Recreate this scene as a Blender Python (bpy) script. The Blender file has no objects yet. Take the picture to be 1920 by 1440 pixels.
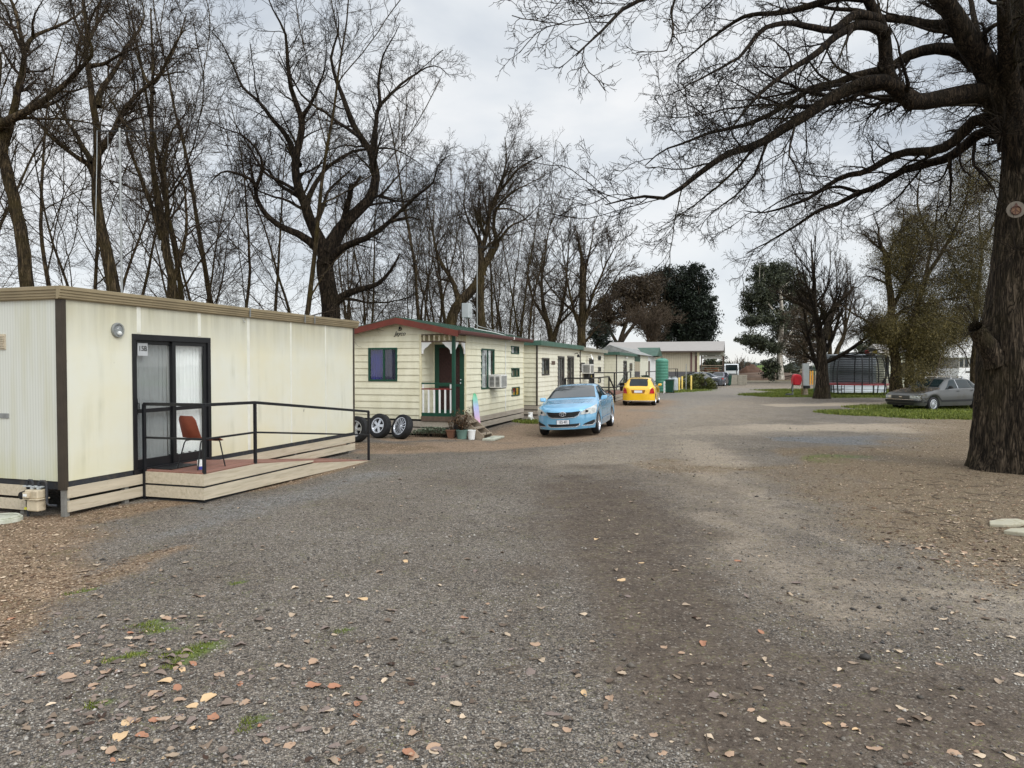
import bpy, bmesh, math, random
import numpy as np
from mathutils import Vector, Matrix, Euler
R_ = math.radians
random.seed(11)
scene = bpy.context.scene
COL = scene.collection
# ------------------------------------------------------------------ camera model of the photograph
FPX = 1333.3; EYE = 2.0; PITCH = math.atan(33 / FPX)
def ray(px, py):
    x = (px - 960) / FPX; z = -(py - 720) / FPX
    c, s = math.cos(PITCH), math.sin(PITCH)
    return np.array([x, c + z * s, -s + z * c])
def W(px, py, z=0.0):
    d = ray(px, py); t = (z - EYE) / d[2]
    return np.array([0, 0, EYE]) + t * d
def P(px, py, Y):
    d = ray(px, py)
    return np.array([0, 0, EYE]) + d * (Y / d[1])
ROW = R_(17.4)
U = np.array([math.sin(ROW), math.cos(ROW), 0.0])     # along the row of cabins
V = np.array([-math.cos(ROW), math.sin(ROW), 0.0])    # away from the driveway
ROWZ = math.pi / 2 - ROW
A0 = np.array([-5.924, 9.379, 0.0]); B0 = np.array([-1.665, 20.319, 0.0])
def row(o, x, y, z=0.0): return o + U * x + V * y + np.array([0, 0, z])

cam = bpy.data.cameras.new('camera'); camo = bpy.data.objects.new('camera', cam); COL.objects.link(camo)
cam.sensor_width = 36; cam.lens = FPX / 1920 * 36; cam.clip_end = 20000; cam.clip_start = 0.05
camo.location = (0, 0, EYE); camo.rotation_euler = (math.pi / 2 - PITCH, 0, 0)
scene.camera = camo
scene.view_settings.view_transform = 'Standard'; scene.view_settings.look = 'None'
scene.view_settings.exposure = 0; scene.view_settings.gamma = 1
scene.render.resolution_x = 1024; scene.render.resolution_y = 768
scene.cycles.max_bounces = 6; scene.cycles.transparent_max_bounces = 12

# ------------------------------------------------------------------ numpy noise
_rs = np.random.RandomState(5)
_T = _rs.rand(256, 256)
def vnoise(x, y):
    xi = np.floor(x).astype(int); yi = np.floor(y).astype(int)
    fx = x - xi; fy = y - yi
    fx = fx * fx * (3 - 2 * fx); fy = fy * fy * (3 - 2 * fy)
    a = _T[xi & 255, yi & 255]; b = _T[(xi + 1) & 255, yi & 255]
    c = _T[xi & 255, (yi + 1) & 255]; d = _T[(xi + 1) & 255, (yi + 1) & 255]
    return (a * (1 - fx) + b * fx) * (1 - fy) + (c * (1 - fx) + d * fx) * fy
def fnoise(x, y, o=4):
    s = 0; a = .5; t = 0
    for i in range(o):
        s = s + a * vnoise(x + 17.3 * i, y + 9.1 * i); t += a
        x = x * 2.03; y = y * 2.03; a *= .5
    return s / t
def gh(x, y):
    """height of the ground"""
    x = np.asarray(x, float); y = np.asarray(y, float)
    dx, dy = x - 0.3, y - 20.6
    a = dx * U[0] + dy * U[1]; b = dx * V[0] + dy * V[1]
    h = -0.12 * np.exp(-(a / 3.4) ** 2 - (b / 1.7) ** 2)
    h = h + 0.05 * (fnoise(x * .35 + 40, y * .35 + 40, 3) - .5) * np.clip((np.hypot(x, y) - 2) / 6, 0, 1)
    return h
def ghf(x, y): return float(gh(np.array([x]), np.array([y]))[0])
def G(px, py):
    """the ground under a pixel"""
    p = W(px, py); p[2] = ghf(p[0], p[1]); return p

# ------------------------------------------------------------------ materials
def lin(c):
    return tuple(((v / 255) / 12.92 if v / 255 <= .04045 else ((v / 255 + .055) / 1.055) ** 2.4) for v in c[:3]) + (1,)
def L(r, g, b, k=1.0):
    c = lin((r, g, b)); return (c[0] * k, c[1] * k, c[2] * k, 1)
class NT:
    def __init__(s, name):
        s.m = bpy.data.materials.new(name); s.m.use_nodes = True
        s.t = s.m.node_tree; s.n = s.t.nodes; s.l = s.t.links
        s.b = s.n['Principled BSDF']; s.out = s.n['Material Output']
    def new(s, ty, **kw):
        n = s.n.new(ty)
        for k, v in kw.items():
            if k in n.inputs.keys(): n.inputs[k].default_value = v
            else: setattr(n, k, v)
        return n
    def link(s, a, b): s.l.new(a, b)
    def coord(s, scale=(1, 1, 1), kind='Object'):
        tc = s.new('ShaderNodeTexCoord'); mp = s.new('ShaderNodeMapping'); mp.inputs['Scale'].default_value = scale
        s.link(tc.outputs[kind], mp.inputs['Vector']); return mp.outputs['Vector']
    def noise(s, vec, scale, detail=5, rough=.6, dist=0):
        n = s.new('ShaderNodeTexNoise'); n.inputs['Scale'].default_value = scale; n.inputs['Detail'].default_value = detail
        n.inputs['Roughness'].default_value = rough; n.inputs['Distortion'].default_value = dist
        s.link(vec, n.inputs['Vector']); return n.outputs['Fac']
    def ramp(s, fac, stops, interp='LINEAR'):
        r = s.new('ShaderNodeValToRGB'); e = r.color_ramp.elements; r.color_ramp.interpolation = interp
        while len(e) < len(stops): e.new(.5)
        for i, (p, c) in enumerate(stops):
            e[i].position = p; e[i].color = c if hasattr(c, '__len__') else (c, c, c, 1)
        s.link(fac, r.inputs['Fac']); return r.outputs['Color']
    def mix(s, fac, a, b, mode='MIX'):
        m = s.new('ShaderNodeMix'); m.data_type = 'RGBA'; m.blend_type = mode
        for sock, v in ((m.inputs[0], fac), (m.inputs[6], a), (m.inputs[7], b)):
            if hasattr(v, 'is_output'): s.link(v, sock)
            else: sock.default_value = v
        return m.outputs[2]
    def math(s, op, a, b=None, clamp=False):
        m = s.new('ShaderNodeMath'); m.operation = op; m.use_clamp = clamp
        for i, v in enumerate((a, b)):
            if v is None: continue
            if hasattr(v, 'is_output'): s.link(v, m.inputs[i])
            else: m.inputs[i].default_value = v
        return m.outputs[0]
    def bump(s, h, strength=.3, dist=.01):
        b = s.new('ShaderNodeBump'); b.inputs['Strength'].default_value = strength; b.inputs['Distance'].default_value = dist
        s.link(h, b.inputs['Height']); s.link(b.outputs['Normal'], s.b.inputs['Normal'])
_MC = {}
def pm(name, col, rough=.6, var=.18, scale=4, metal=0.0, bump=0.0, bscale=60, stretch=(1, 1, 1), coat=0.0, dirt=None, spec=.4):
    """a painted / plastic / timber surface with uneven tone"""
    if name in _MC: return _MC[name]
    n = NT(name); v = n.coord(stretch)
    f = n.noise(v, scale)
    k0 = tuple(c * (1 - var) for c in col[:3]) + (1,); k1 = tuple(min(1, c * (1 + var)) for c in col[:3]) + (1,)
    c = n.ramp(f, [(.3, k0), (.7, k1)])
    if dirt is not None:
        f2 = n.noise(n.coord((stretch[0] * .6, stretch[1] * .6, stretch[2] * .6)), scale * 2.3, 6, .7)
        c = n.mix(n.ramp(f2, [(.5, 0.0), (.72, 0.75)]), c, dirt)
    n.link(c, n.b.inputs['Base Color'])
    n.b.inputs['Roughness'].default_value = rough; n.b.inputs['Metallic'].default_value = metal
    n.b.inputs['Specular IOR Level'].default_value = spec
    if coat: n.b.inputs['Coat Weight'].default_value = coat; n.b.inputs['Coat Roughness'].default_value = .06
    if bump: n.bump(n.noise(n.coord(stretch), bscale, 4), bump, .01)
    _MC[name] = n.m; return n.m
def glass(name, tint=(.9, .95, .95), opacity=.12, body=(.02, .025, .03, 1)):
    if name in _MC: return _MC[name]
    n = NT(name); n.n.remove(n.b)
    tr = n.new('ShaderNodeBsdfTransparent'); tr.inputs['Color'].default_value = (*tint, 1)
    df = n.new('ShaderNodeBsdfDiffuse'); df.inputs['Color'].default_value = body
    gl = n.new('ShaderNodeBsdfGlossy'); gl.inputs['Roughness'].default_value = .03
    gl.inputs['Color'].default_value = (.95, .95, .95, 1)
    m0 = n.new('ShaderNodeMixShader'); m0.inputs[0].default_value = opacity
    n.link(tr.outputs[0], m0.inputs[1]); n.link(df.outputs[0], m0.inputs[2])
    lw = n.new('ShaderNodeLayerWeight'); lw.inputs['Blend'].default_value = .5
    frs = n.math('ADD', n.math('MULTIPLY', n.math('POWER', lw.outputs['Facing'], 4.0), .85), .05, True)
    bp = n.new('ShaderNodeBump'); bp.inputs['Strength'].default_value = .02
    n.link(n.noise(n.coord(), 3, 2), bp.inputs['Height']); n.link(bp.outputs[0], gl.inputs['Normal'])
    m1 = n.new('ShaderNodeMixShader'); n.link(frs, m1.inputs[0])
    n.link(m0.outputs[0], m1.inputs[1]); n.link(gl.outputs[0], m1.inputs[2])
    n.link(m1.outputs[0], n.out.inputs['Surface']); _MC[name] = n.m; return n.m

M = {}
CREAM = L(232, 226, 196, .92)
def stain_mat():
    n = NT('stained cream panel')
    v = n.coord((1, 1, 1)); vs = n.coord((3.5, 3.5, .22))
    f = n.noise(v, .8, 5, .6); st = n.noise(vs, 1.6, 6, .65)
    c = n.mix(n.ramp(f, [(.35, 0.0), (.65, 1.0)]), L(226, 225, 209, .88), L(226, 220, 192, .88))
    c = n.mix(n.math('MULTIPLY', n.ramp(st, [(.5, 0.0), (.68, 1.0)]), n.ramp(n.noise(v, .9, 3), [(.45, 0.0), (.68, .42)])), c, L(160, 158, 126, .9))
    tc = n.new('ShaderNodeTexCoord'); sx = n.new('ShaderNodeSeparateXYZ'); n.link(tc.outputs['Object'], sx.inputs[0])
    low = n.ramp(sx.outputs['Z'], [(.0, 1.0), (.9, .0)])
    c = n.mix(n.math('MULTIPLY', low, n.math('MULTIPLY', n.noise(v, 2.2, 5), .95)), c, L(206, 192, 118, .9))
    hi = n.math('MULTIPLY', n.math('SUBTRACT', sx.outputs['Z'], 2.2, True), n.noise(vs, 2.0, 4), True)
    c = n.mix(n.math('MULTIPLY', hi, 1.1, True), c, L(120, 112, 80, .8))
    sp = n.noise(n.coord((1, 1, .6)), 7, 3, .5)
    c = n.mix(n.ramp(sp, [(.73, 0.0), (.77, .7)]), c, L(96, 92, 78, .8))
    n.link(c, n.b.inputs['Base Color']); n.b.inputs['Roughness'].default_value = .55
    n.bump(n.noise(v, 2.5, 3), .1, .02)
    return n.m
def ribbed_mat():
    n = NT('ribbed cream panel')
    tc = n.new('ShaderNodeTexCoord')
    wv = n.new('ShaderNodeTexWave'); wv.bands_direction = 'Y'; wv.inputs['Scale'].default_value = 6.5; wv.inputs['Distortion'].default_value = 0
    n.link(tc.outputs['Object'], wv.inputs['Vector'])
    st = n.noise(n.coord((3, 3, .3)), 1.8, 5, .6)
    c = n.mix(n.ramp(wv.outputs['Fac'], [(.0, .38), (.35, 0.0)]), L(216, 217, 206, .85), L(180, 180, 166, .85))
    c = n.mix(n.ramp(st, [(.45, 0.0), (.75, .5)]), c, L(200, 196, 158, .8))
    sx = n.new('ShaderNodeSeparateXYZ'); n.link(tc.outputs['Object'], sx.inputs[0])
    c = n.mix(n.math('MULTIPLY', n.ramp(sx.outputs['Z'], [(.3, 1.0), (.9, 0.0)]), n.math('MULTIPLY', st, .9)), c, L(202, 196, 132, .8))
    n.link(c, n.b.inputs['Base Color']); n.b.inputs['Roughness'].default_value = .55
    n.bump(wv.outputs['Fac'], .12, .006)
    return n.m
def board_mat(name, base, dirty):
    """weatherboards: each board a little different, grime under the laps"""
    n = NT(name); tc = n.new('ShaderNodeTexCoord'); sx = n.new('ShaderNodeSeparateXYZ'); n.link(tc.outputs['Object'], sx.inputs[0])
    st = n.noise(n.coord((1.2, 1.2, .5)), 2.2, 6, .65)
    c = n.mix(n.ramp(st, [(.42, 0.0), (.8, .8)]), base, dirty)
    wn_ = n.new('ShaderNodeTexWhiteNoise'); wn_.noise_dimensions = '1D'; n.link(n.math('FLOOR', n.math('DIVIDE', sx.outputs['Z'], .195)), wn_.inputs['W'])
    c = n.mix(n.math('MULTIPLY', wn_.outputs['Value'], .22), c, tuple(x * .72 for x in base[:3]) + (1,))
    vst = n.noise(n.coord((5, 5, .5)), 2.0, 5, .7); c = n.mix(n.ramp(vst, [(.58, 0.0), (.8, .45)]), c, tuple(x * .6 for x in dirty[:3]) + (1,))
    low = n.ramp(sx.outputs['Z'], [(.35, .65), (1.0, 0.0)])
    c = n.mix(n.math('MULTIPLY', low, n.noise(n.coord(), 3, 5)), c, tuple(x * .62 for x in dirty[:3]) + (1,))
    n.link(c, n.b.inputs['Base Color']); n.b.inputs['Roughness'].default_value = .5
    return n.m
def bark_mat(name, dark, light, moss, sc=1.0, mossy=.5, bumpd=.05):
    n = NT(name)
    v = n.coord((7 * sc, 7 * sc, 1.3 * sc))
    f = n.noise(v, 2.0, 8, .7, .6)
    def furrow(sc_, off):
        m = n.new('ShaderNodeMapping'); m.inputs['Scale'].default_value = (11 * sc, 11 * sc, 1.5 * sc); m.inputs['Location'].default_value = (off, off, off)
        t = n.new('ShaderNodeTexCoord'); n.link(t.outputs['Object'], m.inputs['Vector'])
        g = n.noise(m.outputs['Vector'], sc_, 3, .55, .9)
        return n.math('MULTIPLY', n.math('ABSOLUTE', n.math('SUBTRACT', g, .5)), 4.2, True)
    fu = n.math('MULTIPLY', n.ramp(furrow(1.0, 0), [(0.0, 0.0), (.5, 1.0)]), n.ramp(furrow(1.9, 7), [(0.0, .25), (.4, 1.0)]))
    h = n.math('ADD', n.math('MULTIPLY', fu, .62), n.math('MULTIPLY', f, .5))
    c = n.ramp(h, [(.25, dark), (.62, light), (.9, tuple(min(1, x * 1.6) for x in light[:3]) + (1,))])
    mo = n.ramp(n.noise(n.coord(), 1.1 * sc, 5, .6), [(.48, 0.0), (.7, mossy)])
    c = n.mix(mo, c, moss)
    n.link(c, n.b.inputs['Base Color']); n.b.inputs['Roughness'].default_value = .95; n.b.inputs['Specular IOR Level'].default_value = .12
    n.bump(h, .9, bumpd)
    return n.m
def leaf_mat(name, c0, c1, c2, trans=.25):
    n = NT(name); g = n.new('ShaderNodeNewGeometry')
    c = n.ramp(g.outputs['Random Per Island'], [(0.0, c0), (.55, c1), (1.0, c2)])
    f = n.noise(n.coord(), .35, 3); c = n.mix(n.ramp(f, [(.35, 0.0), (.7, .6)]), c, c0)
    n.link(c, n.b.inputs['Base Color']); n.b.inputs['Roughness'].default_value = .6; n.b.inputs['Specular IOR Level'].default_value = .25
    return n.m
def timber(name, col, k=.25):
    return pm(name, col, .8, k, 3, bump=.3, bscale=30, stretch=(.4, 4, 4))
M['stain'] = stain_mat(); M['ribbed'] = ribbed_mat()
M['board'] = board_mat('cream weatherboard', L(236, 231, 204, .9), L(204, 197, 162, .9))
M['board_pale'] = board_mat('pale weatherboard', L(236, 232, 212, .9), L(206, 200, 170, .9))
M['brown_trim'] = pm('dark brown trim', L(58, 50, 40), .55, .25)
M['gutter'] = pm('beige brown gutter', L(138, 124, 96), .5, .15, 2)
M['skirt'] = pm('beige skirting board', L(186, 174, 152), .65, .12, 3, stretch=(.5, 6, 6), dirt=L(150, 138, 112))
M['skirt_grey'] = pm('grey brown skirting board', L(160, 150, 136), .65, .14, 3, stretch=(.5, 6, 6), dirt=L(120, 110, 92))
M['black'] = pm('black painted steel', L(22, 23, 26), .45, .3, 8)
M['chassis'] = pm('black chassis steel', L(40, 42, 46), .6, .35, 6, dirt=L(82, 72, 58))
M['alu_black'] = pm('black window frame', L(24, 24, 26), .35, .25, 5)
M['galv'] = pm('galvanised steel', L(150, 152, 150), .5, .2, 6, metal=.6)
M['stump'] = pm('weathered stump post', L(120, 118, 112), .85, .3, 5, dirt=L(86, 78, 66))
M['white'] = pm('white paint', L(226, 226, 222), .5, .06, 3)
M['curtain'] = pm('white curtain fabric', L(244, 244, 240), .9, .05, 4)
M['curtain_grey'] = pm('grey net curtain', L(196, 198, 196), .9, .08, 4)
M['curtain_blue'] = pm('blue curtain fabric', L(6, 30, 150, .62), .9, .15, 4)
M['curtain_navy'] = pm('dark blue curtain fabric', L(10, 22, 84, .62), .9, .15, 4)
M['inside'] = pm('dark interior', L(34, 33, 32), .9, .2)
M['glass'] = glass('window glass', (.98, .99, .99), .03); M['glass_dim'] = glass('dusty fly screen glass', (.93, .94, .94), .12, (.06, .065, .065, 1))
M['deck'] = pm('red brown deck board', L(132, 92, 78), .75, .3, 4, bump=.3, bscale=40, stretch=(.3, 6, 6), dirt=L(96, 82, 74))
M['rust_plastic'] = pm('red brown plastic', L(132, 66, 46, .85), .5, .2, 5)
M['green'] = pm('dark green paint', L(22, 66, 50), .45, .2, 4)
M['green_roof'] = pm('green roofing sheet', L(50, 80, 66), .55, .25, 2, dirt=L(74, 84, 68))
M['red_fascia'] = pm('brick red fascia', L(118, 54, 40, .72), .55, .18, 3, dirt=L(96, 54, 44))
M['red_gutter'] = pm('maroon gutter', L(92, 46, 38, .7), .5, .2, 3)
M['screen'] = pm('brown security mesh', L(58, 38, 34), .8, .35, 18)
M['timber_grey'] = timber('weathered timber', L(140, 126, 108))
M['timber_brown'] = timber('brown timber', L(92, 76, 64))
M['grey_dark'] = pm('dark grey wall', L(92, 90, 90), .7, .12)
M['tyre'] = pm('black tyre rubber', L(30, 30, 31), .75, .3, 9)
M['alloy'] = pm('silver alloy', L(208, 210, 214), .25, .08, 6, metal=.75)
M['chrome'] = pm('bright chrome', L(220, 222, 226), .15, .05, 6, metal=.9)
M['dark'] = pm('matt black plastic', L(20, 20, 21), .5, .25, 8)
M['carglass'] = pm('tinted car glass', L(24, 34, 35), .06, .3, 3, spec=.3)
M['screenglass'] = pm('windscreen glass', L(34, 42, 44), .05, .2, 3, spec=.8, coat=.5)
M['headlamp'] = pm('clear headlamp', L(206, 210, 208), .12, .25, 16, metal=.35, coat=1.0)
M['plate'] = pm('white plate', L(226, 228, 232), .4, .04)
M['ink'] = pm('black lettering', L(26, 25, 24), .6, .05)
M['grey_sign'] = pm('grey sign card', L(176, 178, 178), .6, .05)
M['ink_blue'] = pm('blue lettering', L(30, 40, 110), .6, .05)
M['conc'] = pm('pale concrete', L(176, 176, 160), .9, .2, 6, bump=.4, dirt=L(128, 132, 104))
M['grey_pvc'] = pm('grey pvc', L(172, 176, 176), .5, .1)
M['meter'] = pm('beige gas meter', L(190, 176, 150), .5, .12, 5, dirt=L(140, 126, 104))

# ------------------------------------------------------------------ mesh helpers
def npmesh(name, verts, quads=None, tris=None, smooth=False):
    me = bpy.data.meshes.new(name)
    verts = np.asarray(verts, np.float32).reshape(-1, 3)
    me.vertices.add(len(verts)); me.vertices.foreach_set('co', verts.ravel())
    li = []; tot = []
    if quads is not None and len(quads): q = np.asarray(quads, np.int32).reshape(-1, 4); li.append(q.ravel()); tot.append(np.full(len(q), 4, np.int32))
    if tris is not None and len(tris): t = np.asarray(tris, np.int32).reshape(-1, 3); li.append(t.ravel()); tot.append(np.full(len(t), 3, np.int32))
    li = np.concatenate(li); tot = np.concatenate(tot)
    me.loops.add(len(li)); me.loops.foreach_set('vertex_index', li)
    me.polygons.add(len(tot)); st = np.zeros(len(tot), np.int32); st[1:] = np.cumsum(tot)[:-1]
    me.polygons.foreach_set('loop_start', st)
    if smooth: me.polygons.foreach_set('use_smooth', np.ones(len(tot), bool))
    me.update(calc_edges=True); me.validate()
    return me
def link(name, me, m=None, parent=None, loc=None, rot=None):
    o = bpy.data.objects.new(name, me); COL.objects.link(o)
    if m is not None:
        for x in (m if isinstance(m, (list, tuple)) else [m]): me.materials.append(x)
    if parent is not None: o.parent = parent
    if loc is not None: o.location = tuple(float(c) for c in loc)
    if rot is not None: o.rotation_euler = rot
    return o
def tag(o, label=None, cat=None, group=None, kind=None):
    if label: o['label'] = label
    if cat: o['category'] = cat
    if group: o['group'] = group
    if kind: o['kind'] = kind
    return o
def thing(name, label, cat, loc=(0, 0, 0), rz=0.0, group=None, rot=None):
    o = bpy.data.objects.new(name, None); COL.objects.link(o); o.empty_display_size = .2
    o.location = tuple(float(c) for c in loc); o.rotation_euler = rot if rot else (0, 0, rz)
    return tag(o, label, cat, group)
def children(o): return [c for c in list(COL.objects) if c.parent == o]
def copy_tree(o, parent=None):
    c = o.copy(); COL.objects.link(c)
    if parent is not None: c.parent = parent
    for ch in list(o.children): copy_tree(ch, c)
    return c
class MB:
    def __init__(s): s.v = []; s.f = []; s.mi = []; s.cur = 0
    def add(s, vs, fs):
        o = len(s.v); s.v += [tuple(float(c) for c in p) for p in vs]
        for f in fs: s.f.append(tuple(i + o for i in f)); s.mi.append(s.cur)
        return s
    def box(s, x0, x1, y0, y1, z0, z1):
        vs = [(x, y, z) for z in (z0, z1) for y in (y0, y1) for x in (x0, x1)]
        return s.add(vs, [(0, 2, 3, 1), (4, 5, 7, 6), (0, 1, 5, 4), (2, 6, 7, 3), (0, 4, 6, 2), (1, 3, 7, 5)])
    def bar(s, p, q, w, h, up=(0, 0, 1)):
        p = Vector(p); q = Vector(q); d = (q - p).normalized(); u = Vector(up)
        if abs(d.dot(u)) > .98: u = Vector((1, 0, 0))
        r = d.cross(u).normalized(); u = r.cross(d).normalized()
        vs = [c + r * (a * w / 2) + u * (b * h / 2) for c in (p, q) for a, b in ((-1, -1), (1, -1), (1, 1), (-1, 1))]
        return s.add(vs, [(3, 2, 1, 0), (4, 5, 6, 7), (0, 1, 5, 4), (1, 2, 6, 5), (2, 3, 7, 6), (3, 0, 4, 7)])
    def tube(s, pts, r, k=8, cap=True):
        pts = [Vector(p) for p in pts]; n = len(pts)
        rr = r if hasattr(r, '__len__') else [r] * n
        vs = []; prev = None
        for i in range(n):
            t = (pts[min(i + 1, n - 1)] - pts[max(i - 1, 0)]).normalized()
            if prev is None:
                a = Vector((0, 0, 1)) if abs(t.z) < .9 else Vector((1, 0, 0)); prev = t.cross(a).normalized()
            prev = (prev - t * prev.dot(t)).normalized(); b = t.cross(prev)
            for j in range(k):
                an = 2 * math.pi * j / k; vs.append(pts[i] + (prev * math.cos(an) + b * math.sin(an)) * rr[i])
        fs = [(i * k + j, i * k + (j + 1) % k, (i + 1) * k + (j + 1) % k, (i + 1) * k + j) for i in range(n - 1) for j in range(k)]
        if cap: fs += [tuple(range(k - 1, -1, -1)), tuple((n - 1) * k + j for j in range(k))]
        return s.add(vs, fs)
    def lathe(s, prof, k=20, c=(0, 0, 0), axis='z', closed=False):
        vs = []
        for r, h in prof:
            for j in range(k):
                a = 2 * math.pi * j / k; x, y = r * math.cos(a), r * math.sin(a)
                p = (x, y, h) if axis == 'z' else ((h, x, y) if axis == 'x' else (y, h, x))
                vs.append((p[0] + c[0], p[1] + c[1], p[2] + c[2]))
        n = len(prof)
        fs = [(i * k + j, i * k + (j + 1) % k, ((i + 1) % n) * k + (j + 1) % k, ((i + 1) % n) * k + j) for i in range(n if closed else n - 1) for j in range(k)]
        return s.add(vs, fs)
    def prism(s, poly, axis, a, b):
        """polygon in the two other axes (x->yz, y->xz, z->xy) extruded along axis"""
        def pt(u, v, w): return {'x': (w, u, v), 'y': (u, w, v), 'z': (u, v, w)}[axis]
        n = len(poly); vs = [pt(u, v, a) for u, v in poly] + [pt(u, v, b) for u, v in poly]
        fs = [tuple(range(n)), tuple(range(2 * n - 1, n - 1, -1))] + [(j, j + n, (j + 1) % n + n, (j + 1) % n) for j in range(n)]
        return s.add(vs, fs)
    def quad(s, *ps): return s.add(ps, [tuple(range(len(ps)))])
    def build(s, name, m, parent=None, smooth=False, bevel=0.0, loc=None, rot=None, seg=2):
        me = bpy.data.meshes.new(name); me.from_pydata(s.v, [], s.f)
        bm = bmesh.new(); bm.from_mesh(me); bmesh.ops.recalc_face_normals(bm, faces=bm.faces); bm.to_mesh(me); bm.free()
        ms = m if isinstance(m, (list, tuple)) else [m]
        if len(ms) > 1:
            for p, i in zip(me.polygons, s.mi): p.material_index = i
        if smooth:
            for p in me.polygons: p.use_smooth = True
        o = link(name, me, m, parent, loc, rot)
        if bevel:
            b = o.modifiers.new('bevel', 'BEVEL'); b.width = bevel; b.segments = seg; b.limit_method = 'ANGLE'; b.angle_limit = R_(40)
        if smooth: 
            try: me.set_sharp_from_angle(angle=R_(40))
            except Exception: pass
        return o
def text_mesh(name, body, size, m, parent, loc, rot, shear=0.0, depth=.002, align='CENTER', xs=1.0, bold=0.0):
    cu = bpy.data.curves.new('tmp', 'FONT'); cu.body = body; cu.size = size; cu.align_x = align; cu.align_y = 'CENTER'
    cu.shear = shear; cu.extrude = depth; cu.offset = bold
    t = bpy.data.objects.new('tmp', cu); COL.objects.link(t)
    dg = bpy.context.evaluated_depsgraph_get(); dg.update()
    me = bpy.data.meshes.new_from_object(t.evaluated_get(dg)); me.name = name
    COL.objects.unlink(t); bpy.data.objects.remove(t)
    o = link(name, me, m, parent, loc, rot); o.scale = (xs, 1, 1)
    return o
def curtain(name, m, parent, x0, x1, y, z0, z1, folds=14, amp=.018, hem=.0, axis='x', lean=0.0):
    n = folds * 8; vs = []; k = 6
    rnd = random.Random(int(abs(x0 * 1000)) + folds)
    ph = [rnd.uniform(-.5, .5) for _ in range(n + 1)]
    for j in range(k + 1):
        for i in range(n + 1):
            t = i / n; w = math.sin(t * folds * 2 * math.pi + .6 * math.sin(t * 7)) * amp * (.6 + .4 * j / k) + .3 * amp * math.sin(t * folds * 5 + j * .2)
            xx = x0 + (x1 - x0) * t + lean * (j / k) * (1 - t)
            zz = z1 + (z0 - z1) * j / k + (hem * math.sin(t * folds * 3.1) if j == k else 0)
            vs.append((xx, y + w, zz) if axis == 'x' else (y + w, xx, zz))
    fs = [(j * (n + 1) + i, j * (n + 1) + i + 1, (j + 1) * (n + 1) + i + 1, (j + 1) * (n + 1) + i) for j in range(k) for i in range(n)]
    mb = MB(); mb.add(vs, fs); return mb.build(name, m, parent, smooth=True)
# ------------------------------------------------------------------ sky and light
SUN_EL, SUN_AZ = R_(42), R_(140)     # high thin spot in the cloud, behind the camera over its shoulder
w = bpy.data.worlds.new('World'); scene.world = w; w.use_nodes = True
nt = w.node_tree; nn = nt.nodes; bg = nn['Background']; wo = nn['World Output']
sky = nn.new('ShaderNodeTexSky'); sky.sky_type = 'NISHITA'; sky.sun_disc = False; sky.sun_elevation = SUN_EL; sky.sun_rotation = SUN_AZ
nt.links.new(sky.outputs[0], bg.inputs[0]); bg.inputs[1].default_value = .09
tc = nn.new('ShaderNodeTexCoord'); sp = nn.new('ShaderNodeSeparateXYZ'); nt.links.new(tc.outputs['Generated'], sp.inputs[0])
def wm(op, a, b=None, cl=False):
    m = nn.new('ShaderNodeMath'); m.operation = op; m.use_clamp = cl
    for i, v in enumerate((a, b)):
        if v is None: continue
        if hasattr(v, 'is_output'): nt.links.new(v, m.inputs[i])
        else: m.inputs[i].default_value = v
    return m.outputs[0]
zc = wm('ADD', wm('MAXIMUM', sp.outputs['Z'], 0.0), .22)
cx = wm('DIVIDE', sp.outputs['X'], zc); cy = wm('DIVIDE', sp.outputs['Y'], zc)
cb = nn.new('ShaderNodeCombineXYZ'); nt.links.new(cx, cb.inputs[0]); nt.links.new(cy, cb.inputs[1])
def wn(scale, detail, rough, off):
    mp = nn.new('ShaderNodeMapping'); mp.inputs['Location'].default_value = off; nt.links.new(cb.outputs[0], mp.inputs[0])
    n = nn.new('ShaderNodeTexNoise'); n.inputs['Scale'].default_value = scale; n.inputs['Detail'].default_value = detail; n.inputs['Roughness'].default_value = rough
    n.inputs['Distortion'].default_value = .3
    nt.links.new(mp.outputs[0], n.inputs['Vector']); return n.outputs['Fac']
n1 = wn(.95, 5, .5, (2.2, 4.1, 0)); n2 = wn(2.6, 5, .55, (7.7, 1.3, 0))
nsum = wm('ADD', wm('MULTIPLY', n1, .75), wm('MULTIPLY', n2, .25))
def wr(fac, stops):
    r = nn.new('ShaderNodeValToRGB'); e = r.color_ramp.elements
    while len(e) < len(stops): e.new(.5)
    for i, (p, c) in enumerate(stops): e[i].position = p; e[i].color = c
    nt.links.new(fac, r.inputs['Fac']); return r.outputs['Color']
ccol = wr(nsum, [(.33, L(180, 191, 204)), (.43, L(208, 216, 226)), (.51, L(234, 239, 244)), (.60, L(253, 254, 255))])
hcol = wr(sp.outputs['Z'], [(0.0, L(252, 251, 246)), (.05, L(243, 248, 251)), (.2, L(238, 243, 248)), (.45, L(226, 232, 239))])
mx = nn.new('ShaderNodeMix'); mx.data_type = 'RGBA'
nt.links.new(wm('MULTIPLY', wm('SMOOTHSTEP' if False else 'MULTIPLY', sp.outputs['Z'], 3.0, True), .95), mx.inputs[0])
nt.links.new(hcol, mx.inputs[6]); nt.links.new(ccol, mx.inputs[7])
bg2 = nn.new('ShaderNodeBackground'); nt.links.new(mx.outputs[2], bg2.inputs[0])
vd = nn.new('ShaderNodeVectorMath'); vd.operation = 'DOT_PRODUCT'; nt.links.new(tc.outputs['Generated'], vd.inputs[0]); vd.inputs[1].default_value = (math.sin(SUN_AZ) * math.cos(SUN_EL), math.cos(SUN_AZ) * math.cos(SUN_EL), math.sin(SUN_EL))
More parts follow.
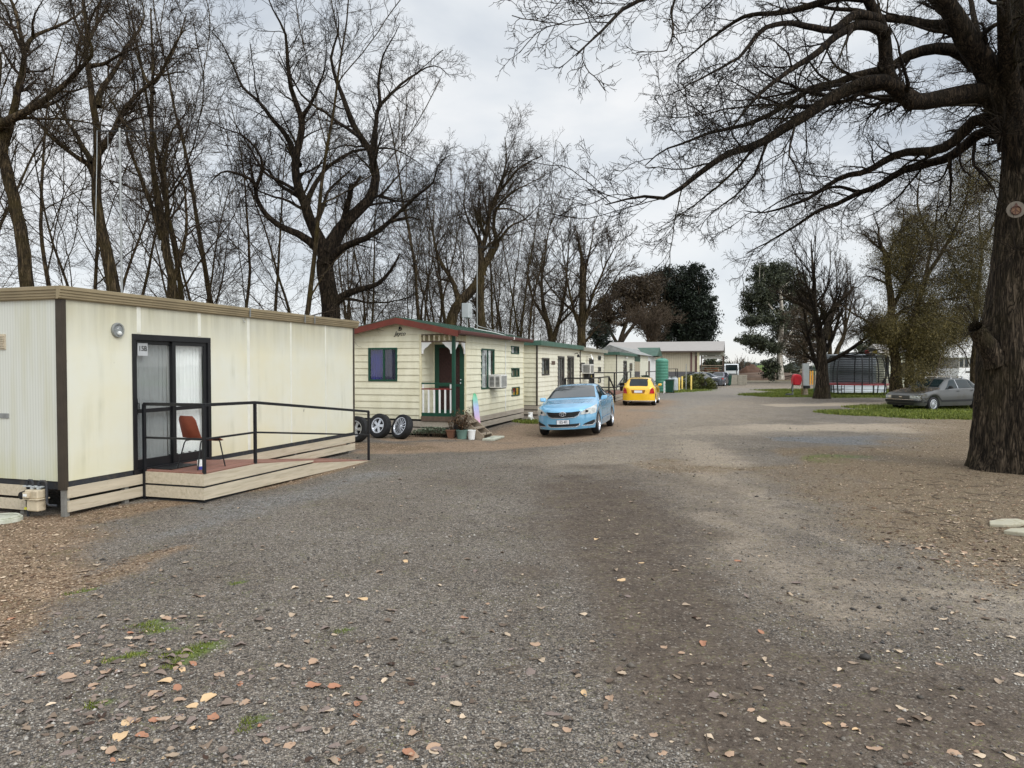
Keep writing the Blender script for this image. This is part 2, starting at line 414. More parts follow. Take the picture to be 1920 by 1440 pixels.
glow = wm('MULTIPLY', wm('POWER', wm('MAXIMUM', vd.outputs['Value'], 0.0), 2.0), 1.9)   # thin cloud round the hidden sun
boost = wm('ADD', wm('ADD', 1.0, glow), wm('MULTIPLY', wm('MULTIPLY', wm('SUBTRACT', sp.outputs['Z'], .55, True), 2.2, True), 1.0))   # an overcast sky is brightest overhead
nt.links.new(boost, bg2.inputs[1])
ms = nn.new('ShaderNodeMixShader'); ms.inputs[0].default_value = .93
nt.links.new(bg.outputs[0], ms.inputs[1]); nt.links.new(bg2.outputs[0], ms.inputs[2]); nt.links.new(ms.outputs[0], wo.inputs[0])
sd = bpy.data.lights.new('sun', 'SUN'); so = bpy.data.objects.new('sun', sd); COL.objects.link(so)
sd.energy = 1.5; sd.angle = R_(28); sd.color = (1, .965, .91)
sdir = Vector((math.sin(SUN_AZ) * math.cos(SUN_EL), math.cos(SUN_AZ) * math.cos(SUN_EL), math.sin(SUN_EL)))
so.rotation_euler = sdir.to_track_quat('Z', 'Y').to_euler(); so.location = (20, -20, 40)

# ------------------------------------------------------------------ ground
def axis(a0, a1, step, far0, far1, grow=1.16):
    xs = list(np.arange(a0, a1, step)); s = step; x = a0
    lo = []
    while x > far0: s *= grow; x -= s; lo.append(x)
    s = step; x = xs[-1]; hi = []
    while x < far1: s *= grow; x += s; hi.append(x)
    return np.array(lo[::-1] + xs + hi)
gx = axis(-8, 13, .09, -5000, 5000); gy1 = axis(2.2, 26, .09, -60, 26.5); gy1 = gy1[gy1 < 26]
gy2 = axis(26, 72, .35, 25.9, 6000); gy2 = gy2[gy2 >= 26]; gy = np.concatenate([gy1, gy2])
GX, GY = np.meshgrid(gx, gy)
def stroke(pts, soft=.55, warp=.55, wsc=.9):
    """soft band on the ground through pixel points (px, py, radius in metres)"""
    wx = GX + warp * (fnoise(GX * wsc, GY * wsc, 4) - .5) * 2; wy = GY + warp * 2 * (fnoise(GX * wsc + 50, GY * wsc + 50, 4) - .5) * 2
    q = [(W(a, b)[:2], r) for a, b, r in pts]; out = np.zeros_like(GX)
    if len(q) == 1: q = q * 2
    for (p0, r0), (p1, r1) in zip(q[:-1], q[1:]):
        d = p1 - p0; l2 = max(1e-6, d @ d); t = np.clip(((wx - p0[0]) * d[0] + (wy - p0[1]) * d[1]) / l2, 0, 1)
        r = r0 + (r1 - r0) * t; dist = np.hypot(wx - p0[0] - t * d[0], wy - p0[1] - t * d[1]) / r
        k = np.clip((1 + soft - dist) / (2 * soft), 0, 1); out = np.maximum(out, k * k * (3 - 2 * k))
    return out
mulch = np.maximum.reduce([stroke([(-260, 1150, 1.5), (-60, 1040, 1.2), (60, 985, .8), (190, 965, .5), (380, 935, .35), (520, 905, .4), (640, 868, .5)], .5, .3),
    stroke([(-160, 1250, .45), (20, 1150, .4), (60, 1080, .4)], .6, .3) * .95, stroke([(30, 1130, .3), (150, 1085, .22), (290, 1050, .2), (350, 1035, .12)], .8, .25) * .75,
    stroke([(-500, 900, 3), (-200, 930, 2)], .5, .3), stroke([(640, 835, 1.), (760, 838, .7)], .7, .4)])
tan = np.maximum.reduce([stroke([(700, 850, .55), (790, 838, .9), (900, 832, .95), (1010, 826, .85), (1100, 815, 1.0), (1150, 790, 1.2)], .6, .5),
    stroke([(760, 820, .7), (980, 812, 1.5), (1160, 775, 1.9)], .6, .5), stroke([(1165, 765, 2.0), (1180, 752, 2.5)], .5, .5)])
sand = np.maximum.reduce([stroke([(1400, 728, 8), (1330, 748, 5), (1260, 785, 3.6), (1170, 850, 2.6)], .9, 1.5, .5) * .5, stroke([(1290, 850, 1.3), (1340, 920, 1.2), (1430, 1000, 1.0), (1560, 1080, .9), (1720, 1130, .8), (1930, 1180, .8)], .9, 1.0, .6) * .5, stroke([(1440, 800, 1.3), (1620, 802, 1.6), (1840, 803, 1.8)], .6, .5), stroke([(1290, 812, 1.6), (1400, 800, 1.8)], .8, .9) * .7,
    stroke([(1290, 830, 1.0), (1320, 860, .8), (1340, 890, .5), (1400, 915, .4)], .9, .7) * .75,
    stroke([(1330, 960, .3), (1400, 1010, .35), (1450, 1060, .3), (1540, 1120, .3), (1660, 1150, .25)], 1.0, .5) * .75,
    stroke([(1420, 1030, .25), (1560, 1070, .3), (1750, 1105, .3), (1950, 1130, .35)], 1.0, .5) * .8, stroke([(1440, 955, .3), (1500, 985, .3), (1600, 1030, .25)], 1., .5) * .5,
    stroke([(1400, 740, 4), (1440, 722, 7)], .7, 2, .3) * .5, stroke([(1385, 715, 4), (1430, 708, 6)], .6, 2, .3) * .8, stroke([(1480, 760, 1.4), (1640, 757, 1.6), (1720, 756, 1.6)], .5, .6) * .9])
mud = np.maximum.reduce([stroke([(1180, 880, 1.6), (1330, 980, 1.7), (1480, 1120, 1.5), (1640, 1280, 1.3), (1850, 1420, 1.2)], .8, 1.2, .5) * .42, stroke([(1130, 930, .5), (1180, 1040, .45), (1270, 1180, .42), (1370, 1300, .4), (1500, 1420, .4)], .5, .35, 1.0) * .95, stroke([(1120, 900, 1.0), (1170, 1000, 1.0), (1260, 1130, .8), (1380, 1270, .7), (1560, 1350, .6), (1850, 1420, .6)], .9, .9, .7) * .85, stroke([(1060, 900, .5), (1120, 935, .7), (1160, 985, .7), (1190, 1060, .55), (1260, 1160, .45), (1340, 1260, .42), (1420, 1320, .4)], .7, .5),
    stroke([(1340, 1255, .35), (1480, 1330, .35), (1700, 1370, .35), (1850, 1450, .4)], .8, .5) * .95, stroke([(1370, 1150, .3), (1480, 1210, .35), (1620, 1270, .35), (1780, 1300, .3), (1930, 1330, .3)], .9, .5) * .7,
    stroke([(1100, 875, .6), (1250, 890, .7), (1360, 905, .5)], .8, .7) * .5, stroke([(1010, 1080, .25), (1050, 1090, .25)], .9, .4) * .6, stroke([(1000, 1090, .1), (960, 1240, .15), (1000, 1300, .1)], 1., .3) * .4])
soil = np.maximum.reduce([stroke([(1570, 868, .9), (1700, 890, 1.5), (1860, 905, 2.2)], .6, .6), stroke([(1700, 930, 1.0), (1860, 960, 1.5), (1950, 1030, 1.3)], .6, .5),
    stroke([(1520, 850, .8), (1700, 850, .8), (1800, 850, .8)], .7, .6), stroke([(2100, 800, 6), (2100, 1000, 3)], .4, .6), stroke([(1240, 870, .6), (1500, 880, .8), (1640, 940, .9), (1760, 1010, .9)], .9, .6) * .7])
blue = np.maximum.reduce([stroke([(1480, 826, .5), (1580, 826, 1.1), (1720, 826, 1.4), (1860, 825, 1.5)], .5, .5), stroke([(330, 1000, .3), (430, 968, .45), (560, 930, .4), (690, 898, .35)], 1.0, .5) * .5,
    stroke([(1230, 765, 1.4), (1300, 745, 3), (1370, 730, 5)], .6, 1.2, .4), stroke([(1210, 785, 1.2), (1260, 770, 1.6)], .7, .7) * .6])
grass = np.maximum.reduce([stroke([(1570, 774, .8), (1640, 775, 1.9), (1720, 776, 2.7), (1780, 777, 3.0), (1940, 778, 3.2)], .3, .6, .5), stroke([(1660, 764, 1.5), (1900, 760, 2.5)], .4, .4),
    stroke([(1478, 741, 3.2), (1560, 740, 5.2), (1640, 739, 6.0), (1720, 739, 6)], .35, 1.0, .4), stroke([(1560, 733, 5), (1700, 735, 7)], .4, .6), stroke([(1500, 712, 7), (1580, 709, 10)], .4, 2, .3),
    stroke([(985, 790, .5), (1003, 792, .5)], .5, .2), stroke([(1258, 736, 1.0), (1310, 731, 1.6)], .5, .4) * .6, stroke([(2100, 740, 8), (2400, 730, 20)], .4, 2, .3)])
moss = np.maximum.reduce([stroke([(230, 1236, .07), (262, 1226, .06)], .7, .12, 4), stroke([(340, 1228, .1), (378, 1216, .09)], .7, .14, 4), stroke([(135, 1112, .05), (158, 1110, .05)], .7, .1, 4), stroke([(275, 1170, .05), (320, 1187, .07)], .7, .12, 4) * .8,
    stroke([(448, 1092, .05)], .8, .1, 4), stroke([(465, 1115, .04)], .8, .1, 4) * .8, stroke([(650, 1181, .05)], .8, .1, 4), stroke([(1540, 862, .35), (1610, 858, .4)], .9, .4) * .6, stroke([(470, 1352, .05), (500, 1356, .05)], .8, .1, 4) * .7, stroke([(160, 1330, .05)], .8, .1, 4) * .8])
far = np.clip((np.hypot(GX, GY) - 85) / 40, 0, 1)
side = np.clip((-(GX - A0[0]) * V[0] * -1 - 0, ), 0, 1)[0] * 0
back = np.clip((((GX - B0[0]) * V[0] + (GY - B0[1]) * V[1]) - 1.5) / 2, 0, 1) * (GY > 0)   # behind the cabins: leaf litter
mulch = np.maximum(mulch, back)
GZ = gh(GX, GY)
ny, nx = GX.shape
idx = np.arange(nx * ny).reshape(ny, nx)
q = np.stack([idx[:-1, :-1], idx[:-1, 1:], idx[1:, 1:], idx[1:, :-1]], -1).reshape(-1, 4)
gme = npmesh('ground', np.stack([GX, GY, GZ], -1), q, smooth=True)
def cattr(me, name, a, b, c, d):
    at = me.color_attributes.new(name, 'FLOAT_COLOR', 'POINT')
    at.data.foreach_set('color', np.stack([a, b, c, d], -1).astype(np.float32).ravel())
cattr(gme, 'zone_a', mulch, tan, sand, mud); cattr(gme, 'zone_b', soil, blue, grass, np.maximum(moss, 0)); cattr(gme, 'zone_c', far, far, far, far)
def ground_mat():
    n = NT('gravel and earth'); v = n.coord()
    def attr(nm):
        a = n.new('ShaderNodeAttribute'); a.attribute_name = nm; s = n.new('ShaderNodeSeparateColor'); n.link(a.outputs['Color'], s.inputs[0])
        return s.outputs[0], s.outputs[1], s.outputs[2], a.outputs['Alpha']
    mu, ta, sa, md = attr('zone_a'); so_, bl, gr, mo = attr('zone_b'); fa = attr('zone_c')[0]
    def vor(scale, feature='F1'):
        o = n.new('ShaderNodeTexVoronoi'); o.feature = feature; o.inputs['Scale'].default_value = scale; n.link(v, o.inputs['Vector']); return o
    v1 = vor(62); v2 = vor(130); v3 = vor(24)
    def cell(o):
        s = n.new('ShaderNodeSeparateColor'); n.link(o.outputs['Color'], s.inputs[0]); return s.outputs
    c1 = cell(v1); c2 = cell(v2); c3 = cell(v3)
    sharp = n.noise(v, 16, 6, .75); big = n.noise(v, .55, 5, .6); mid = n.noise(v, 2.6, 5, .65)
    speck = n.math('SUBTRACT', n.math('MULTIPLY', n.math('ADD', c2[2], c1[1]), .5), .5)
    def edge(wt, k=.55):   # break the soft zone borders up with noise
        return n.math('MULTIPLY', n.math('SUBTRACT', n.math('ADD', wt, n.math('ADD', n.math('MULTIPLY', n.math('SUBTRACT', n.math('ADD', n.math('MULTIPLY', mid, .5), n.math('MULTIPLY', sharp, .5)), .5), k * 2.6), n.math('MULTIPLY', speck, .55))), .17), 1.5, True)
    K = 1.07
    stone = n.ramp(c1[0], [(0.0, L(60, 54, 49, K)), (.4, L(122, 113, 102, K)), (.78, L(160, 149, 136, K)), (.94, L(186, 178, 168, K)), (1.0, L(214, 207, 196, K))])
    fine = n.ramp(c2[0], [(0.0, L(58, 55, 52, K)), (.6, L(134, 124, 112, K)), (1.0, L(192, 182, 167, K))])
    base = n.mix(n.ramp(c3[1], [(.3, .35), (.7, .75)]), stone, fine)
    base = n.mix(n.ramp(big, [(.35, 0.0), (.7, .5)]), base, n.mix(1.0, base, L(176, 160, 142), 'MULTIPLY'))
    base = n.mix(n.ramp(mid, [(.52, 0.0), (.78, .5)]), base, L(112, 101, 90, K))
    base = n.mix(n.ramp(v1.outputs['Distance'], [(.35, 0.0), (.75, .55)]), base, L(48, 46, 46, K))
    blueg = n.mix(.85, base, n.ramp(c1[1], [(0.0, L(48, 49, 51, K)), (.6, L(94, 96, 98, K)), (1.0, L(158, 160, 160, K))]))
    chip = n.ramp(c1[2], [(0.0, L(52, 42, 34, K)), (.35, L(104, 86, 68, K)), (.7, L(140, 120, 98, K)), (.92, L(184, 162, 136, K)), (1.0, L(224, 206, 182, K))])
    chip2 = n.ramp(c2[1], [(0.0, L(64, 48, 38, K)), (.6, L(128, 104, 80, K)), (1.0, L(186, 158, 128, K))])
    mulc = n.mix(.5, chip, chip2); mulc = n.mix(n.ramp(mid, [(.4, .0), (.7, .55)]), mulc, L(86, 72, 56, K))
    tanc = n.mix(.4, n.ramp(sharp, [(.3, L(122, 102, 84, K)), (.7, L(168, 146, 124, K))]), chip2)
    sanc = n.mix(.35, n.ramp(sharp, [(.3, L(146, 132, 114, K)), (.7, L(190, 174, 152, K))]), fine)
    mudc = n.mix(n.ramp(c1[0], [(.9, 0.0), (.95, .8)]), n.ramp(n.math('ADD', n.math('MULTIPLY', sharp, .5), n.math('MULTIPLY', mid, .5)), [(.3, L(68, 59, 51, .82)), (.7, L(118, 104, 91, .82))]), L(136, 126, 114, .95))
    soic = n.mix(.55, n.ramp(sharp, [(.3, L(76, 64, 50, K)), (.7, L(126, 108, 86, K))]), n.ramp(c2[2], [(0.0, L(50, 42, 34, K)), (.8, L(140, 122, 98, K)), (1.0, L(206, 192, 168, K))]))
    grac = n.ramp(n.noise(v, 9, 5, .7), [(.25, L(52, 66, 14, .75)), (.55, L(92, 124, 18, .85)), (.8, L(140, 168, 40, .85))])
    farc = n.ramp(n.noise(v, .03, 5, .6), [(.35, L(98, 104, 70, .7)), (.6, L(132, 122, 92, .7)), (.75, L(92, 88, 62, .7))])
    base = n.mix(n.ramp(v2.outputs['Distance'], [(.44, 0.0), (.74, .5)]), base, L(40, 38, 36, K))
    c = n.mix(edge(bl, .5), base, blueg)
    c = n.mix(n.math('MULTIPLY', edge(sa, .6), .9), c, sanc); c = n.mix(n.math('MULTIPLY', edge(ta, .5), .9), c, tanc); c = n.mix(n.math('MULTIPLY', edge(md, .55), .95), c, mudc)
    c = n.mix(edge(so_, .5), c, soic); c = n.mix(edge(mu, .5), c, mulc); c = n.mix(edge(gr, .55), c, grac)
    c = n.mix(n.math('MULTIPLY', edge(mo, .5), .85), c, L(104, 122, 50, .8)); c = n.mix(fa, c, farc)
    cl = n.noise(v, 5.5, 7, .78); cl2 = n.noise(v, 21, 3, .6)
    c = n.mix(n.ramp(cl, [(.30, .55), (.5, 0.0)]), c, n.mix(1.0, c, L(150, 140, 130), 'MULTIPLY')); c = n.mix(n.ramp(cl, [(.55, 0.0), (.75, .35)]), c, n.mix(1.0, c, (1.5, 1.47, 1.42, 1), 'MULTIPLY')); c = n.mix(n.ramp(cl2, [(.34, .6), (.46, 0.0)]), c, n.mix(1.0, c, L(140, 134, 126), 'MULTIPLY')); c = n.mix(n.ramp(cl2, [(.56, 0.0), (.68, .5)]), c, n.mix(1.0, c, (1.45, 1.42, 1.38, 1), 'MULTIPLY'))
    n.link(c, n.b.inputs['Base Color']); n.b.inputs['Roughness'].default_value = .92; n.b.inputs['Specular IOR Level'].default_value = .2
    h = n.math('ADD', n.math('MULTIPLY', cl2, 1.5), n.math('ADD', n.math('MULTIPLY', n.math('SUBTRACT', 1.0, v1.outputs['Distance']), n.math('MULTIPLY', c1[0], 1.0)), n.math('ADD', n.math('MULTIPLY', c2[0], .4), n.math('MULTIPLY', sharp, .5))))
    n.bump(h, .8, .012)
    return n.m
tag(link('ground', gme, ground_mat()), kind='structure')
def zone_at(arr, x, y):
    i = np.clip(np.searchsorted(gx, x), 0, nx - 1); j = np.clip(np.searchsorted(gy, y), 0, ny - 1); return arr[j, i]

# ------------------------------------------------------------------ loose stones, litter and grass (nobody could count them)
rs = np.random.RandomState(3)
OCT = np.array([(1, 0, 0), (-1, 0, 0), (0, 1, 0), (0, -1, 0), (0, 0, 1), (0, 0, -1)], float)
OCTF = np.array([(0, 2, 4), (2, 1, 4), (1, 3, 4), (3, 0, 4), (2, 0, 5), (1, 2, 5), (3, 1, 5), (0, 3, 5)])
def stones(name, n, yr, keep, size, m, label, flat=.6):
    py = rs.uniform(0, 1, n); y = yr[0] + (yr[1] - yr[0]) * py ** 1.5; x = rs.uniform(-.8, .8, n) * y
    k = keep(x, y); x, y = x[k], y[k]; n = len(x)
    s = size * rs.lognormal(0, .35, n)
    v = OCT[None] * (1 + rs.uniform(-.4, .4, (n, 6, 3))) * s[:, None, None] * np.array([1, .8, flat])
    a = rs.uniform(0, 6.28, n); ca, sa = np.cos(a), np.sin(a)
    vx = v[..., 0] * ca[:, None] - v[..., 1] * sa[:, None]; vy = v[..., 0] * sa[:, None] + v[..., 1] * ca[:, None]
    z = gh(x, y)[:, None] + s[:, None] * flat * .45 + v[..., 2]
    vs = np.stack([vx + x[:, None], vy + y[:, None], z], -1)
    f = (OCTF[None] + (np.arange(n) * 6)[:, None, None]).reshape(-1, 3)
    return tag(link(name, npmesh(name, vs, tris=f), m), label, 'gravel', kind='stuff')
M['stone'] = leaf_mat('loose stone', L(70, 68, 67, .9), L(132, 126, 118, .9), L(196, 189, 178, .9))
M['chips'] = leaf_mat('bark chips', L(72, 54, 42, .85), L(142, 114, 88, .95), L(222, 198, 168, 1.0))
hardm = lambda x, y: (zone_at(mulch, x, y) < .35) & (zone_at(soil, x, y) < .5) & (zone_at(grass, x, y) < .3)
stones('gravel_stones', 46000, (3.2, 9), lambda x, y: hardm(x, y) & (rs.rand(len(x)) < np.where(zone_at(mud, x, y) > .45, .06, .9)), .0062, M['stone'], 'loose grey gravel scattered over the driveway')
stones('pebbles', 9000, (3.2, 30), lambda x, y: hardm(x, y) & (rs.rand(len(x)) < np.where(zone_at(mud, x, y) > .45, .25, .7)), .012, leaf_mat('larger pebble', L(60, 56, 52, .8), L(118, 110, 100, .85), L(176, 168, 156, .9)), 'larger loose pebbles and clods strewn over the driveway', .55)
stones('bark_chips', 60000, (5, 26), lambda x, y: ((zone_at(mulch, x, y) > .4) | (zone_at(soil, x, y) > .45)), .0125, M['chips'], 'brown bark chips and leaf crumbs beside the driveway', .3)

LEAFP = [(0, -.54), (.13, -.46), (.27, -.34), (.33, -.18), (.40, -.02), (.37, .14), (.30, .27), (.19, .38), (.05, .5), (-.09, .44), (-.24, .35), (-.31, .2), (-.39, .05), (-.35, -.12), (-.31, -.28), (-.16, -.43)]
def leaf_verts(size, rnd):
    cu, cv, tw = rnd.uniform(-.5, 1.9), rnd.uniform(-.6, 1.3), rnd.uniform(-.9, .9); ax = rnd.uniform(.6, 1.0)
    jit = [(rnd.uniform(-.075, .075), rnd.uniform(-.075, .075)) for _ in LEAFP]
    vs = [(0, 0, 0)] + [((x + j[0]) * size * ax, (y + j[1]) * size, size * (cu * x * x + cv * y * y * .7 + tw * x * y)) for (x, y), j in zip(LEAFP, jit)]
    mz = min(v[2] for v in vs); return [(a, b, c - mz + .004) for a, b, c in vs]
LF = [(0, i + 1, (i + 1) % len(LEAFP) + 1) for i in range(len(LEAFP))]
def leafm(name, c, c2):
    n = NT(name); f = n.noise(n.coord(), 45, 4, .6); cc = n.ramp(f, [(.35, c), (.7, c2)])
    n.link(cc, n.b.inputs['Base Color']); n.b.inputs['Roughness'].default_value = .8; n.b.inputs['Specular IOR Level'].default_value = .15; return n.m
LM = [leafm('tan dry leaf', L(192, 162, 136, .85), L(158, 130, 108, .8)), leafm('orange dry leaf', L(186, 138, 110, .85), L(146, 102, 80, .85)), leafm('grey brown dry leaf', L(150, 134, 124, .8), L(112, 98, 92, .8)), leafm('dark brown dry leaf', L(92, 72, 60, .7), L(60, 48, 42, .7)), leafm('cream dry leaf', L(222, 192, 152, .85), L(196, 160, 118, .85))]
LN = ['tan', 'orange brown', 'grey brown', 'dark brown', 'pale cream']
lrnd = random.Random(77)
LV = []
for mi in range(5):
    row_ = []
    for kk in range(4):
        mb = MB(); mb.add(leaf_verts(1.0, lrnd), LF); me = bpy.data.meshes.new('fallen_leaf'); me.from_pydata(mb.v, [], mb.f); me.materials.append(LM[mi])
        for p_ in me.polygons: p_.use_smooth = True
        row_.append(me)
    LV.append(row_)
LEAFSPOT = [(225, 1382, 34, 4), (240, 1355, 26, 4), (265, 1381, 24, 1), (390, 1311, 30, 4), (310, 1279, 26, 4), (449, 1284, 20, 1), (587, 1290, 26, 1), (628, 1292, 24, 1), (400, 1348, 24, 1), (290, 1353, 20, 1), (365, 1368, 20, 4), (341, 1258, 18, 4), (125, 1272, 28, 0), (75, 1270, 30, 2), (160, 1264, 18, 2), (290, 1303, 30, 0), (245, 1190, 12, 1),
    (668, 1345, 18, 1), (675, 1312, 26, 2), (670, 1322, 24, 1), (765, 1418, 30, 1), (812, 1405, 28, 0), (775, 1420, 24, 0), (630, 1427, 18, 1), (610, 1335, 24, 2), (500, 1390, 22, 0), (210, 1430, 20, 1), (130, 1412, 28, 2), (870, 1160, 15, 1), (680, 1124, 20, 4), (760, 1053, 14, 4), (715, 1077, 10, 4), (820, 1255, 14, 2), (733, 1247, 18, 3), (605, 1252, 14, 2),
    (1318, 1208, 22, 1), (1246, 1214, 14, 0), (1276, 1226, 14, 0), (1094, 1303, 18, 4), (1442, 1268, 14, 0), (1408, 1334, 16, 0), (1470, 1358, 20, 0), (1584, 1362, 18, 0), (1606, 1370, 14, 4), (1636, 1404, 28, 0), (1790, 1414, 22, 0), (1826, 1358, 16, 0), (1365, 1418, 22, 0), (1226, 1380, 16, 0), (1040, 1340, 30, 2), (995, 1262, 26, 2), (1165, 1088, 20, 4), (1118, 1010, 12, 4), (1385, 1052, 14, 1), (1495, 1095, 18, 2), (1550, 1358, 16, 4), (1780, 1138, 18, 2), (1900, 1095, 14, 4), (1202, 1055, 12, 4), (1240, 1415, 18, 0), (1690, 1352, 16, 0), (1760, 1245, 14, 0)]
spots = [(px, py, s / FPX * W(px, py)[1] * 1.15, c) for px, py, s, c in LEAFSPOT]
while len(spots) < 240:
    t = lrnd.random()
    if t < .50: px, py = lrnd.gauss(330, 260), lrnd.gauss(1320, 75)
    elif t < .68: px, py = lrnd.gauss(300, 130), lrnd.gauss(1215, 45)
    elif t < .84: px, py = lrnd.uniform(0, 1900), lrnd.uniform(1000, 1440)
    else: px, py = lrnd.gauss(1800, 70), lrnd.gauss(1020, 26)
    if not (-20 < px < 1940 and 930 < py < 1450): continue
    spots.append((px, py, lrnd.uniform(.04, .098), lrnd.choices(range(5), (3.6, .7, 5.5, 1.8, .8))[0]))
for px, py, s, c in spots:
    p = G(px, py); o = link('fallen_leaf', LV[c][lrnd.randrange(4)], None, None, p, (lrnd.uniform(-.2, .2), lrnd.uniform(-.2, .2), lrnd.uniform(0, 6.28)))
    o.scale = (s, s, s * lrnd.uniform(.6, 1.2))
    place = 'lying on the open gravel of the driveway' if px < 1650 or py > 1110 else 'in the litter beside the thick dark trunk'
    tag(o, '%s dry curled leaf %s' % (LN[c], place), 'leaf', 'dry leaves fallen on the driveway')
def litter(name, n, gen, size, m, label):
    vs = []; fs = []
    for i in range(n):
        x, y = gen()
        lv = leaf_verts(size * min(2.0, lrnd.lognormvariate(-.1, .5)), lrnd); a = lrnd.uniform(0, 6.28); ca, sa = math.cos(a), math.sin(a); z = ghf(x, y); o_ = len(vs)
        vs += [(x + u * ca - v_ * sa, y + u * sa + v_ * ca, z + q_) for u, v_, q_ in lv]; fs += [(a_ + o_, b_ + o_, c_ + o_) for a_, b_, c_ in LF]
    return tag(link(name, npmesh(name, vs, tris=fs), m), label, 'leaf litter', kind='stuff')
def twigs():
    mb = MB()
    for i in range(170):
        px, py = (lrnd.gauss(1790, 90), lrnd.gauss(940, 45)) if i < 110 else (lrnd.uniform(100, 1850), lrnd.uniform(880, 1420))
        p = W(px, py); a = lrnd.uniform(0, 6.28); l = lrnd.uniform(.08, .38) * (1 if i < 110 else .5); z = ghf(p[0], p[1]) + .008; pts = [(p[0] + math.cos(a + lrnd.gauss(0, .15)) * l * t, p[1] + math.sin(a + lrnd.gauss(0, .15)) * l * t, z + lrnd.uniform(0, .012)) for t in (0, .35, .7, 1)]
        mb.tube(pts, [.005, .0045, .004, .002], 4)
    return tag(mb.build('fallen_twigs', pm('dead twig', L(92, 80, 68), .9, .3, 9), None), 'thin dead twigs littering the ground round the thick oak trunk', 'twigs', kind='stuff')
twigs()
M['litter'] = leaf_mat('dead leaf litter', L(92, 78, 66, .9), L(152, 132, 112, .95), L(214, 192, 164, 1))
def g1():
    while True:
        px, py = lrnd.uniform(0, 1920), 780 + 660 * lrnd.random() ** 1.2
        p = W(px, py)
        a = float(zone_at(mulch, p[0], p[1])); b = float(zone_at(soil, p[0], p[1]))
        if lrnd.random() < .10 + .5 * a + .6 * b: return p[0], p[1]
def g2():
    while True:
        px, py = (lrnd.gauss(300, 210), lrnd.gauss(1325, 60)) if lrnd.random() < .7 else (lrnd.gauss(330, 120), lrnd.gauss(1210, 36))
        if py < 1445: p = W(px, py); return p[0] + lrnd.gauss(0, .05), p[1]
litter('leaf_drift', 95, g2, .05, leaf_mat('drifted leaf', L(92, 80, 72, .85), L(142, 124, 110, .9), L(190, 164, 140, .95)), 'drift of crumpled brown leaves caught on the gravel by the green tufts')
litter('leaf_litter', 2300, g1, .038, M['litter'], 'small dead leaves strewn over gravel, bark and bare earth')
def blades(name, n, zone, thr, yr, h, wd, m, label, xr=(-.1, .85)):
    y = yr[0] + (yr[1] - yr[0]) * rs.rand(n) ** 1.3; x = rs.uniform(xr[0], xr[1], n) * y
    k = zone_at(zone, x, y) > thr + .25 * rs.rand(n); x, y = x[k], y[k]; n = len(x)
    a = rs.uniform(0, 6.28, n); hh = h * rs.uniform(.5, 1.3, n); ww = wd * rs.uniform(.7, 1.4, n); lx = rs.normal(0, .45, n) * hh; ly = rs.normal(0, .45, n) * hh
    z = gh(x, y); dx, dy = np.cos(a) * ww / 2, np.sin(a) * ww / 2
    vs = np.stack([np.stack([x - dx, y - dy, z], -1), np.stack([x + dx, y + dy, z], -1), np.stack([x + lx, y + ly, z + hh], -1)], 1)
    return tag(link(name, npmesh(name, vs, tris=np.arange(n * 3).reshape(-1, 3)), m), label, 'grass', kind='stuff')
M['grass'] = leaf_mat('lawn grass blade', L(66, 76, 22, .8), L(112, 126, 40, .85), L(158, 160, 80, .9))
blades('lawn_grass', 420000, grass, .35, (25, 66), .10, .035, M['grass'], 'short bright green grass around the parked sedan and trampoline')
blades('grass_tufts', 160000, moss, .35, (3.2, 7.5), .02, .006, M['grass'], 'small green tufts sprouting through the gravel', (-.75, .2))
# ------------------------------------------------------------------ cream flat-roofed cabin with the ramp
ca = thing('cabin', 'flat roofed cream panel cabin with black sliding door numbered 15B', 'cabin', A0, ROWZ)
LEN = 7.5
def panel_wall(mb, x0, x1, y0, y1, z0, z1, holes):
    """box wall with rectangular openings (u along x, or along y when the wall is thin in x)"""
    alongx = (x1 - x0) > (y1 - y0); a0, a1 = (x0, x1) if alongx else (y0, y1)
    us = sorted({a0, a1, *[h[0] for h in holes], *[h[1] for h in holes]})
    for u0, u1 in zip(us[:-1], us[1:]):
        hs = sorted((h[2], h[3]) for h in holes if h[0] <= u0 + 1e-6 and h[1] >= u1 - 1e-6)
        z = z0
        for h0, h1 in hs + [(z1, z1)]:
            if h0 > z + 1e-6:
                mb.box(u0, u1, y0, y1, z, h0) if alongx else mb.box(x0, x1, u0, u1, z, h0)
            z = max(z, h1)
mb = MB(); panel_wall(mb, .045, LEN - .03, 0, .06, .47, 2.89, [(1.13, 2.76, .40, 2.48)]); mb.build('front_wall', M['stain'], ca)
mb = MB(); mb.box(0, .06, .095, 3.3, .47, 2.89); mb.build('end_wall', M['ribbed'], ca)
mb = MB(); mb.box(LEN - .06, LEN, .065, 3.3, .47, 2.89); mb.box(.065, LEN - .065, 3.24, 3.3, .47, 2.89); mb.build('rear_wall', M['stain'], ca)
mb = MB(); mb.box(-.02, LEN + .02, .09, 3.3, 2.892, 3.0); mb.box(.07, LEN - .07, .07, 3.2, .42, .45); mb.build('roof', M['inside'], ca)
for (x, z0, wd) in ((1.26, 2.50, .075), (2.51, 2.50, .07), (3.75, .475, .075), (5.05, .475, .05), (6.31, .475, .045)): MB().box(x - wd / 2, x + wd / 2, -.006, .002, z0, 2.885).build('joint_strip', pm('pale strip', L(226, 224, 210, .9), .5, .08, 5), ca)
mb = MB(); mb.box(-.018, .045, -.018, .0, .36, 2.89); mb.box(-.018, .0, 0, .095, .36, 2.89); mb.build('corner_trim', M['brown_trim'], ca); mb = MB(); mb.box(LEN - .035, LEN + .015, -.016, .03, .47, 2.89); mb.build('corner_trim', M['brown_trim'], ca)
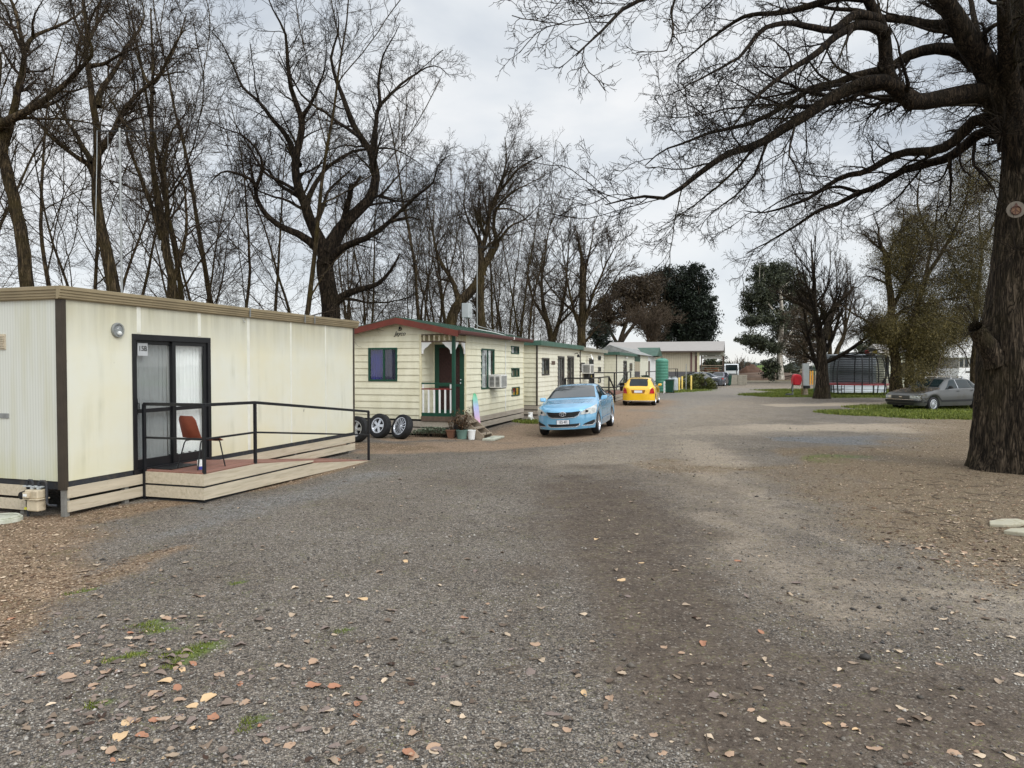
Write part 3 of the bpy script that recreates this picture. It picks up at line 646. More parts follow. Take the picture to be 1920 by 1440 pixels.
GPROF = [(0, 2.885), (-.03, 2.885), (-.05, 2.90), (-.05, 2.925), (-.062, 2.93), (-.062, 2.962), (-.075, 2.967), (-.075, 3.0), (-.09, 3.005), (-.09, 3.05), (-.075, 3.055), (0, 3.05)]
mb = MB(); mb.prism([(a, b) for a, b in GPROF], 'x', -.085, 7.62); mb.prism([(a, b) for a, b in GPROF], 'y', .003, 3.4)
mb.build('gutter', M['gutter'], ca)
mb = MB()
for x in (3.68, 5.4, 5.75): mb.box(x, x + .03, -.098, -.088, 2.89, 3.06)
mb.tube([(3.6, -.02, 2.86), (3.6, -.03, 2.80), (3.62, -.035, 2.79), (3.63, -.03, 2.82)], .006, 5)
mb.build('gutter_bracket', M['galv'], ca)
mb = MB(); mb.box(.03, LEN, .008, .1, .36, .468); mb.box(.02, .09, .1, 3.2, .36, .468); mb.build('chassis_beam', M['chassis'], ca)
for (z0, z1) in ((.247, .395), (.063, .21)):
    for (x0, x1) in ((.03, 1.28), (1.35, LEN)):
        mb = MB(); mb.box(x0, x1, -.028, -.006, z0, z1)
        for x in (x0 + .05, x0 + (x1 - x0) * .5, x1 - .06):
            for z in (z0 + .035, z1 - .035): mb.lathe([(0, -.033), (.009, -.033), (.009, -.026)], 8, (x, 0, z), 'y')
        mb.build('skirting_board', M['skirt'], ca)
    mb = MB(); mb.box(-.03, -.008, .655, 3.2, z0, z1)
    for z in (z0 + .035, z1 - .035): mb.lathe([(0, -.035), (.009, -.035), (.009, -.028)], 8, (0, .72, z), 'x')
    mb.build('skirting_board', M['skirt'], ca)
for (x, y) in ((.03, .03), (1.0, .03), (0.03, .75), (0.03, 2.2), (3.4, .04), (5.2, .04), (7.3, .04), (3, 2), (6, 2.5), (0.6, 2.4)):
    mb = MB(); mb.box(x - .035, x + .035, y - .035, y + .035, -.15, .36); mb.build('stump', M['stump'], ca)
# sliding door
dr = MB(); Z0, Z1, X0, X1 = .40, 2.48, 1.13, 2.76
dr.box(X0, X1, -.02, .075, Z1 - .09, Z1); dr.box(X0, X1, -.02, .075, Z0, Z0 + .07); dr.box(X0, X0 + .065, -.019, .074, Z0 + .07, Z1 - .09); dr.box(X1 - .065, X1, -.019, .074, Z0 + .07, Z1 - .09)
door = dr.build('sliding_door', M['alu_black'], ca, bevel=.004)
lf = MB(); xm = 1.95
for (x0, x1, y) in ((X0 + .065, xm + .05, .045), (xm - .02, X1 - .065, .008)):
    lf.box(x0, x0 + .07, y, y + .03, Z0 + .07, Z1 - .09); lf.box(x1 - .07, x1, y, y + .03, Z0 + .07, Z1 - .09)
    lf.box(x0 + .07, x1 - .07, y, y + .03, Z0 + .07, Z0 + .2); lf.box(x0 + .07, x1 - .07, y, y + .03, Z1 - .15, Z1 - .09); lf.box(x0 + .07, x1 - .07, y, y + .03, 1.30, 1.36)
lf.build('stile', M['alu_black'], door, bevel=.003)
for (x0, x1, y, g, lb) in ((X0 + .12, xm, .06, 'glass_dim', 'grey dusty pane'), (xm + .04, X1 - .12, .022, 'glass', 'clear pane')):
    mb = MB(); mb.box(x0, x1, y, y + .004, Z0 + .15, Z1 - .1); tag(mb.build('pane', M[g], door), lb)
tag(curtain('curtain', M['curtain_grey'], ca, X0 + .02, xm + .02, .16, .52, 2.42, 9, .022, .02), 'grey net curtain')
tag(curtain('curtain', M['curtain'], ca, xm - .02, X1 - .05, .13, .58, 2.42, 11, .02, .02, lean=.03), 'white curtain')
mb = MB(); mb.box(1.0, 2.9, 1.2, 1.22, .45, 2.6); mb.box(1.0, 2.9, .1, 1.2, .44, .455); mb.build('room_lining', M['inside'], ca)
mb = MB(); mb.box(X0 + .085, X0 + .115, .016, .046, 1.28, 1.52); mb.tube([(X0 + .1, .02, 1.34), (X0 + .1, -.02, 1.35), (X0 + .1, -.02, 1.45), (X0 + .1, .02, 1.46)], .009, 6); mb.build('handle', M['dark'], door)
sg = MB(); sg.box(1.275, 1.465, .038, .043, 2.16, 2.35); sign = sg.build('number_sign', M['grey_sign'], door)
text_mesh('lettering', '15B', .105, M['ink'], sign, (1.37, .036, 2.265), (R_(90), 0, 0), depth=.001, bold=.002)
# wall lamp
lm = MB(); lm.lathe([(0, 0), (.105, 0), (.108, -.02), (.1, -.035), (.082, -.035), (.08, -.015), (0, -.012)], 28, (.87, -.002, 2.52), 'y'); lamp = lm.build('wall_lamp', M['galv'], ca, smooth=True)
mb = MB(); mb.lathe([(.0, -.095), (.03, -.09), (.06, -.072), (.078, -.036)], 24, (.87, 0, 2.52), 'y'); mb.build('glass_dome', M['glass'], lamp, smooth=True)
mb = MB(); mb.lathe([(.0, -.062), (.022, -.055), (.033, -.035), (.028, -.012), (.016, .02)], 16, (.885, -.002, 2.475), 'y'); mb.build('bulb', M['white'], lamp, smooth=True)
mb = MB(); mb.box(-.014, -.002, 1.0, 1.24, 2.23, 2.44)
for i in range(6): mb.box(-.026, -.013, 1.015, 1.225, 2.25 + i * .031, 2.264 + i * .031)
mb.build('vent', M['skirt'], ca)
mb = MB(); mb.box(-.012, -.002, .965, 1.13, 1.295, 1.36); mb.build('name_plate', M['galv'], ca)
mb = MB(); mb.bar((2.0, -.07, 2.98), (2.02, -.02, 2.98), .004, .004); mb.box(4.6, 4.605, -.007, -.001, .9, 1.1) if False else None
# ------------------------------------------------------------------ deck with ramp
dk = thing('access_ramp', 'timber deck and ramp with black handrails before the sliding door', 'ramp', A0, ROWZ)
DX0, DX1, RX, DY = 1.30, 2.50, 6.24, -1.11; DZ = .45
def rz(x): return DZ if x <= DX1 else DZ + (0.015 - DZ) * (x - DX1) / (RX - DX1)
for nm, (a, b) in (('deck', (DX0, DX1)), ('ramp', (DX1 + .004, RX))):
    mb = MB(); n = 9; wd = (abs(DY) - .03) / n
    for i in range(n):
        y0 = DY + .012 + i * wd; y1 = y0 + wd - .008
        za, zb = rz(a), rz(b) - .0
        mb.add([(a, y0, za - .03), (b, y0, zb - .03), (b, y1, zb - .03), (a, y1, za - .03), (a, y0, za), (b, y0, zb), (b, y1, zb), (a, y1, za)], [(0, 1, 2, 3), (4, 7, 6, 5), (0, 4, 5, 1), (1, 5, 6, 2), (2, 6, 7, 3), (3, 7, 4, 0)])
    mb.build(nm, M['deck'], dk)
def screws(mb, y, pts):
    for x, z in pts: mb.lathe([(0, y - .004), (.009, y - .004), (.009, y + .003)], 8, (x, 0, z), 'y')
mb = MB(); xe = DX1 + (DZ - .26) / (DZ - .015) * (RX - DX1)
mb.prism([(DX0, .262), (DX0, .432), (DX1, .432), (xe - .05, .285), (xe - .05, .262)], 'y', DY - .022, DY); screws(mb, DY - .022, [(DX0 + .05, .29), (DX0 + .05, .40), (2.46, .29), (2.46, .40), (3.2, .30)]); mb.build('skirting_board', M['skirt'], dk)
mb = MB(); mb.prism([(DX0, .062), (DX0, .232), (xe, .232), (RX - .02, .012), (5.3, .012)], 'y', DY - .0221, DY); screws(mb, DY - .022, [(DX0 + .05, .09), (DX0 + .05, .20), (2.46, .09), (2.46, .20), (3.9, .09), (3.9, .2)]); mb.build('skirting_board', M['skirt'], dk)
for z0, z1 in ((.262, .432), (.062, .232)):
    mb = MB(); mb.box(DX0 - .022, DX0 - .001, DY - .022, -.035, z0, z1)
    for y in (DY + .05, -.09):
        for z in (z0 + .04, z1 - .04): mb.lathe([(0, DX0 - .026), (.009, DX0 - .026), (.009, DX0 - .02)], 8, (0, y, z), 'x')
    mb.build('skirting_board', M['skirt'], dk)
mb = MB(); mb.box(DX0 + .01, DX1, DY + .03, -.1, -.05, .03); mb.bar((DX1, DY + .02, .30), (RX - 1.6, DY + .02, .1), .03, .1); mb.box(DX0 + .02, DX1 + .02, DY + .01, DY + .04, .2, .3); mb.box(DX0 + .02, DX0 + .05, DY + .05, -.05, .2, .3); mb.build('bearer', M['chassis'], dk)
pw = .042; RP = [((1.285, -.055), .0, 1.44), ((1.325, DY + .01), .0, 1.44), ((2.48, DY + .01), .3, 1.42), ((6.19, DY + .01), -.12, 1.055)]
for (x, y), z0, z1 in RP:
    mb = MB(); mb.box(x - pw / 2, x + pw / 2, y - pw / 2, y + pw / 2, z0, z1); mb.build('post', M['black'], dk, bevel=.003)
def rail(zs, w):
    mb = MB(); pts = [(RP[i][0][0], RP[i][0][1], zs[i]) for i in range(4)]
    for p, q_ in zip(pts[:-1], pts[1:]): mb.bar(p, q_, w, w)
    mb.build('handrail', M['black'], dk, bevel=.004)
rail([1.44, 1.44, 1.42, 1.05], .046); rail([.94, .94, .94, .56], .03)
dm = MB()
for i in range(7): dm.box(1.42 + i * .085, 1.49 + i * .085, -.42, -.06, DZ + .002, DZ + .014)
for i in range(5): dm.box(1.42, 2.0, -.42 + i * .08, -.40 + i * .08, DZ + .003, DZ + .012)
tag(dm.build('doormat', M['dark'], None, loc=A0, rot=(0, 0, ROWZ)), 'dark grid doormat on the deck at the sliding door', 'doormat')
# plastic chair on the deck
ch = thing('plastic_chair', 'red brown plastic shell chair with thin metal legs on the deck', 'chair', row(A0, 1.80, -.66, DZ), ROWZ - R_(10))
def sheet(fn, nu, nv, th):
    mb = MB(); vs = []
    for s_ in (0, 1):
        for j in range(nv + 1):
            for i in range(nu + 1):
                p = Vector(fn(i / nu, j / nv)); vs.append((p.x, p.y, p.z - (th if s_ else 0)) if True else p)
    k = (nu + 1) * (nv + 1)
    fs = [(j * (nu + 1) + i, j * (nu + 1) + i + 1, (j + 1) * (nu + 1) + i + 1, (j + 1) * (nu + 1) + i) for j in range(nv) for i in range(nu)]
    f2 = [tuple(a + k for a in f[::-1]) for f in fs]
    ed = [i for i in range(nu + 1)] + [(j + 1) * (nu + 1) - 1 for j in range(1, nv + 1)] + [nv * (nu + 1) + i for i in range(nu - 1, -1, -1)] + [j * (nu + 1) for j in range(nv - 1, 0, -1)]
    f3 = [(ed[a], ed[(a + 1) % len(ed)], ed[(a + 1) % len(ed)] + k, ed[a] + k) for a in range(len(ed))]
    mb.add(vs, fs + f2 + f3); return mb
def seatf(u, v):
    x = .21 - .42 * u; y = (v - .5) * (.43 - .03 * u); return (x, y, .445 + .02 * (2 * v - 1) ** 2 - .02 * math.sin(u * 3.1) - (.05 * max(0, .18 - u) / .18))
def backf(u, v):
    wd = .41 - .05 * u - (.10 * max(0, u - .85) / .15); return (-.20 - .10 * u - .03 * math.sin(u * 3.1) * (1 - (2 * v - 1) ** 2) + .02 * (2 * v - 1) ** 2, (v - .5) * wd, .47 + .34 * u)
def normsheet(fn, nu, nv, th):
    mb = sheet(fn, nu, nv, 0); k = (nu + 1) * (nv + 1)
    mb.v = mb.v[:k] + [(a - th, b, c) for a, b, c in mb.v[:k]]; return mb
sheet(seatf, 10, 10, .008).build('seat', M['rust_plastic'], ch, smooth=True); normsheet(backf, 10, 10, .009).build('backrest', M['rust_plastic'], ch, smooth=True)
for sy in (-1, 1):
    for (x0, x1) in ((.16, .23), (-.16, -.27)):
        mb = MB(); mb.tube([(x0 * .4, sy * .16, .425), (x0, sy * .17, .42), (x0 + (x1 - x0) * .2, sy * .18, .38), (x1, sy * .225, 0.0)], .010, 7); mb.build('leg', M['dark'], ch, smooth=True)
tn = thing('paint_tin', 'small white tin with blue base by the railing post on the deck', 'tin', row(A0, 1.60, -.80, DZ))
mb = MB(); mb.lathe([(0, .003), (.05, .003), (.05, .14), (.047, .145), (.044, .14), (.044, .02), (0, .02)], 20); mb.build('can', M['white'], tn, smooth=True)
mb = MB(); mb.lathe([(.0505, .004), (.0508, .05), (.0505, .052)], 20); mb.build('label_band', pm('blue paper', L(60, 66, 150), .6, .2, 20), tn)
# gas meter
gm = thing('gas_meter', 'beige gas meter hanging on grey pipes at the cabin corner', 'gas meter', A0, ROWZ)
mb = MB(); mb.box(-.20, -.04, .235, .465, .26, .375); mb.box(-.185, -.055, .25, .45, .09, .245); mb.build('body', M['meter'], gm, bevel=.02, seg=3)
mb = MB(); mb.box(-.212, -.03, .222, .478, .246, .262); mb.build('flange', M['meter'], gm, bevel=.004)
mb = MB(); mb.box(-.235, -.19, .36, .45, .275, .345); dial = mb.build('dial_box', M['meter'], gm, bevel=.004)
mb = MB(); mb.box(-.24, -.234, .375, .435, .295, .33); mb.build('dial', M['white'], dial)
mb = MB(); mb.box(-.15, -.09, .24, .55, .405, .418); mb.lathe([(.022, .37), (.03, .38), (.03, .405)], 12, (-.12, .30, 0)); mb.lathe([(.022, .37), (.03, .38), (.03, .405)], 12, (-.12, .41, 0)); mb.build('bracket', M['grey_pvc'], gm)
mb = MB()
mb.tube([(-.12, .30, .41), (-.12, .30, .46), (-.11, .28, .485), (-.1, .22, .485), (-.1, .195, .46), (-.1, .19, .2), (-.09, .17, .165), (-.05, .08, .16)], .017, 8)
mb.tube([(-.12, .41, .41), (-.12, .41, .46), (-.12, .43, .49), (-.12, .48, .49), (-.12, .5, .46), (-.12, .5, .05), (-.12, .49, -.05)], .016, 8)
mb.build('pipe', M['chassis'], gm, smooth=True)
mb = MB(); mb.lathe([(0, -.05), (.05, -.045), (.055, 0), (.05, .03), (0, .035)], 14, (-.14, .54, .29), 'x'); mb.box(-.15, -.09, .485, .52, .22, .36); mb.build('regulator', M['dark'], gm, smooth=True)
mb = MB(); mb.box(-.15, -.1, .48, .53, .10, .13); mb.build('tap', pm('yellow tap', L(196, 190, 60), .5), gm)
mb = MB(); mb.lathe([(0, .05), (.2, .055), (.225, .045), (.23, 0)], 24); mb.lathe([(.17, .06), (.19, .07), (.205, .06), (.2, .05)], 24)
tag(mb.build('drain_cover', M['conc'], None, smooth=True, loc=G(4, 978)), 'round pale green concrete drain cover beside the cream cabin', 'drain cover')

# ------------------------------------------------------------------ weatherboard cabins
BH = .195
def clad(mb, org, du, dn, u0, u1, z0, z1, holes=(), top=None, lap=.024):
    """lapped boards on a wall: org + du*u, outward normal dn; top(u) may slope"""
    org, du, dn = (np.array(a, float) for a in (org, du, dn))
    nb = int(math.floor(z0 / BH)); z = nb * BH
    while z < z1 - 1e-4:
        a, b = max(z, z0), min(z + BH, z1)
        cuts = sorted({a, b, *[h[k] for h in holes for k in (2, 3) if a < h[k] < b]})
        for za, zb in zip(cuts[:-1], cuts[1:]):
            zm = (za + zb) / 2; segs = [(u0, u1)]
            for h in holes:
                if h[2] < zm < h[3]:
                    ns = []
                    for s0, s1 in segs:
                        if h[0] > s0: ns.append((s0, min(s1, h[0])))
                        if h[1] < s1: ns.append((max(s0, h[1]), s1))
                    segs = [s for s in ns if s[1] - s[0] > 1e-4]
            for s0, s1 in segs:
                if top is not None:   # gable: trim the strip under the roof line
                    us = np.linspace(s0, s1, 41); ok = [u for u in us if top(u) > za]
                    if not ok: continue
                    s0, s1 = min(ok), max(ok)
                def pt(u, zz): return tuple(org + du * u + dn * (lap * (1 - (zz - z) / BH)) + np.array([0, 0, zz]))
                if top is None: mb.quad(pt(s0, za), pt(s1, za), pt(s1, zb), pt(s0, zb))
                else:
                    us = np.linspace(s0, s1, 21)
                    for q0, q1 in zip(us[:-1], us[1:]): mb.quad(pt(q0, za), pt(q1, za), pt(q1, min(zb, max(za, top(q1)))), pt(q0, min(zb, max(za, top(q0)))))
                if abs(za - z) < 1e-6:
                    p0, p1 = np.array(pt(s0, za)), np.array(pt(s1, za)); mb.quad(tuple(p0), tuple(p0 - dn * (lap + .004)), tuple(p1 - dn * (lap + .004)), tuple(p1))
        z += BH
    return mb
FR = ((0, 0, 0), (1, 0, 0), (0, -1, 0)); EN = ((0, 0, 0), (0, 1, 0), (-1, 0, 0))
def cladder(face, *a, **k):
    mb = MB(); clad(mb, face[0], face[1], face[2], *a, **k); return mb
def window(parent, face, u0, u1, z0, z1, split=None, frame='green', fw=.045, gl='glass_dim', depth=.03, name='window', bars=()):
    """window set in a clad wall: frame > pane"""
    org, du, dn = (np.array(a, float) for a in face)
    def bx(mb, a0, a1, b0, b1, d0, d1):
        vs = [tuple(org + du * a + dn * d + np.array([0, 0, b])) for d in (d0, d1) for b in (b0, b1) for a in (a0, a1)]
        mb.add(vs, [(0, 2, 3, 1), (4, 5, 7, 6), (0, 1, 5, 4), (2, 6, 7, 3), (0, 4, 6, 2), (1, 3, 7, 5)])
    mb = MB()
    bx(mb, u0, u1, z1 - fw, z1, -.03, depth); bx(mb, u0, u1, z0, z0 + fw, -.03, depth); bx(mb, u0, u0 + fw, z0 + fw, z1 - fw, -.03, depth - .001); bx(mb, u1 - fw, u1, z0 + fw, z1 - fw, -.03, depth - .001)
    if split: bx(mb, split - fw * .5, split + fw * .5, z0 + fw, z1 - fw, -.02, depth - .006)
    for b_ in bars: bx(mb, u0 + fw, u1 - fw, b_ - .02, b_ + .02, -.02, depth - .008)
    wn = mb.build(name, M[frame], parent, bevel=.003)
    mb = MB(); bx(mb, u0 + fw * .8, u1 - fw * .8, z0 + fw * .8, z1 - fw * .8, -.004, .004); mb.build('pane', M[gl], wn)
    return wn
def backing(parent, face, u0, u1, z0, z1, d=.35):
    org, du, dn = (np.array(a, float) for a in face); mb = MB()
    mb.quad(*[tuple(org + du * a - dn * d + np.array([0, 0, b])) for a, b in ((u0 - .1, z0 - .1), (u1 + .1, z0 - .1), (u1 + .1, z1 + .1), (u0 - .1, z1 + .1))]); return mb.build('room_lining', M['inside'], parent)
def wcurtain(parent, face, u0, u1, z0, z1, m, folds, d=.07, lean=0.0):
    axis = 'x' if abs(face[1][0]) > .5 else 'y'; y = (-face[2][1] * d * 1 + face[0][1]) if axis == 'x' else (-face[2][0] * d + face[0][0])
    return curtain('curtain', m, parent, u0 + (face[0][0] if axis == 'x' else face[0][1]), u1 + (face[0][0] if axis == 'x' else face[0][1]), y, z0, z1, folds, .012, 0, axis, lean)

cb = thing('cabin', 'weatherboard cabin with red gabled fascia and green corner porch', 'cabin', B0, ROWZ)
LB, DB, AX, AY = 7.0, 3.30, .90, 1.03      # length, width, porch recess
fh = [(2.27, 3.55, 1.27, 2.57), (5.42, 6.38, 2.45, 2.74), (5.45, 6.42, 1.62, 1.94), (5.48, 6.46, .92, 1.25)]
def gable(y): return 2.93 + (3.30 - 2.93) * (1 - abs(y - 1.66) / 1.66)
mb = cladder(FR, AX, LB, .42, 2.94, fh); mb.box(AX, LB, .012, .05, .42, .43); mb.build('front_wall', M['board'], cb)
eh = [(1.77, 2.72, 1.56, 2.55)]
mb = cladder(EN, AY, DB, .47, 2.93, eh); clad(mb, (0, 0, 0), (0, 1, 0), (-1, 0, 0), 0, DB, 2.93, 3.34, (), gable); mb.build('end_wall', M['board'], cb)
mb = MB(); clad(mb, (AX, 0, 0), (0, 1, 0), (-1, 0, 0), 0, AY, .56, 2.93, [(0.02, AY - .06, .56, 2.66)]); clad(mb, (0, AY, 0), (1, 0, 0), (0, -1, 0), 0.0, AX, .56, 2.93); mb.quad((0, 0, 2.925), (AX, 0, 2.925), (AX, AY, 2.925), (0, AY, 2.925)); mb.build('porch_wall', M['board'], cb)
mb = MB(); mb.quad((LB, 0, .4), (LB, DB, .4), (LB, DB, 3.0), (LB, 0, 3.0)); mb.quad((0, DB, .4), (LB, DB, .4), (LB, DB, 3.0), (0, DB, 3.0)); mb.quad((.05, .05, .44), (LB, .05, .44), (LB, DB, .44), (.05, DB, .44)); mb.build('rear_wall', M['board'], cb)
for q_ in ((-.03, .03, AY - .03, AY + .03, .47, 2.93), (AX - .02, AX + .05, -.025, .03, .42, 2.93), (-.022, .02, DB - .03, DB + .02, .47, 2.93), (LB - .03, LB + .02, -.022, .02, .42, 2.93)): MB().box(*q_).build('corner_trim', pm('cream trim', L(214, 206, 172), .5, .1), cb)
ry = lambda y: 3.02 + .40 * (1 - abs(y - 1.66) / 1.92)
mb = MB()
for y0, y1 in ((-.24, 1.66), (1.66, 3.54)):
    n = 9
    mb.add([(-.30, y0, ry(y0)), (LB + .2, y0, ry(y0)), (LB + .2, y1, ry(y1)), (-.30, y1, ry(y1)), (-.30, y0, ry(y0) - .03), (LB + .2, y0, ry(y0) - .03), (LB + .2, y1, ry(y1) - .03), (-.30, y1, ry(y1) - .03)], [(0, 1, 2, 3), (7, 6, 5, 4), (0, 4, 5, 1), (2, 6, 7, 3), (0, 3, 7, 4), (1, 5, 6, 2)])
    for i in range(34):
        x = -.25 + i * .215
        mb.bar((x, y0, ry(y0) + .008), (x, y1, ry(y1) + .008), .035, .02)
roofB = mb.build('roof', M['green_roof'], cb)
mb = MB()
for y0, y1 in ((-.26, 1.66), (1.66, 3.56)):
    mb.prism([(y0, ry(y0) - .19), (y1, ry(y1) - .19), (y1, ry(y1) - .012), (y0, ry(y0) - .012)], 'x', -.335, -.302)
mb.build('fascia', M['red_fascia'], cb)
mb = MB(); mb.prism([(-.245, 2.90), (-.30, 2.90), (-.335, 2.93), (-.335, 3.0), (-.325, 3.02), (-.245, 3.02)], 'x', -.30, LB + .25); mb.build('gutter', M['red_gutter'], cb)
mb = MB(); mb.quad((-.30, -.24, 2.915), (LB + .2, -.24, 2.915), (LB + .2, -.0, 2.92), (-.30, 0, 2.92)); mb.quad((-.30, 0, 2.93), (0, 0, 2.93), (0, DB / 2, 3.30), (-.30, DB / 2, 3.30)); mb.quad((-.30, DB, 2.93), (0, DB, 2.93), (0, DB / 2, 3.30), (-.30, DB / 2, 3.30)); mb.build('eave_lining', M['timber_brown'], cb)
for z0, z1 in ((.25, .41), (.05, .215)):
    mb = MB(); mb.box(.95, LB, -.025, -.003, z0 + .02, z1 + .02); mb.build('skirting_board', M['skirt_grey'], cb)
    mb = MB(); mb.box(-.027, -.004, 0, DB, z0, z1); mb.build('skirting_board', M['skirt_grey'], cb)
mb = MB(); mb.box(.05, LB - .05, .05, .1, -.2, .42); mb.box(.02, .06, .05, DB, -.2, .46); mb.build('underfloor', M['inside'], cb)
mb = MB(); mb.box(-.06, AX, -.06, AY - .03, .475, .56); mb.box(-.06, -.03, 0, AY - .03, .42, .475); mb.build('porch_floor', M['timber_brown'], cb)
mb = MB(); mb.box(-.05, .04, -.05, .04, .56, 2.93); mb.build('porch_post', M['green'], cb, bevel=.004)
bal = MB(); bal.box(-.02, .02, .04, AY - .03, 1.49, 1.53); bal.box(-.02, .02, .04, AY - .03, .56, .66); bl_ = bal.build('balustrade', M['green'], cb)
mb = MB(); mb.box(-.018, .018, .04, AY - .03, 1.33, 1.365); mb.build('rail', pm('red rail', L(120, 40, 38), .5, .15), bl_)
for i in range(6):
    y = .07 + i * (AY - .17) / 5; mb = MB(); mb.box(-.016, .016, y, y + .045, .66, 1.33 if 0 < i < 5 else 1.49); mb.build('baluster', M['white'], bl_)
val = MB(); val.box(-.03, .03, .04, AY - .03, 2.70, 2.735); val.box(.04, AX - .02, -.03, .03, 2.70, 2.735); val.box(-.03, .03, .04, AY - .03, 2.90, 2.925); val.box(.04, AX - .02, -.03, .03, 2.90, 2.925); vl = val.build('valance', M['timber_brown'], cb)
mb = MB()
for i in range(6): y = .10 + i * (AY - .24) / 5; mb.box(-.014, .014, y, y + .05, 2.735, 2.90)
for i in range(6): x = .10 + i * (AX - .24) / 5; mb.box(x, x + .05, -.014, .014, 2.735, 2.90)
mb.build('slat', pm('cream slat', L(206, 198, 170), .6, .1), vl)
def brk(a, b, pts): return pts
BR = [(0, 0), (.0, -.34), (.05, -.33), (.06, -.24), (.12, -.17), (.20, -.12), (.26, -.05), (.30, -.04), (.30, 0)]
for (ax_, y0, sgn) in (('x', .045, 1), ('x', AY - .035, -1)):
    mb = MB(); mb.prism([(y0 + sgn * a, 2.70 + b) for a, b in BR], 'x', -.018, .018); mb.build('bracket', M['white'], cb)
for (x0, sgn) in ((.045, 1), (AX - .03, -1)):
    mb = MB(); mb.prism([(x0 + sgn * a, 2.70 + b) for a, b in BR], 'y', -.018, .018); mb.build('bracket', M['white'], cb)
dd = MB(); dx = AX - .03
dd.box(dx, dx + .06, .02, AY - .06, 2.56, 2.66); dd.box(dx, dx + .06, .02, .16, .56, 2.56); dd.box(dx, dx + .06, AY - .20, AY - .06, .56, 2.56); dd.box(dx, dx + .06, .16, AY - .2, .56, .70); dd.box(dx, dx + .06, .16, AY - .2, 1.40, 1.47); door2 = dd.build('door', M['green'], cb, bevel=.003)
mb = MB(); mb.box(dx + .02, dx + .03, .15, AY - .19, .69, 2.57)
for i in range(-8, 22):
    for sg_ in (1, -1):
        z0_ = .70 + i * .12; p0 = [.16, z0_ if sg_ > 0 else z0_ + .67]; y0_, y1_ = .16, AY - .2; a = z0_; b = z0_ + (y1_ - y0_)
        za, zb = (a, b) if sg_ > 0 else (b, a)
        t0 = 0.0; t1 = 1.0
        def cl(za, zb):
            ts = [0.0, 1.0]
            lo, hi = .70, 2.56
            if za == zb: return None
            t_lo = (lo - za) / (zb - za); t_hi = (hi - za) / (zb - za)
            a_, b_ = max(0, min(t_lo, t_hi)), min(1, max(t_lo, t_hi)); return (a_, b_) if b_ > a_ else None
        r_ = cl(za, zb)
        if r_: mb.bar((dx + .014, y0_ + (y1_ - y0_) * r_[0], za + (zb - za) * r_[0]), (dx + .014, y0_ + (y1_ - y0_) * r_[1], za + (zb - za) * r_[1]), .012, .012, (1, 0, 0))
mb.build('security_mesh', M['screen'], door2)
mb = MB(); mb.lathe([(0, dx - .05), (.022, dx - .045), (.026, dx - .03), (.012, dx - .02), (.012, dx)], 12, (0, .12, 1.5), 'x'); mb.lathe([(0, dx - .02), (.02, dx - .015), (.02, dx)], 12, (0, .12, 1.6), 'x'); mb.build('handle', M['chrome'], door2, smooth=True)
window(cb, EN, 1.77, 2.72, 1.56, 2.55, 2.21, 'green', .055, 'glass')
backing(cb, EN, 1.7, 2.8, 1.5, 2.6, .3)
tag(wcurtain(cb, EN, 2.22, 2.68, 1.58, 2.52, M['curtain_blue'], 6), 'bright blue curtain'); tag(wcurtain(cb, EN, 1.8, 2.22, 1.58, 2.52, M['curtain_navy'], 3), 'dark blue curtain')
window(cb, FR, 2.27, 3.55, 1.27, 2.57, 2.92, 'green', .05, 'glass'); backing(cb, FR, 2.2, 3.6, 1.2, 2.6, .4)
wcurtain(cb, FR, 2.3, 2.9, 1.3, 2.52, M['curtain_grey'], 7); wcurtain(cb, FR, 2.96, 3.42, 1.5, 2.52, M['curtain'], 5, lean=.05)
for (u0, u1, z0, z1) in fh[1:]:
    window(cb, FR, u0, u1, z0, z1, (u0 + u1) / 2 + .02, 'green', .04, 'glass'); backing(cb, FR, u0, u1, z0, z1, .3); wcurtain(cb, FR, u0 + .04, (u0 + u1) / 2 - .05, z0 + .03, z1 - .1, M['curtain_grey'], 4)
mb = MB(); mb.tube([(4.72, -.34, 3.03), (4.72, -.36, 2.95), (4.72, -.2, 2.88), (4.72, -.03, 2.86), (4.72, -.03, .45)], .018, 7); mb.tube([(4.72, -.36, 2.98), (4.5, .3, 3.18), (4.1, .9, 3.3)], .012, 6); mb.build('conduit', M['white'], cb, smooth=True)
lg = text_mesh('logo_lettering', 'Jayco', .165, M['ink'], cb, (-.024, 1.68, 2.955), (R_(90), 0, R_(-90)), shear=.35, depth=.002, bold=.003)
mb = MB(); q_ = []
for i in range(22):
    a = R_(-150 + i * 13); q_.append((.055 * math.cos(a), .05 * math.sin(a)))
mb.tube([(-.026, 1.68 - a, 3.10 + b) for a, b in q_], .012, 5); mb.lathe([(0, -.03), (.028, -.028), (.03, -.02)], 12, (0, 1.69, 3.11), 'x'); mb.build('logo_emblem', M['ink'], cb)
# window air conditioner
ac = thing('air_conditioner', 'boxy window air conditioner jutting from the red gabled cabin', 'air conditioner', row(B0, 3.02, 0, 1.30), ROWZ)
mb = MB(); mb.box(0, .66, -.42, .1, 0, .43); mb.build('casing', pm('off white casing', L(208, 206, 198), .5, .1), ac, bevel=.012)
mb = MB()
for i in range(9): mb.box(.06, .60, -.428, -.42, .05 + i * .038, .065 + i * .038)
mb.build('grille', M['dark'], ac)
mb = MB()
for i in range(8):
    mb.box(-.008, 0, -.37, -.24, .05 + i * .042, .072 + i * .042); mb.box(-.008, 0, -.19, -.04, .05 + i * .042, .072 + i * .042)
mb.build('side_vent', M['dark'], ac)
mb = MB(); mb.box(.05, .6, -.4, -.05, -.03, -.001); mb.build('drip_tray', M['dark'], ac)
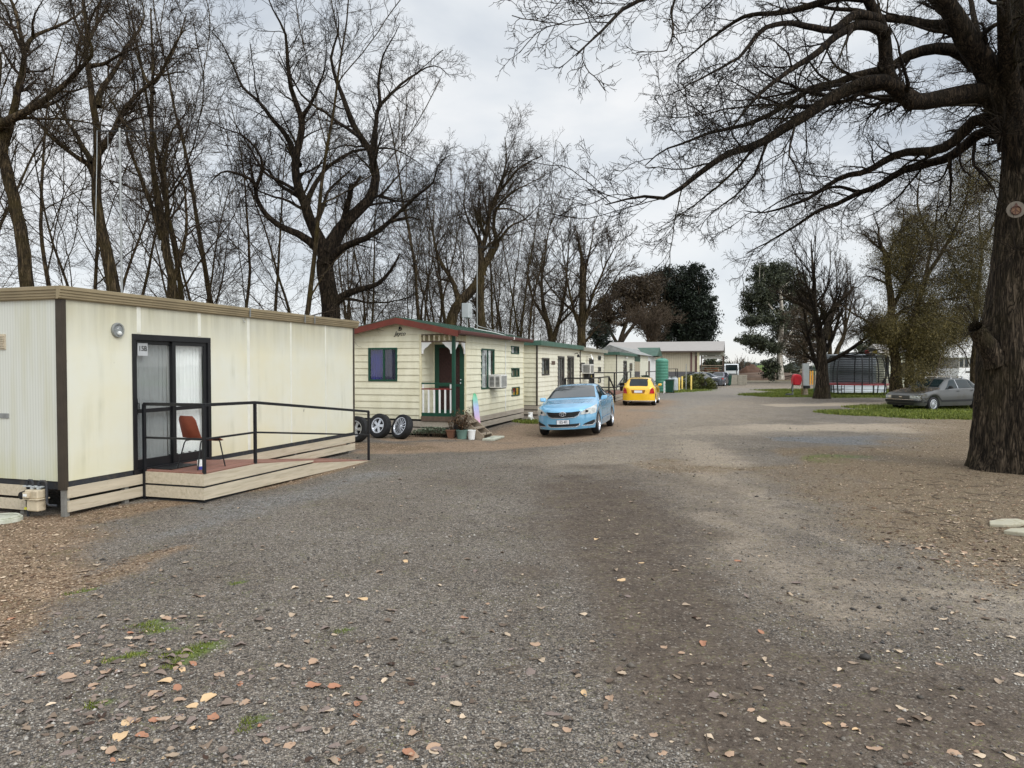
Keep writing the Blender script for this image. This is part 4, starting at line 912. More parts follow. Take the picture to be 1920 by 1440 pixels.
# wooden steps
st = thing('steps', 'weathered timber steps climbing to the green corner porch', 'steps', B0, ROWZ)
for x in (.14, .86):
    mb = MB(); mb.prism([(-.03, .40), (-.03, .58), (-.16, .58), (-.86, .02), (-.86, -.13), (-.72, -.13)], 'x', x - .022, x + .022); mb.build('stringer', M['timber_grey'], st, bevel=.004)
for i in range(3):
    mb = MB(); y = -.22 - i * .22; z = .40 - i * .165; mb.box(.163, .837, y - .21, y, z - .035, z); mb.build('tread', M['timber_grey'], st, bevel=.004)
mb = MB(); mb.box(.0, 1.0, -1.2, -.86, -.1, -.045); tag(mb.build('paver', M['conc'], None, bevel=.01, loc=B0, rot=(0, 0, ROWZ)), 'pale concrete slab at the foot of the timber steps', 'paver')
# bodyboard leaning on the wall
n = NT('pastel bodyboard'); tcn = n.new('ShaderNodeTexCoord'); sx = n.new('ShaderNodeSeparateXYZ'); n.link(tcn.outputs['Object'], sx.inputs[0])
cc = n.ramp(n.math('DIVIDE', sx.outputs['Z'], 1.15), [(0.0, L(240, 190, 180)), (.2, L(240, 186, 206)), (.4, L(206, 186, 226)), (.6, L(180, 190, 236)), (.82, L(120, 206, 176)), (1.0, L(70, 180, 110))])
n.link(n.mix(n.ramp(n.noise(n.coord(), 6, 4), [(.4, 0.0), (.8, .4)]), cc, L(220, 220, 220)), n.b.inputs['Base Color'])
mb = MB(); kx = .8; poly = [(-.20, 0), (.20, 0), (.235, .1), (.25, .4), (.25, .75), (.22, .95), (.16, 1.05), (.10, 1.10), (.05, 1.07), (-.02, 1.14), (-.12, 1.06), (-.21, .95), (-.25, .75), (-.25, .4), (-.235, .1)]
mb.prism([(a * kx, b) for a, b in poly], 'y', -.02, .02)
bp = row(B0, 1.62, -.16, .02); bp[2] = .06
tag(mb.build('bodyboard', n.m, None, bevel=.012, loc=bp, rot=(R_(-7), 0, ROWZ)), 'pastel green and pink bodyboard leaning on the weatherboards', 'bodyboard')
# pots
def pot(name, label, loc, r, h, m, square=False, plant=None):
    t = thing(name, label, 'plant pot', loc)
    mb = MB()
    if square: mb.lathe([(0, 0), (r * .8, 0), (r * 1.25, h * .85), (r * 1.4, h * .86), (r * 1.4, h), (r * 1.2, h), (r * 1.1, h * .7), (0, h * .7)], 4)
    else: mb.lathe([(0, 0), (r * .8, 0), (r, h * .86), (r * 1.08, h * .87), (r * 1.08, h), (r * .95, h), (r * .9, h * .75), (0, h * .75)], 20)
    o = mb.build('pot', m, t, smooth=not square)
    if square: o.rotation_euler = (0, 0, ROWZ + R_(45))
    return t
def sprig(parent, name, n, h0, h1, spread, base, leafm, stemm, leaf=.05, z0=.2, rnd=random.Random(4), droop=.0, per=9):
    sm = MB(); vs = []; fs = []
    for i in range(n):
        a = rnd.uniform(0, 6.28); h = rnd.uniform(h0, h1); r = rnd.uniform(.2, 1) * spread
        pts = [(base[0] + math.cos(a) * r * t, base[1] + math.sin(a) * r * t, z0 + h * (t - droop * t * t)) for t in (0, .35, .7, 1)]
        sm.tube(pts, [.006, .005, .004, .002], 4)
        for k in range(per):
            t = rnd.uniform(.25, 1); j = min(2, int(t * 3)); p = Vector(pts[j]).lerp(Vector(pts[j + 1]), t * 3 - j if j < 3 else 0)
            d = Vector((rnd.gauss(0, 1), rnd.gauss(0, 1), rnd.gauss(.2, .7))).normalized(); s_ = d.cross(Vector((0, 0, 1))).normalized() * leaf * .28; L_ = leaf * rnd.uniform(.6, 1.3); o_ = len(vs)
            vs += [p, p + d * L_ * .5 + s_, p + d * L_, p + d * L_ * .5 - s_]; fs.append((o_, o_ + 1, o_ + 2, o_ + 3))
    sm.build('stem', stemm, parent); mb = MB(); mb.add(vs, fs); return mb.build(name, leafm, parent)
M['leaf_green'] = leaf_mat('green pot leaf', L(38, 56, 26), L(74, 96, 48), L(120, 132, 76)); M['leaf_dead'] = leaf_mat('withered leaf', L(52, 38, 28), L(96, 72, 50), L(130, 104, 76)); M['leaf_grey'] = leaf_mat('grey green succulent leaf', L(74, 88, 70), L(124, 136, 112), L(164, 172, 150))
M['stem'] = pm('plant stem', L(72, 60, 44), .8, .2)
p = G(846, 819); t = pot('plant_pot', 'square terracotta pot with a thin twiggy plant by the steps', p, .125, .25, pm('terracotta', L(124, 88, 68, .8), .85, .15, 5), True); sprig(t, 'foliage', 7, .25, .5, .16, (0, 0), M['leaf_dead'], M['stem'], .06, .18)
p = G(866, 819); t = pot('plant_pot', 'dull green tub with a bushy withered plant between two pots', p, .165, .26, pm('dull green plastic', L(96, 122, 112), .6, .15, 5)); sprig(t, 'foliage', 26, .3, .68, .36, (0, 0), M['leaf_dead'], M['stem'], .08, .2, per=14)
p = G(884, 819); t = pot('plant_pot', 'plain white bucket standing at the steps', p, .115, .27, M['white'])
sh = thing('succulent_shrub', 'low mound of grey green succulents under the red gabled cabin', 'shrub', G(812, 818))
vs = []; fs = []; rnd = random.Random(9)
for i in range(330):
    x = rnd.gauss(0, .42); y = rnd.uniform(-.1, .22); hh = .30 * max(.1, 1 - (x / 1.0) ** 2) * rnd.uniform(.4, 1.0) * (1 - abs(y) * 1.2)
    c = Vector((x, y, hh)); r = rnd.uniform(.03, .055)
    for k in range(9):
        a = k * .7 + rnd.random(); el = rnd.uniform(.1, 1.2); d = Vector((math.cos(a) * math.cos(el), math.sin(a) * math.cos(el), math.sin(el))); s_ = d.cross(Vector((0, 0, 1))).normalized() * r * .35; o_ = len(vs)
        vs += [c, c + d * r * .6 + s_, c + d * r * 1.1, c + d * r * .6 - s_]; fs.append((o_, o_ + 1, o_ + 2, o_ + 3))
mb = MB(); mb.add(vs, fs); mb.build('foliage', M['leaf_grey'], sh); mb = MB()
for i in range(40): x = rnd.gauss(0, .4); mb.tube([(x, 0, -.02), (x + rnd.gauss(0, .05), rnd.uniform(-.05, .1), .16)], .008, 4)
mb.build('stem', M['stem'], sh)
tag(MB().tube([row(B0, 6.3, -.55, .06), row(B0, 6.6, -.35, .1), row(B0, 6.85, -.28, .12)], [.07, .06, .055], 10).lathe([(0, 0), (.09, 0), (.09, .26), (.0, .26)], 12, row(B0, 7.0, -.28, 0)).build('drain_pipe', M['white'], None, smooth=True), 'short white drain pipe at the far foot of the red gabled cabin', 'pipe')
# spare wheels
def wheel(parent, r, wdt, rim_r, spokes, mt=None, wheel_name=None, five=False, twin=False, dish=.03):
    """wheel in the xz plane, outer face to -y: tyre and rim"""
    mb = MB(); h = wdt / 2
    mb.lathe([(rim_r, -h * .8), (rim_r + .012, -h * .96), (r * .88, -h), (r * .955, -h * .9), (r, -h * .62), (r, -h * .18), (r * .992, -h * .15), (r * .992, -h * .08), (r, -h * .05), (r, h * .62), (r * .955, h * .9), (r * .86, h), (rim_r, h * .8)], 36, axis='y')
    mb.build('tyre', M['tyre'], parent, smooth=True)
    mb = MB(); mb.lathe([(rim_r + .004, -h * .82), (rim_r + .01, -h * .93), (rim_r - .012, -h * .95), (rim_r - .03, -h * .6), (rim_r - .045, h * .4), (0, h * .45)], 36, axis='y')
    y = -h * .9 + dish
    mb.cur = 0; mb.lathe([(0, y - .02), (rim_r * .2, y - .018), (rim_r * .24, y), (rim_r * .2, y + .03)], 18, axis='y')
    for i in range(spokes):
        a = 2 * math.pi * i / spokes; w0, w1 = (rim_r * .16, rim_r * .22) if five else (rim_r * .055, rim_r * .075)
        ca, sa = math.cos(a), math.sin(a)
        def pt(rad, off, yy): return (rad * ca - off * sa, yy, rad * sa + off * ca)
        vs = [pt(rim_r * .16, -w0, y - .012), pt(rim_r * .16, w0, y - .012), pt(rim_r * .97, w1, y - .004), pt(rim_r * .97, -w1, y - .004), pt(rim_r * .16, -w0, y + .02), pt(rim_r * .16, w0, y + .02), pt(rim_r * .97, w1, y + .02), pt(rim_r * .97, -w1, y + .02)]
        mb.add(vs, [(0, 1, 2, 3), (7, 6, 5, 4), (0, 4, 5, 1), (1, 5, 6, 2), (2, 6, 7, 3), (3, 7, 4, 0)])
    rim = mb.build('rim', M['alloy'], parent, smooth=True)
    mb = MB(); mb.lathe([(0, h * .30), (rim_r - .05, h * .30)], 24, axis='y'); mb.build('hub_disc', M['dark'], rim if parent.get('category') else parent)
    return rim
for (px, py, r, sp, five, lab, tilt, yaw, rr) in ((668, 829, .345, 5, True, 'spare wheel with fat five spoke rim, half behind the ramp post', 10, 64, .60), (711, 821, .345, 5, True, 'spare wheel with fat five spoke rim, middle of the three', 12, 58, .60), (753, 822, .35, 13, False, 'spare wheel with many thin spokes leaning by the succulents', 20, 44, .70)):
    g_ = G(px, py); t = thing('spare_wheel', lab, 'wheel', (g_[0], g_[1] + .1, g_[2] + r * math.cos(R_(tilt)) + .0), group='spare wheels leaning on the cabin')
    t.rotation_euler = (R_(tilt) * -1, 0, R_(-(90 - yaw) * .9))
    wheel(t, r, .22, r * rr, sp, five=five)
# antennas and boxes on roofs
def antenna(name, label, base, h, boom, rz_, els=9, vertical=False, mat='galv', extra=None):
    t = thing(name, label, 'antenna', base, rz_)
    mb = MB(); mb.tube([(0, 0, -.4), (0, 0, h)], .02, 8); mb.build('mast', M[mat], t, smooth=True)
    mb = MB(); z = h - .06; mb.bar((-boom * .33, 0, z), (boom * .67, 0, z + .03), .022, .022)
    for i in range(els):
        x = -boom * .3 + boom * .95 * i / (els - 1); l = .42 * (1 - .45 * i / els)
        if vertical: mb.bar((x, 0, z - l * .3), (x, 0, z + l * .3), .010, .010, (0, 1, 0))
        else: mb.bar((x, -l, z + .02), (x, l, z + .02), .010, .010)
    mb.build('boom', M['dark'], t); return t
t = antenna('tv_antenna', 'tall pole antenna with a long dark boom above the flat roof', row(A0, 2.7, 1.8, 3.0), 3.15, 1.1, R_(4), 8, False, 'galv')
mb = MB(); mb.tube([(-.38, .0, 3.1), (-.40, .02, 2.6), (-.41, 0, 2.0), (-.43, 0, 1.4)], .005, 5); mb.tube([(-.2, .0, 3.1), (-.2, 0, 2.2)], .003, 5); mb.build('cable', M['grey_pvc'], t)
antenna('tv_antenna', 'grey pole antenna rising behind the red gabled roof', row(B0, 5.2, 1.2, 3.2), 3.15, 1.1, ROWZ - R_(40), 8)
sb = thing('meter_box', 'pale box on a pole above the red gabled roof', 'box', row(B0, 4.45, 1.3, 3.2), ROWZ)
mb = MB(); mb.box(-.2, .2, -.12, .12, .50, 1.0); mb.build('casing', M['grey_pvc'], sb, bevel=.01); mb = MB(); mb.lathe([(0, -.15), (.09, -.14), (.1, -.12)], 16, (.0, 0, .72), 'y'); mb.build('cover', M['glass'], sb); mb = MB(); mb.tube([(0, 0, -.2), (0, 0, .5)], .03, 8); mb.tube([(.05, -.05, .52), (.1, -.4, .2), (.6, -.9, .05), (1.2, -1.4, -.08)], .012, 5); mb.build('pole', M['galv'], sb)
# ------------------------------------------------------------------ further cabins of the row (offsets along the same wall line)
def simple_cabin(label, s, ln, dep, h, holes, fascia, doors=(), off=0.0, flat=True, boards='board_pale', end_holes=()):
    t = thing('cabin', label, 'cabin', row(B0, s, off), ROWZ)
    allh = list(holes) + list(doors)
    cladder(FR, 0, ln, .42, h - .12, allh).build('front_wall', M[boards], t); cladder(EN, 0, dep, .42, h - .12, end_holes).build('end_wall', M['board'], t)
    mb = MB(); mb.quad((ln, 0, .4), (ln, dep, .4), (ln, dep, h), (ln, 0, h)); mb.quad((0, dep, .4), (ln, dep, .4), (ln, dep, h), (0, dep, h)); mb.quad((.03, .03, .43), (ln, .03, .43), (ln, dep, .43), (.03, dep, .43)); mb.build('rear_wall', M['board'], t)
    for q_ in ((-.03, .035, -.03, .03, .42, h - .12), (ln - .03, ln + .02, -.022, .02, .42, h - .12)): MB().box(*q_).build('corner_trim', M['brown_trim'], t)
    rf = MB(); rf.box(-.18, ln + .08, -.2, dep + .2, h - .10, h - .02)
    for i in range(int(ln / .25)): rf.box(-.15 + i * .25, -.11 + i * .25, -.18, dep + .18, h - .02, h)
    rf.build('roof', M['green_roof'], t)
    mb = MB(); mb.box(-.2, ln + .1, -.235, -.2, h - .2, h - .005); mb.box(-.22, -.185, -.2, dep + .2, h - .2, h - .006); mb.build('fascia', M[fascia], t)
    for z0, z1 in ((.25, .40), (.05, .21)):
        mb = MB(); mb.box(0, ln, -.03, -.006, z0, z1); mb.box(-.03, -.006, 0.0, dep, z0, z1); mb.build('skirting_board', M['skirt_grey'], t)
    mb = MB(); mb.box(.03, ln, .05, .1, -.1, .42); mb.box(.03, .08, .1, dep, -.1, .42); mb.build('underfloor', M['inside'], t)
    return t
M['green_fascia'] = pm('green fascia', L(66, 96, 82), .5, .2, 3); M['grey_fascia'] = pm('grey fascia', L(140, 138, 124), .5, .15, 3); M['dark_frame'] = pm('dark bronze frame', L(66, 62, 58), .5, .15, 4)
CO = 8.95; ln = 8.3
wC = [(.72, 1.95, 1.62, 2.36)]; dC = [(3.5, 4.75, .47, 2.47), (5.42, 6.8, .47, 2.5)]
cc_ = simple_cabin('pale weatherboard cabin with green fascia behind the blue car', CO, ln, 3.2, 3.05, wC, 'green_fascia', dC)
window(cc_, FR, *wC[0], 1.33, 'dark_frame', .06, 'glass'); backing(cc_, FR, *wC[0]); wcurtain(cc_, FR, .8, 1.3, 1.68, 2.3, M['curtain_grey'], 5)
for i, d in enumerate(dC):
    w_ = window(cc_, FR, *d, (d[0] + d[1]) / 2, 'dark_frame', .09, 'glass', .04, name='sliding_door'); backing(cc_, FR, *d)
    wcurtain(cc_, FR, d[0] + .1, d[0] + (.55 if i else 1.15), .6, 2.4, M['curtain_grey'], 5)
mb = MB(); mb.box(2.35, 2.95, -.03, -.016, 2.08, 2.24); mb.build('name_plate', M['timber_brown'], cc_)
mb = MB(); mb.tube([(7.05, 0, 2.62), (7.05, -.15, 2.66), (7.05, -.2, 2.6)], .02, 6); mb.lathe([(0, 2.6), (.06, 2.58), (.07, 2.46), (0, 2.45)], 12, (7.05, -.2, 0)); mb.build('wall_lamp', M['dark'], cc_)
DO = CO + ln + .12; lnD = 7.0
dD = [(2.25, 3.55, .47, 2.45)]; wD = [(4.98, 5.9, 2.36, 2.63), (4.98, 5.9, 1.68, 1.97), (4.98, 5.9, 1.02, 1.31), (.1, 1.1, 1.7, 2.2)]
cd_ = simple_cabin('plain pale cabin with three stacked little windows and grey fascia', DO, lnD, 3.2, 3.0, wD, 'grey_fascia', dD)
for q_ in wD: window(cd_, FR, *q_, None, 'dark_frame', .05, 'glass'); backing(cd_, FR, *q_)
window(cd_, FR, *dD[0], None, 'dark_frame', .1, 'glass_dim', .04, name='door'); backing(cd_, FR, *dD[0])
ac2 = thing('air_conditioner', 'box air conditioner with pipe on the plain pale cabin', 'air conditioner', row(B0, DO + .45, -.02, 1.62), ROWZ)
MB().box(0, .85, -.45, .02, 0, .5).build('casing', pm('off white casing', L(208, 206, 198)), ac2, bevel=.01)
mb = MB()
for i in range(8): mb.box(.06, .78, -.457, -.45, .05 + i * .05, .075 + i * .05); mb.box(-.008, 0, -.4, -.06, .06 + i * .05, .085 + i * .05)
mb.build('grille', M['dark'], ac2); MB().box(.2, .32, -.3, -.05, -.3, -.001).build('bracket', M['dark'], ac2)
mb = MB(); mb.lathe([(0, 0), (.12, .02), (.17, .06), (.175, .07)], 20); dsh = tag(mb.build('satellite_dish', M['white'], None, smooth=True, loc=row(B0, DO + 1.6, -.25, 2.5), rot=(R_(70), 0, ROWZ)), 'small white dish above the pale cabin air conditioner', 'dish')
EO = 29.3; lnE = 9.0
dE = [(2.95, 4.6, .47, 2.42)]; wE = [(6.1, 7.6, 1.66, 2.25)]
ce_ = simple_cabin('last flat roofed cabin, beside the yellow hatchback', EO, lnE, 3.4, 2.98, wE, 'green_fascia', dE)
window(ce_, FR, *wE[0], 6.85, 'dark_frame', .09, 'glass'); backing(ce_, FR, *wE[0]); window(ce_, FR, *dE[0], 3.8, 'dark_frame', .1, 'glass_dim', .04, name='door'); backing(ce_, FR, *dE[0])
mb = MB(); mb.lathe([(0, 0), (.09, -.03), (.1, -.1), (.0, -.2)], 12, (3.8, -.1, 2.72)); mb.build('wall_lamp', M['white'], ce_)
# gabled porch annex
FO = 38.4
cf = thing('porch_annex', 'little porch with green gable end beyond the flat roofed cabins', 'porch', row(B0, FO, 0), ROWZ)
mb = MB(); clad(mb, (3.3, 0, 0), (1, 0, 0), (0, -1, 0), 0, 5.9, .3, 2.95); mb.build('front_wall', M['board_pale'], cf)
MB().box(0, 3.3, .5, .55, .3, 2.4).build('recess_wall', M['board'], cf); MB().box(0, 3.3, -.03, .03, 2.4, 2.95).build('fascia', M['green'], cf); MB().box(.2, 3.0, .35, .48, .3, 1.35).build('door', M['green'], cf)
MB().box(9.2, 15.6, -.01, .05, .3, 2.95).build('white_door', M['white'], cf); MB().box(10.0, 12.0, -.8, -.76, .3, 2.9).build('porch_post', pm('pale post', L(214, 208, 190)), cf) if False else None
mb = MB(); mb.box(9.3, 10.6, -.02, .0, .4, 2.5); mb.build('door_panel', M['timber_brown'], cf)
mb = MB(); mb.add([(-.2, -.3, 2.95), (16.2, -.3, 2.95), (16.2, 2, 3.75), (-.2, 2, 3.75), (-.2, 3.5, 2.95), (16.2, 3.5, 2.95)], [(0, 1, 2, 3), (3, 2, 5, 4), (0, 3, 4), (1, 5, 2)]); mb.build('roof', pm('mossy grey roof', L(140, 140, 136), .8, .25, 3, dirt=L(90, 92, 82)), cf)
mb = MB(); mb.add([(11.2, -.62, 3.0), (16.4, -.62, 3.0), (13.8, -.62, 3.85), (11.2, .5, 3.0), (16.4, .5, 3.0), (13.8, 1.6, 3.85)], [(0, 1, 2), (0, 2, 5, 3), (1, 4, 5, 2)]); mb.build('gable', M['green_roof'], cf)
MB().box(0, 16, .06, 3.2, .0, .28).build('base', M['skirt_grey'], cf)
# black ramps and rails before the further cabins
def railset(label, pts, hts, mids=(.5,), brace=None):
    t = thing('ramp_railing', label, 'railing', B0, ROWZ)
    for (x, y), h in zip(pts, hts):
        MB().box(x - .035, x + .035, y - .035, y + .035, 0, h).build('post', M['black'], t)
    for k in (1.0,) + tuple(mids):
        mb = MB()
        for (p, h), (q_, g) in zip(zip(pts[:-1], hts[:-1]), zip(pts[1:], hts[1:])): mb.bar((p[0], p[1], h * k), (q_[0], q_[1], g * k), .06, .06)
        mb.build('handrail', M['black'], t)
    if brace: MB().bar(brace[0], brace[1], .05, .05).build('brace', M['black'], t)
    return t
railset('black ramp railing half hidden behind the blue car', [(13.6, -.1), (13.7, -1.3), (18.6, -1.3), (20.5, -1.3)], [1.45, 1.45, 1.45, .7])
railset('black ramp railing with diagonal brace before the stacked windows', [(20.6, -.1), (20.7, -1.25), (25.6, -1.25), (27.2, -1.25)], [1.65, 1.65, 1.65, 1.65], (.5,), ((21.5, -1.25, .8), (25.4, -1.25, 1.6)))
railset('black railing above the roof of the yellow hatchback', [(33.5, -1.5), (41.5, -1.5), (43.0, -1.5)], [1.6, 1.6, 1.6])
railset('black railing in front of the green tank', [(48, -1.7), (58, -1.7), (60.5, -1.7)], [1.75, 1.75, 1.75])
dk2 = thing('timber_landing', 'low timber landing with grey boards between two pale cabins', 'landing', B0, ROWZ)
MB().box(20.7, 27.2, -1.2, -.05, .38, .45).build('deck', M['deck'], dk2)
for z0, z1 in ((.22, .37), (.03, .18)): MB().box(20.7, 27.3, -1.26, -1.22, z0, z1).build('skirting_board', M['skirt_grey'], dk2)
t = pot('plant_pot', 'black tub with grassy plant on the landing', row(B0, 26.6, -.9, .45), .3, .5, M['dark']); sprig(t, 'foliage', 12, .3, .7, .4, (0, 0), M['leaf_grey'], M['stem'], .12, .3)
# green water tank
tk = thing('water_tank', 'ribbed green water tank beside the pale far building', 'tank', P(1241, 735, 56) * np.array([1, 1, 0])); tk.scale = (.6, .6, .97)
prof = [(0, 2.72), (.5, 2.70), (.78, 2.58)]
z = 2.54
while z > .1: prof += [(.80, z), (.835, z - .05), (.835, z - .13), (.80, z - .18)]; z -= .235
prof += [(.8, -.1)]
MB().lathe(prof, 32).build('shell', pm('green tank plastic', L(76, 132, 112), .45, .15, 2), tk, smooth=True); MB().lathe([(0, 2.78), (.2, 2.77), (.22, 2.70)], 16).build('lid', M['green'], tk)
# gas cylinders, bins, bollards
def cylinder(label, loc, r, h):
    t = thing('gas_cylinder', label, 'gas cylinder', loc, group='grey gas cylinders by the bollards')
    MB().lathe([(r * .8, 0), (r, .06), (r, h * .78), (r * .8, h * .88), (r * .35, h * .93), (0, h * .94)], 22).build('body', pm('grey cylinder paint', L(166, 170, 172), .45, .15, 3), t, smooth=True)
    MB().lathe([(r * .55, h * .90), (r * .55, h), (r * .5, h), (r * .5, h * .9)], 18).build('collar', M['galv'], t)
def at(px, Y, z=0): p = P(px, 700, Y); return (p[0], p[1], z)
cylinder('fat grey gas cylinder next to the yellow bollards', at(1264.5, 58), .30, 1.2); cylinder('slim grey gas cylinder tucked behind the green bin', at(1254.5, 60), .2, 1.15)
def wheelie(label, loc, rz_=0, s=1.0):
    t = thing('wheelie_bin', label, 'bin', loc, rz_, group='green wheelie bins by the driveway')
    mb = MB(); a, b, h = .24, .30, .95
    mb.add([(-a, -a, .06), (a, -a, .06), (a, a, .06), (-a, a, .06), (-b, -b - .03, h), (b, -b - .03, h), (b, b, h), (-b, b, h)], [(0, 3, 2, 1), (4, 5, 6, 7), (0, 1, 5, 4), (1, 2, 6, 5), (2, 3, 7, 6), (3, 0, 4, 7)]); mb.build('body', M['green'], t, bevel=.02)
    mb = MB(); mb.prism([(-.36, .955), (.34, .955), (.34, 1.0), (-.1, 1.05), (-.36, .99)], 'x', -.32, .32); mb.build('lid', pm('dark bin lid', L(30, 52, 44), .5), t, bevel=.01)
    for x in (-.26, .26): mb = MB(); mb.lathe([(0, -.03), (.1, -.03), (.1, .03), (0, .03)], 14, (x, .26, .1), 'x'); mb.build('wheel', M['tyre'], t)
    mb = MB(); mb.bar((-.25, .37, .98), (.25, .37, .98), .03, .03); mb.build('handle', M['dark'], t)
    t.scale = (s, s, s); return t
wheelie('green wheelie bin between the yellow hatchback and the gas cylinder', at(1256, 53.3), R_(-20), 1.0); wheelie('green wheelie bin in front of the pale slatted crate', at(1364.5, 74), 0, 1.1); wheelie('green wheelie bin on the railed landing near the gabled porch', row(B0, 40.5, -.6, .3), ROWZ, .95); wheelie('dark green bin behind the tan fence of the black railing', row(B0, 56, -1.2, 0), ROWZ, .9)
for px, Y, h, lb in ((1273.5, 58, 1.05, 'yellow bollard right against the fat grey gas cylinder'), (1279, 61.5, 1.1, 'yellow bollard set back between two others'), (1296, 59, 1.2, 'yellow bollard standing by the low bush')):
    t = thing('bollard', lb, 'bollard', at(px, Y), group='yellow bollards guarding the gas cylinders')
    MB().lathe([(.075, 0), (.075, h), (.06, h + .03), (0, h + .04)], 14).build('post', pm('yellow bollard paint', L(226, 196, 104), .5, .12, 4), t, smooth=True); MB().lathe([(.09, 0), (.09, .04), (.076, .05)], 14).build('base', M['conc'], t)
mb = MB(); mb.bar((0, 0, 0), (0, 0, 2.0), .07, .07); mb.bar((0, 0, 2.0), (0, 0, 2.22), .16, .03); tag(mb.build('marker_post', M['galv'], None, loc=at(1286.5, 60)), 'thin grey metal post rising between yellow bollards', 'post')
mb = MB()
for i in range(4): mb.box(-.1, .5, -.02, .02, .04 + i * .22, .2 + i * .22)
mb.box(-.1, -.05, .02, .06, 0, .9); mb.box(.45, .5, .02, .06, 0, .9); tag(mb.build('slatted_screen', M['white'], None, loc=at(1246, 52.6), rot=(0, 0, ROWZ)), 'short stack of white slats beside the green bin', 'screen')
# ------------------------------------------------------------------ long pale shed with veranda
bd = thing('shed_building', 'long beige clad building with grey roof and open veranda', 'building', (11.7, 82.6, 0), R_(-17.4))
n = NT('beige ribbed cladding'); tcn = n.new('ShaderNodeTexCoord'); wv = n.new('ShaderNodeTexWave'); wv.inputs['Scale'].default_value = 1.6; n.link(tcn.outputs['Object'], wv.inputs['Vector'])
n.link(n.mix(n.ramp(wv.outputs['Fac'], [(.0, .5), (.3, 0.0)]), L(196, 186, 162, .9), L(158, 148, 126, .9)), n.b.inputs['Base Color']); n.bump(wv.outputs['Fac'], .3, .03)
MB().box(-1, 9.25, 0, 8, 1.42, 3.75).build('wall', n.m, bd); MB().box(-1, 9.25, -.02, 8, -.05, 1.42).build('base_wall', M['grey_dark'], bd)
MB().box(9.25, 9.5, -.03, .2, 0, 3.75).box(8.75, 8.95, -.03, 0, 1.42, 3.7).build('corner_trim', pm('plum trim', L(104, 76, 72), .6), bd); MB().box(9.5, 9.75, -.2, .1, 1.0, 3.75).build('door_frame', pm('cream trim', L(214, 206, 172), .5, .1), bd)
mb = MB(); mb.add([(-1.3, -.5, 3.72), (12.35, -.5, 3.72), (12.35, 6, 5.0), (-1.3, 6, 5.0), (-1.3, 9, 3.7), (12.35, 9, 3.7), (-1.3, -.5, 3.66), (12.35, -.5, 3.66), (12.35, 6, 4.94), (-1.3, 6, 4.94), (12.35, 9, 3.64), (-1.3, 9, 3.64)], [(0, 1, 2, 3), (3, 2, 5, 4), (6, 9, 8, 7), (9, 11, 10, 8), (0, 6, 7, 1), (1, 7, 8, 2), (2, 8, 10, 5)]); mb.build('roof', pm('pale grey roof sheet', L(158, 152, 146, .9), .6, .06, 2), bd)
MB().box(-1.3, 12.4, -.62, -.5, 3.58, 3.74).build('gutter', pm('brown gutter', L(84, 74, 66)), bd)
MB().box(9.25, 12.3, 0, 8, .86, 1.05).build('veranda_floor', M['timber_brown'], bd); MB().box(9.3, 12.3, -.05, .1, 3.2, 3.58).box(12.2, 12.32, .1, 8, 3.2, 3.58).build('beam', M['grey_fascia'], bd); MB().box(9.9, 12.2, 0.3, .36, 2.85, 3.15).build('blind', pm('white blind roll', L(214, 212, 202)), bd)
for x in (9.95, 12.25): MB().box(x - .06, x + .06, -.04, .08, 0, 3.4).build('veranda_post', M['timber_brown'], bd)
for x in (10.0, 12.25): MB().box(x - .06, x + .06, 7.9, 8.0, 0, 3.6).build('veranda_post', M['timber_brown'], bd)
for z in (1.15, 1.4, 1.65, 1.9, 2.1): MB().bar((9.95, 0, z), (12.25, 0, z), .05, .04 if z < 2 else .09).build('rail', M['timber_grey'], bd)
pt_ = thing('picnic_table', 'orange brown picnic table behind the veranda rails', 'picnic table', (11.7 + 10.9 * .954 + 2.4 * .299, 82.6 - 10.9 * .299 + 2.4 * .954, 1.05))
mt_ = pm('orange timber', L(150, 94, 62), .7, .2)
MB().box(-.8, .8, -.35, .35, .70, .76).build('tabletop', mt_, pt_)
for y in (-.65, .65): MB().box(-.8, .8, y - .14, y + .14, .42, .47).build('seat', mt_, pt_)
for x in (-.6, .6): MB().bar((x, -.65, 0), (x, .2, .72), .08, .05).bar((x, .65, 0), (x, -.2, .72), .08, .05).box(x - .03, x + .03, -.7, .7, .36, .42).build('leg', mt_, pt_)
mb = MB(); 
for x0 in (0, 2.3):
    for i in range(5): mb.box(x0 - .55, x0 + .55, -.02, .02, .05 + i * .22, .23 + i * .22)
    mb.box(x0 - .5, x0 - .4, .02, .08, 0, 1.1); mb.box(x0 + .4, x0 + .5, .02, .08, 0, 1.1)
mb.box(-.5, 2.8, .9, .95, 0, 1.1); mb.box(-.5, -.45, .0, .9, 0, 1.1); mb.box(2.75, 2.8, 0, .9, 0, 1.1); mb.box(.45, 1.85, .03, .06, .05, 1.1)
o = tag(mb.build('slatted_crate', pm('pale slats', L(140, 134, 120)), None, loc=at(1355.5, 75.5)), 'pale slatted crate behind the far green wheelie bin', 'crate'); o.scale = (.9, 1, 1)
fg = thing('frame_gate', 'black metal frame gate in front of the white truck', 'gate', at(1354, 77.5)); MB().box(0, .07, 0, .06, 0, 2.0).box(1.55, 1.62, 0, .06, 0, 2.0).build('post', M['black'], fg); MB().bar((0, .03, 1.15), (1.6, .03, 1.15), .06, .08).bar((0, .03, 1.95), (1.6, .03, 1.95), .06, .06).bar((0, .03, .6), (1.6, .03, .6), .06, .06).build('rail', M['black'], fg)
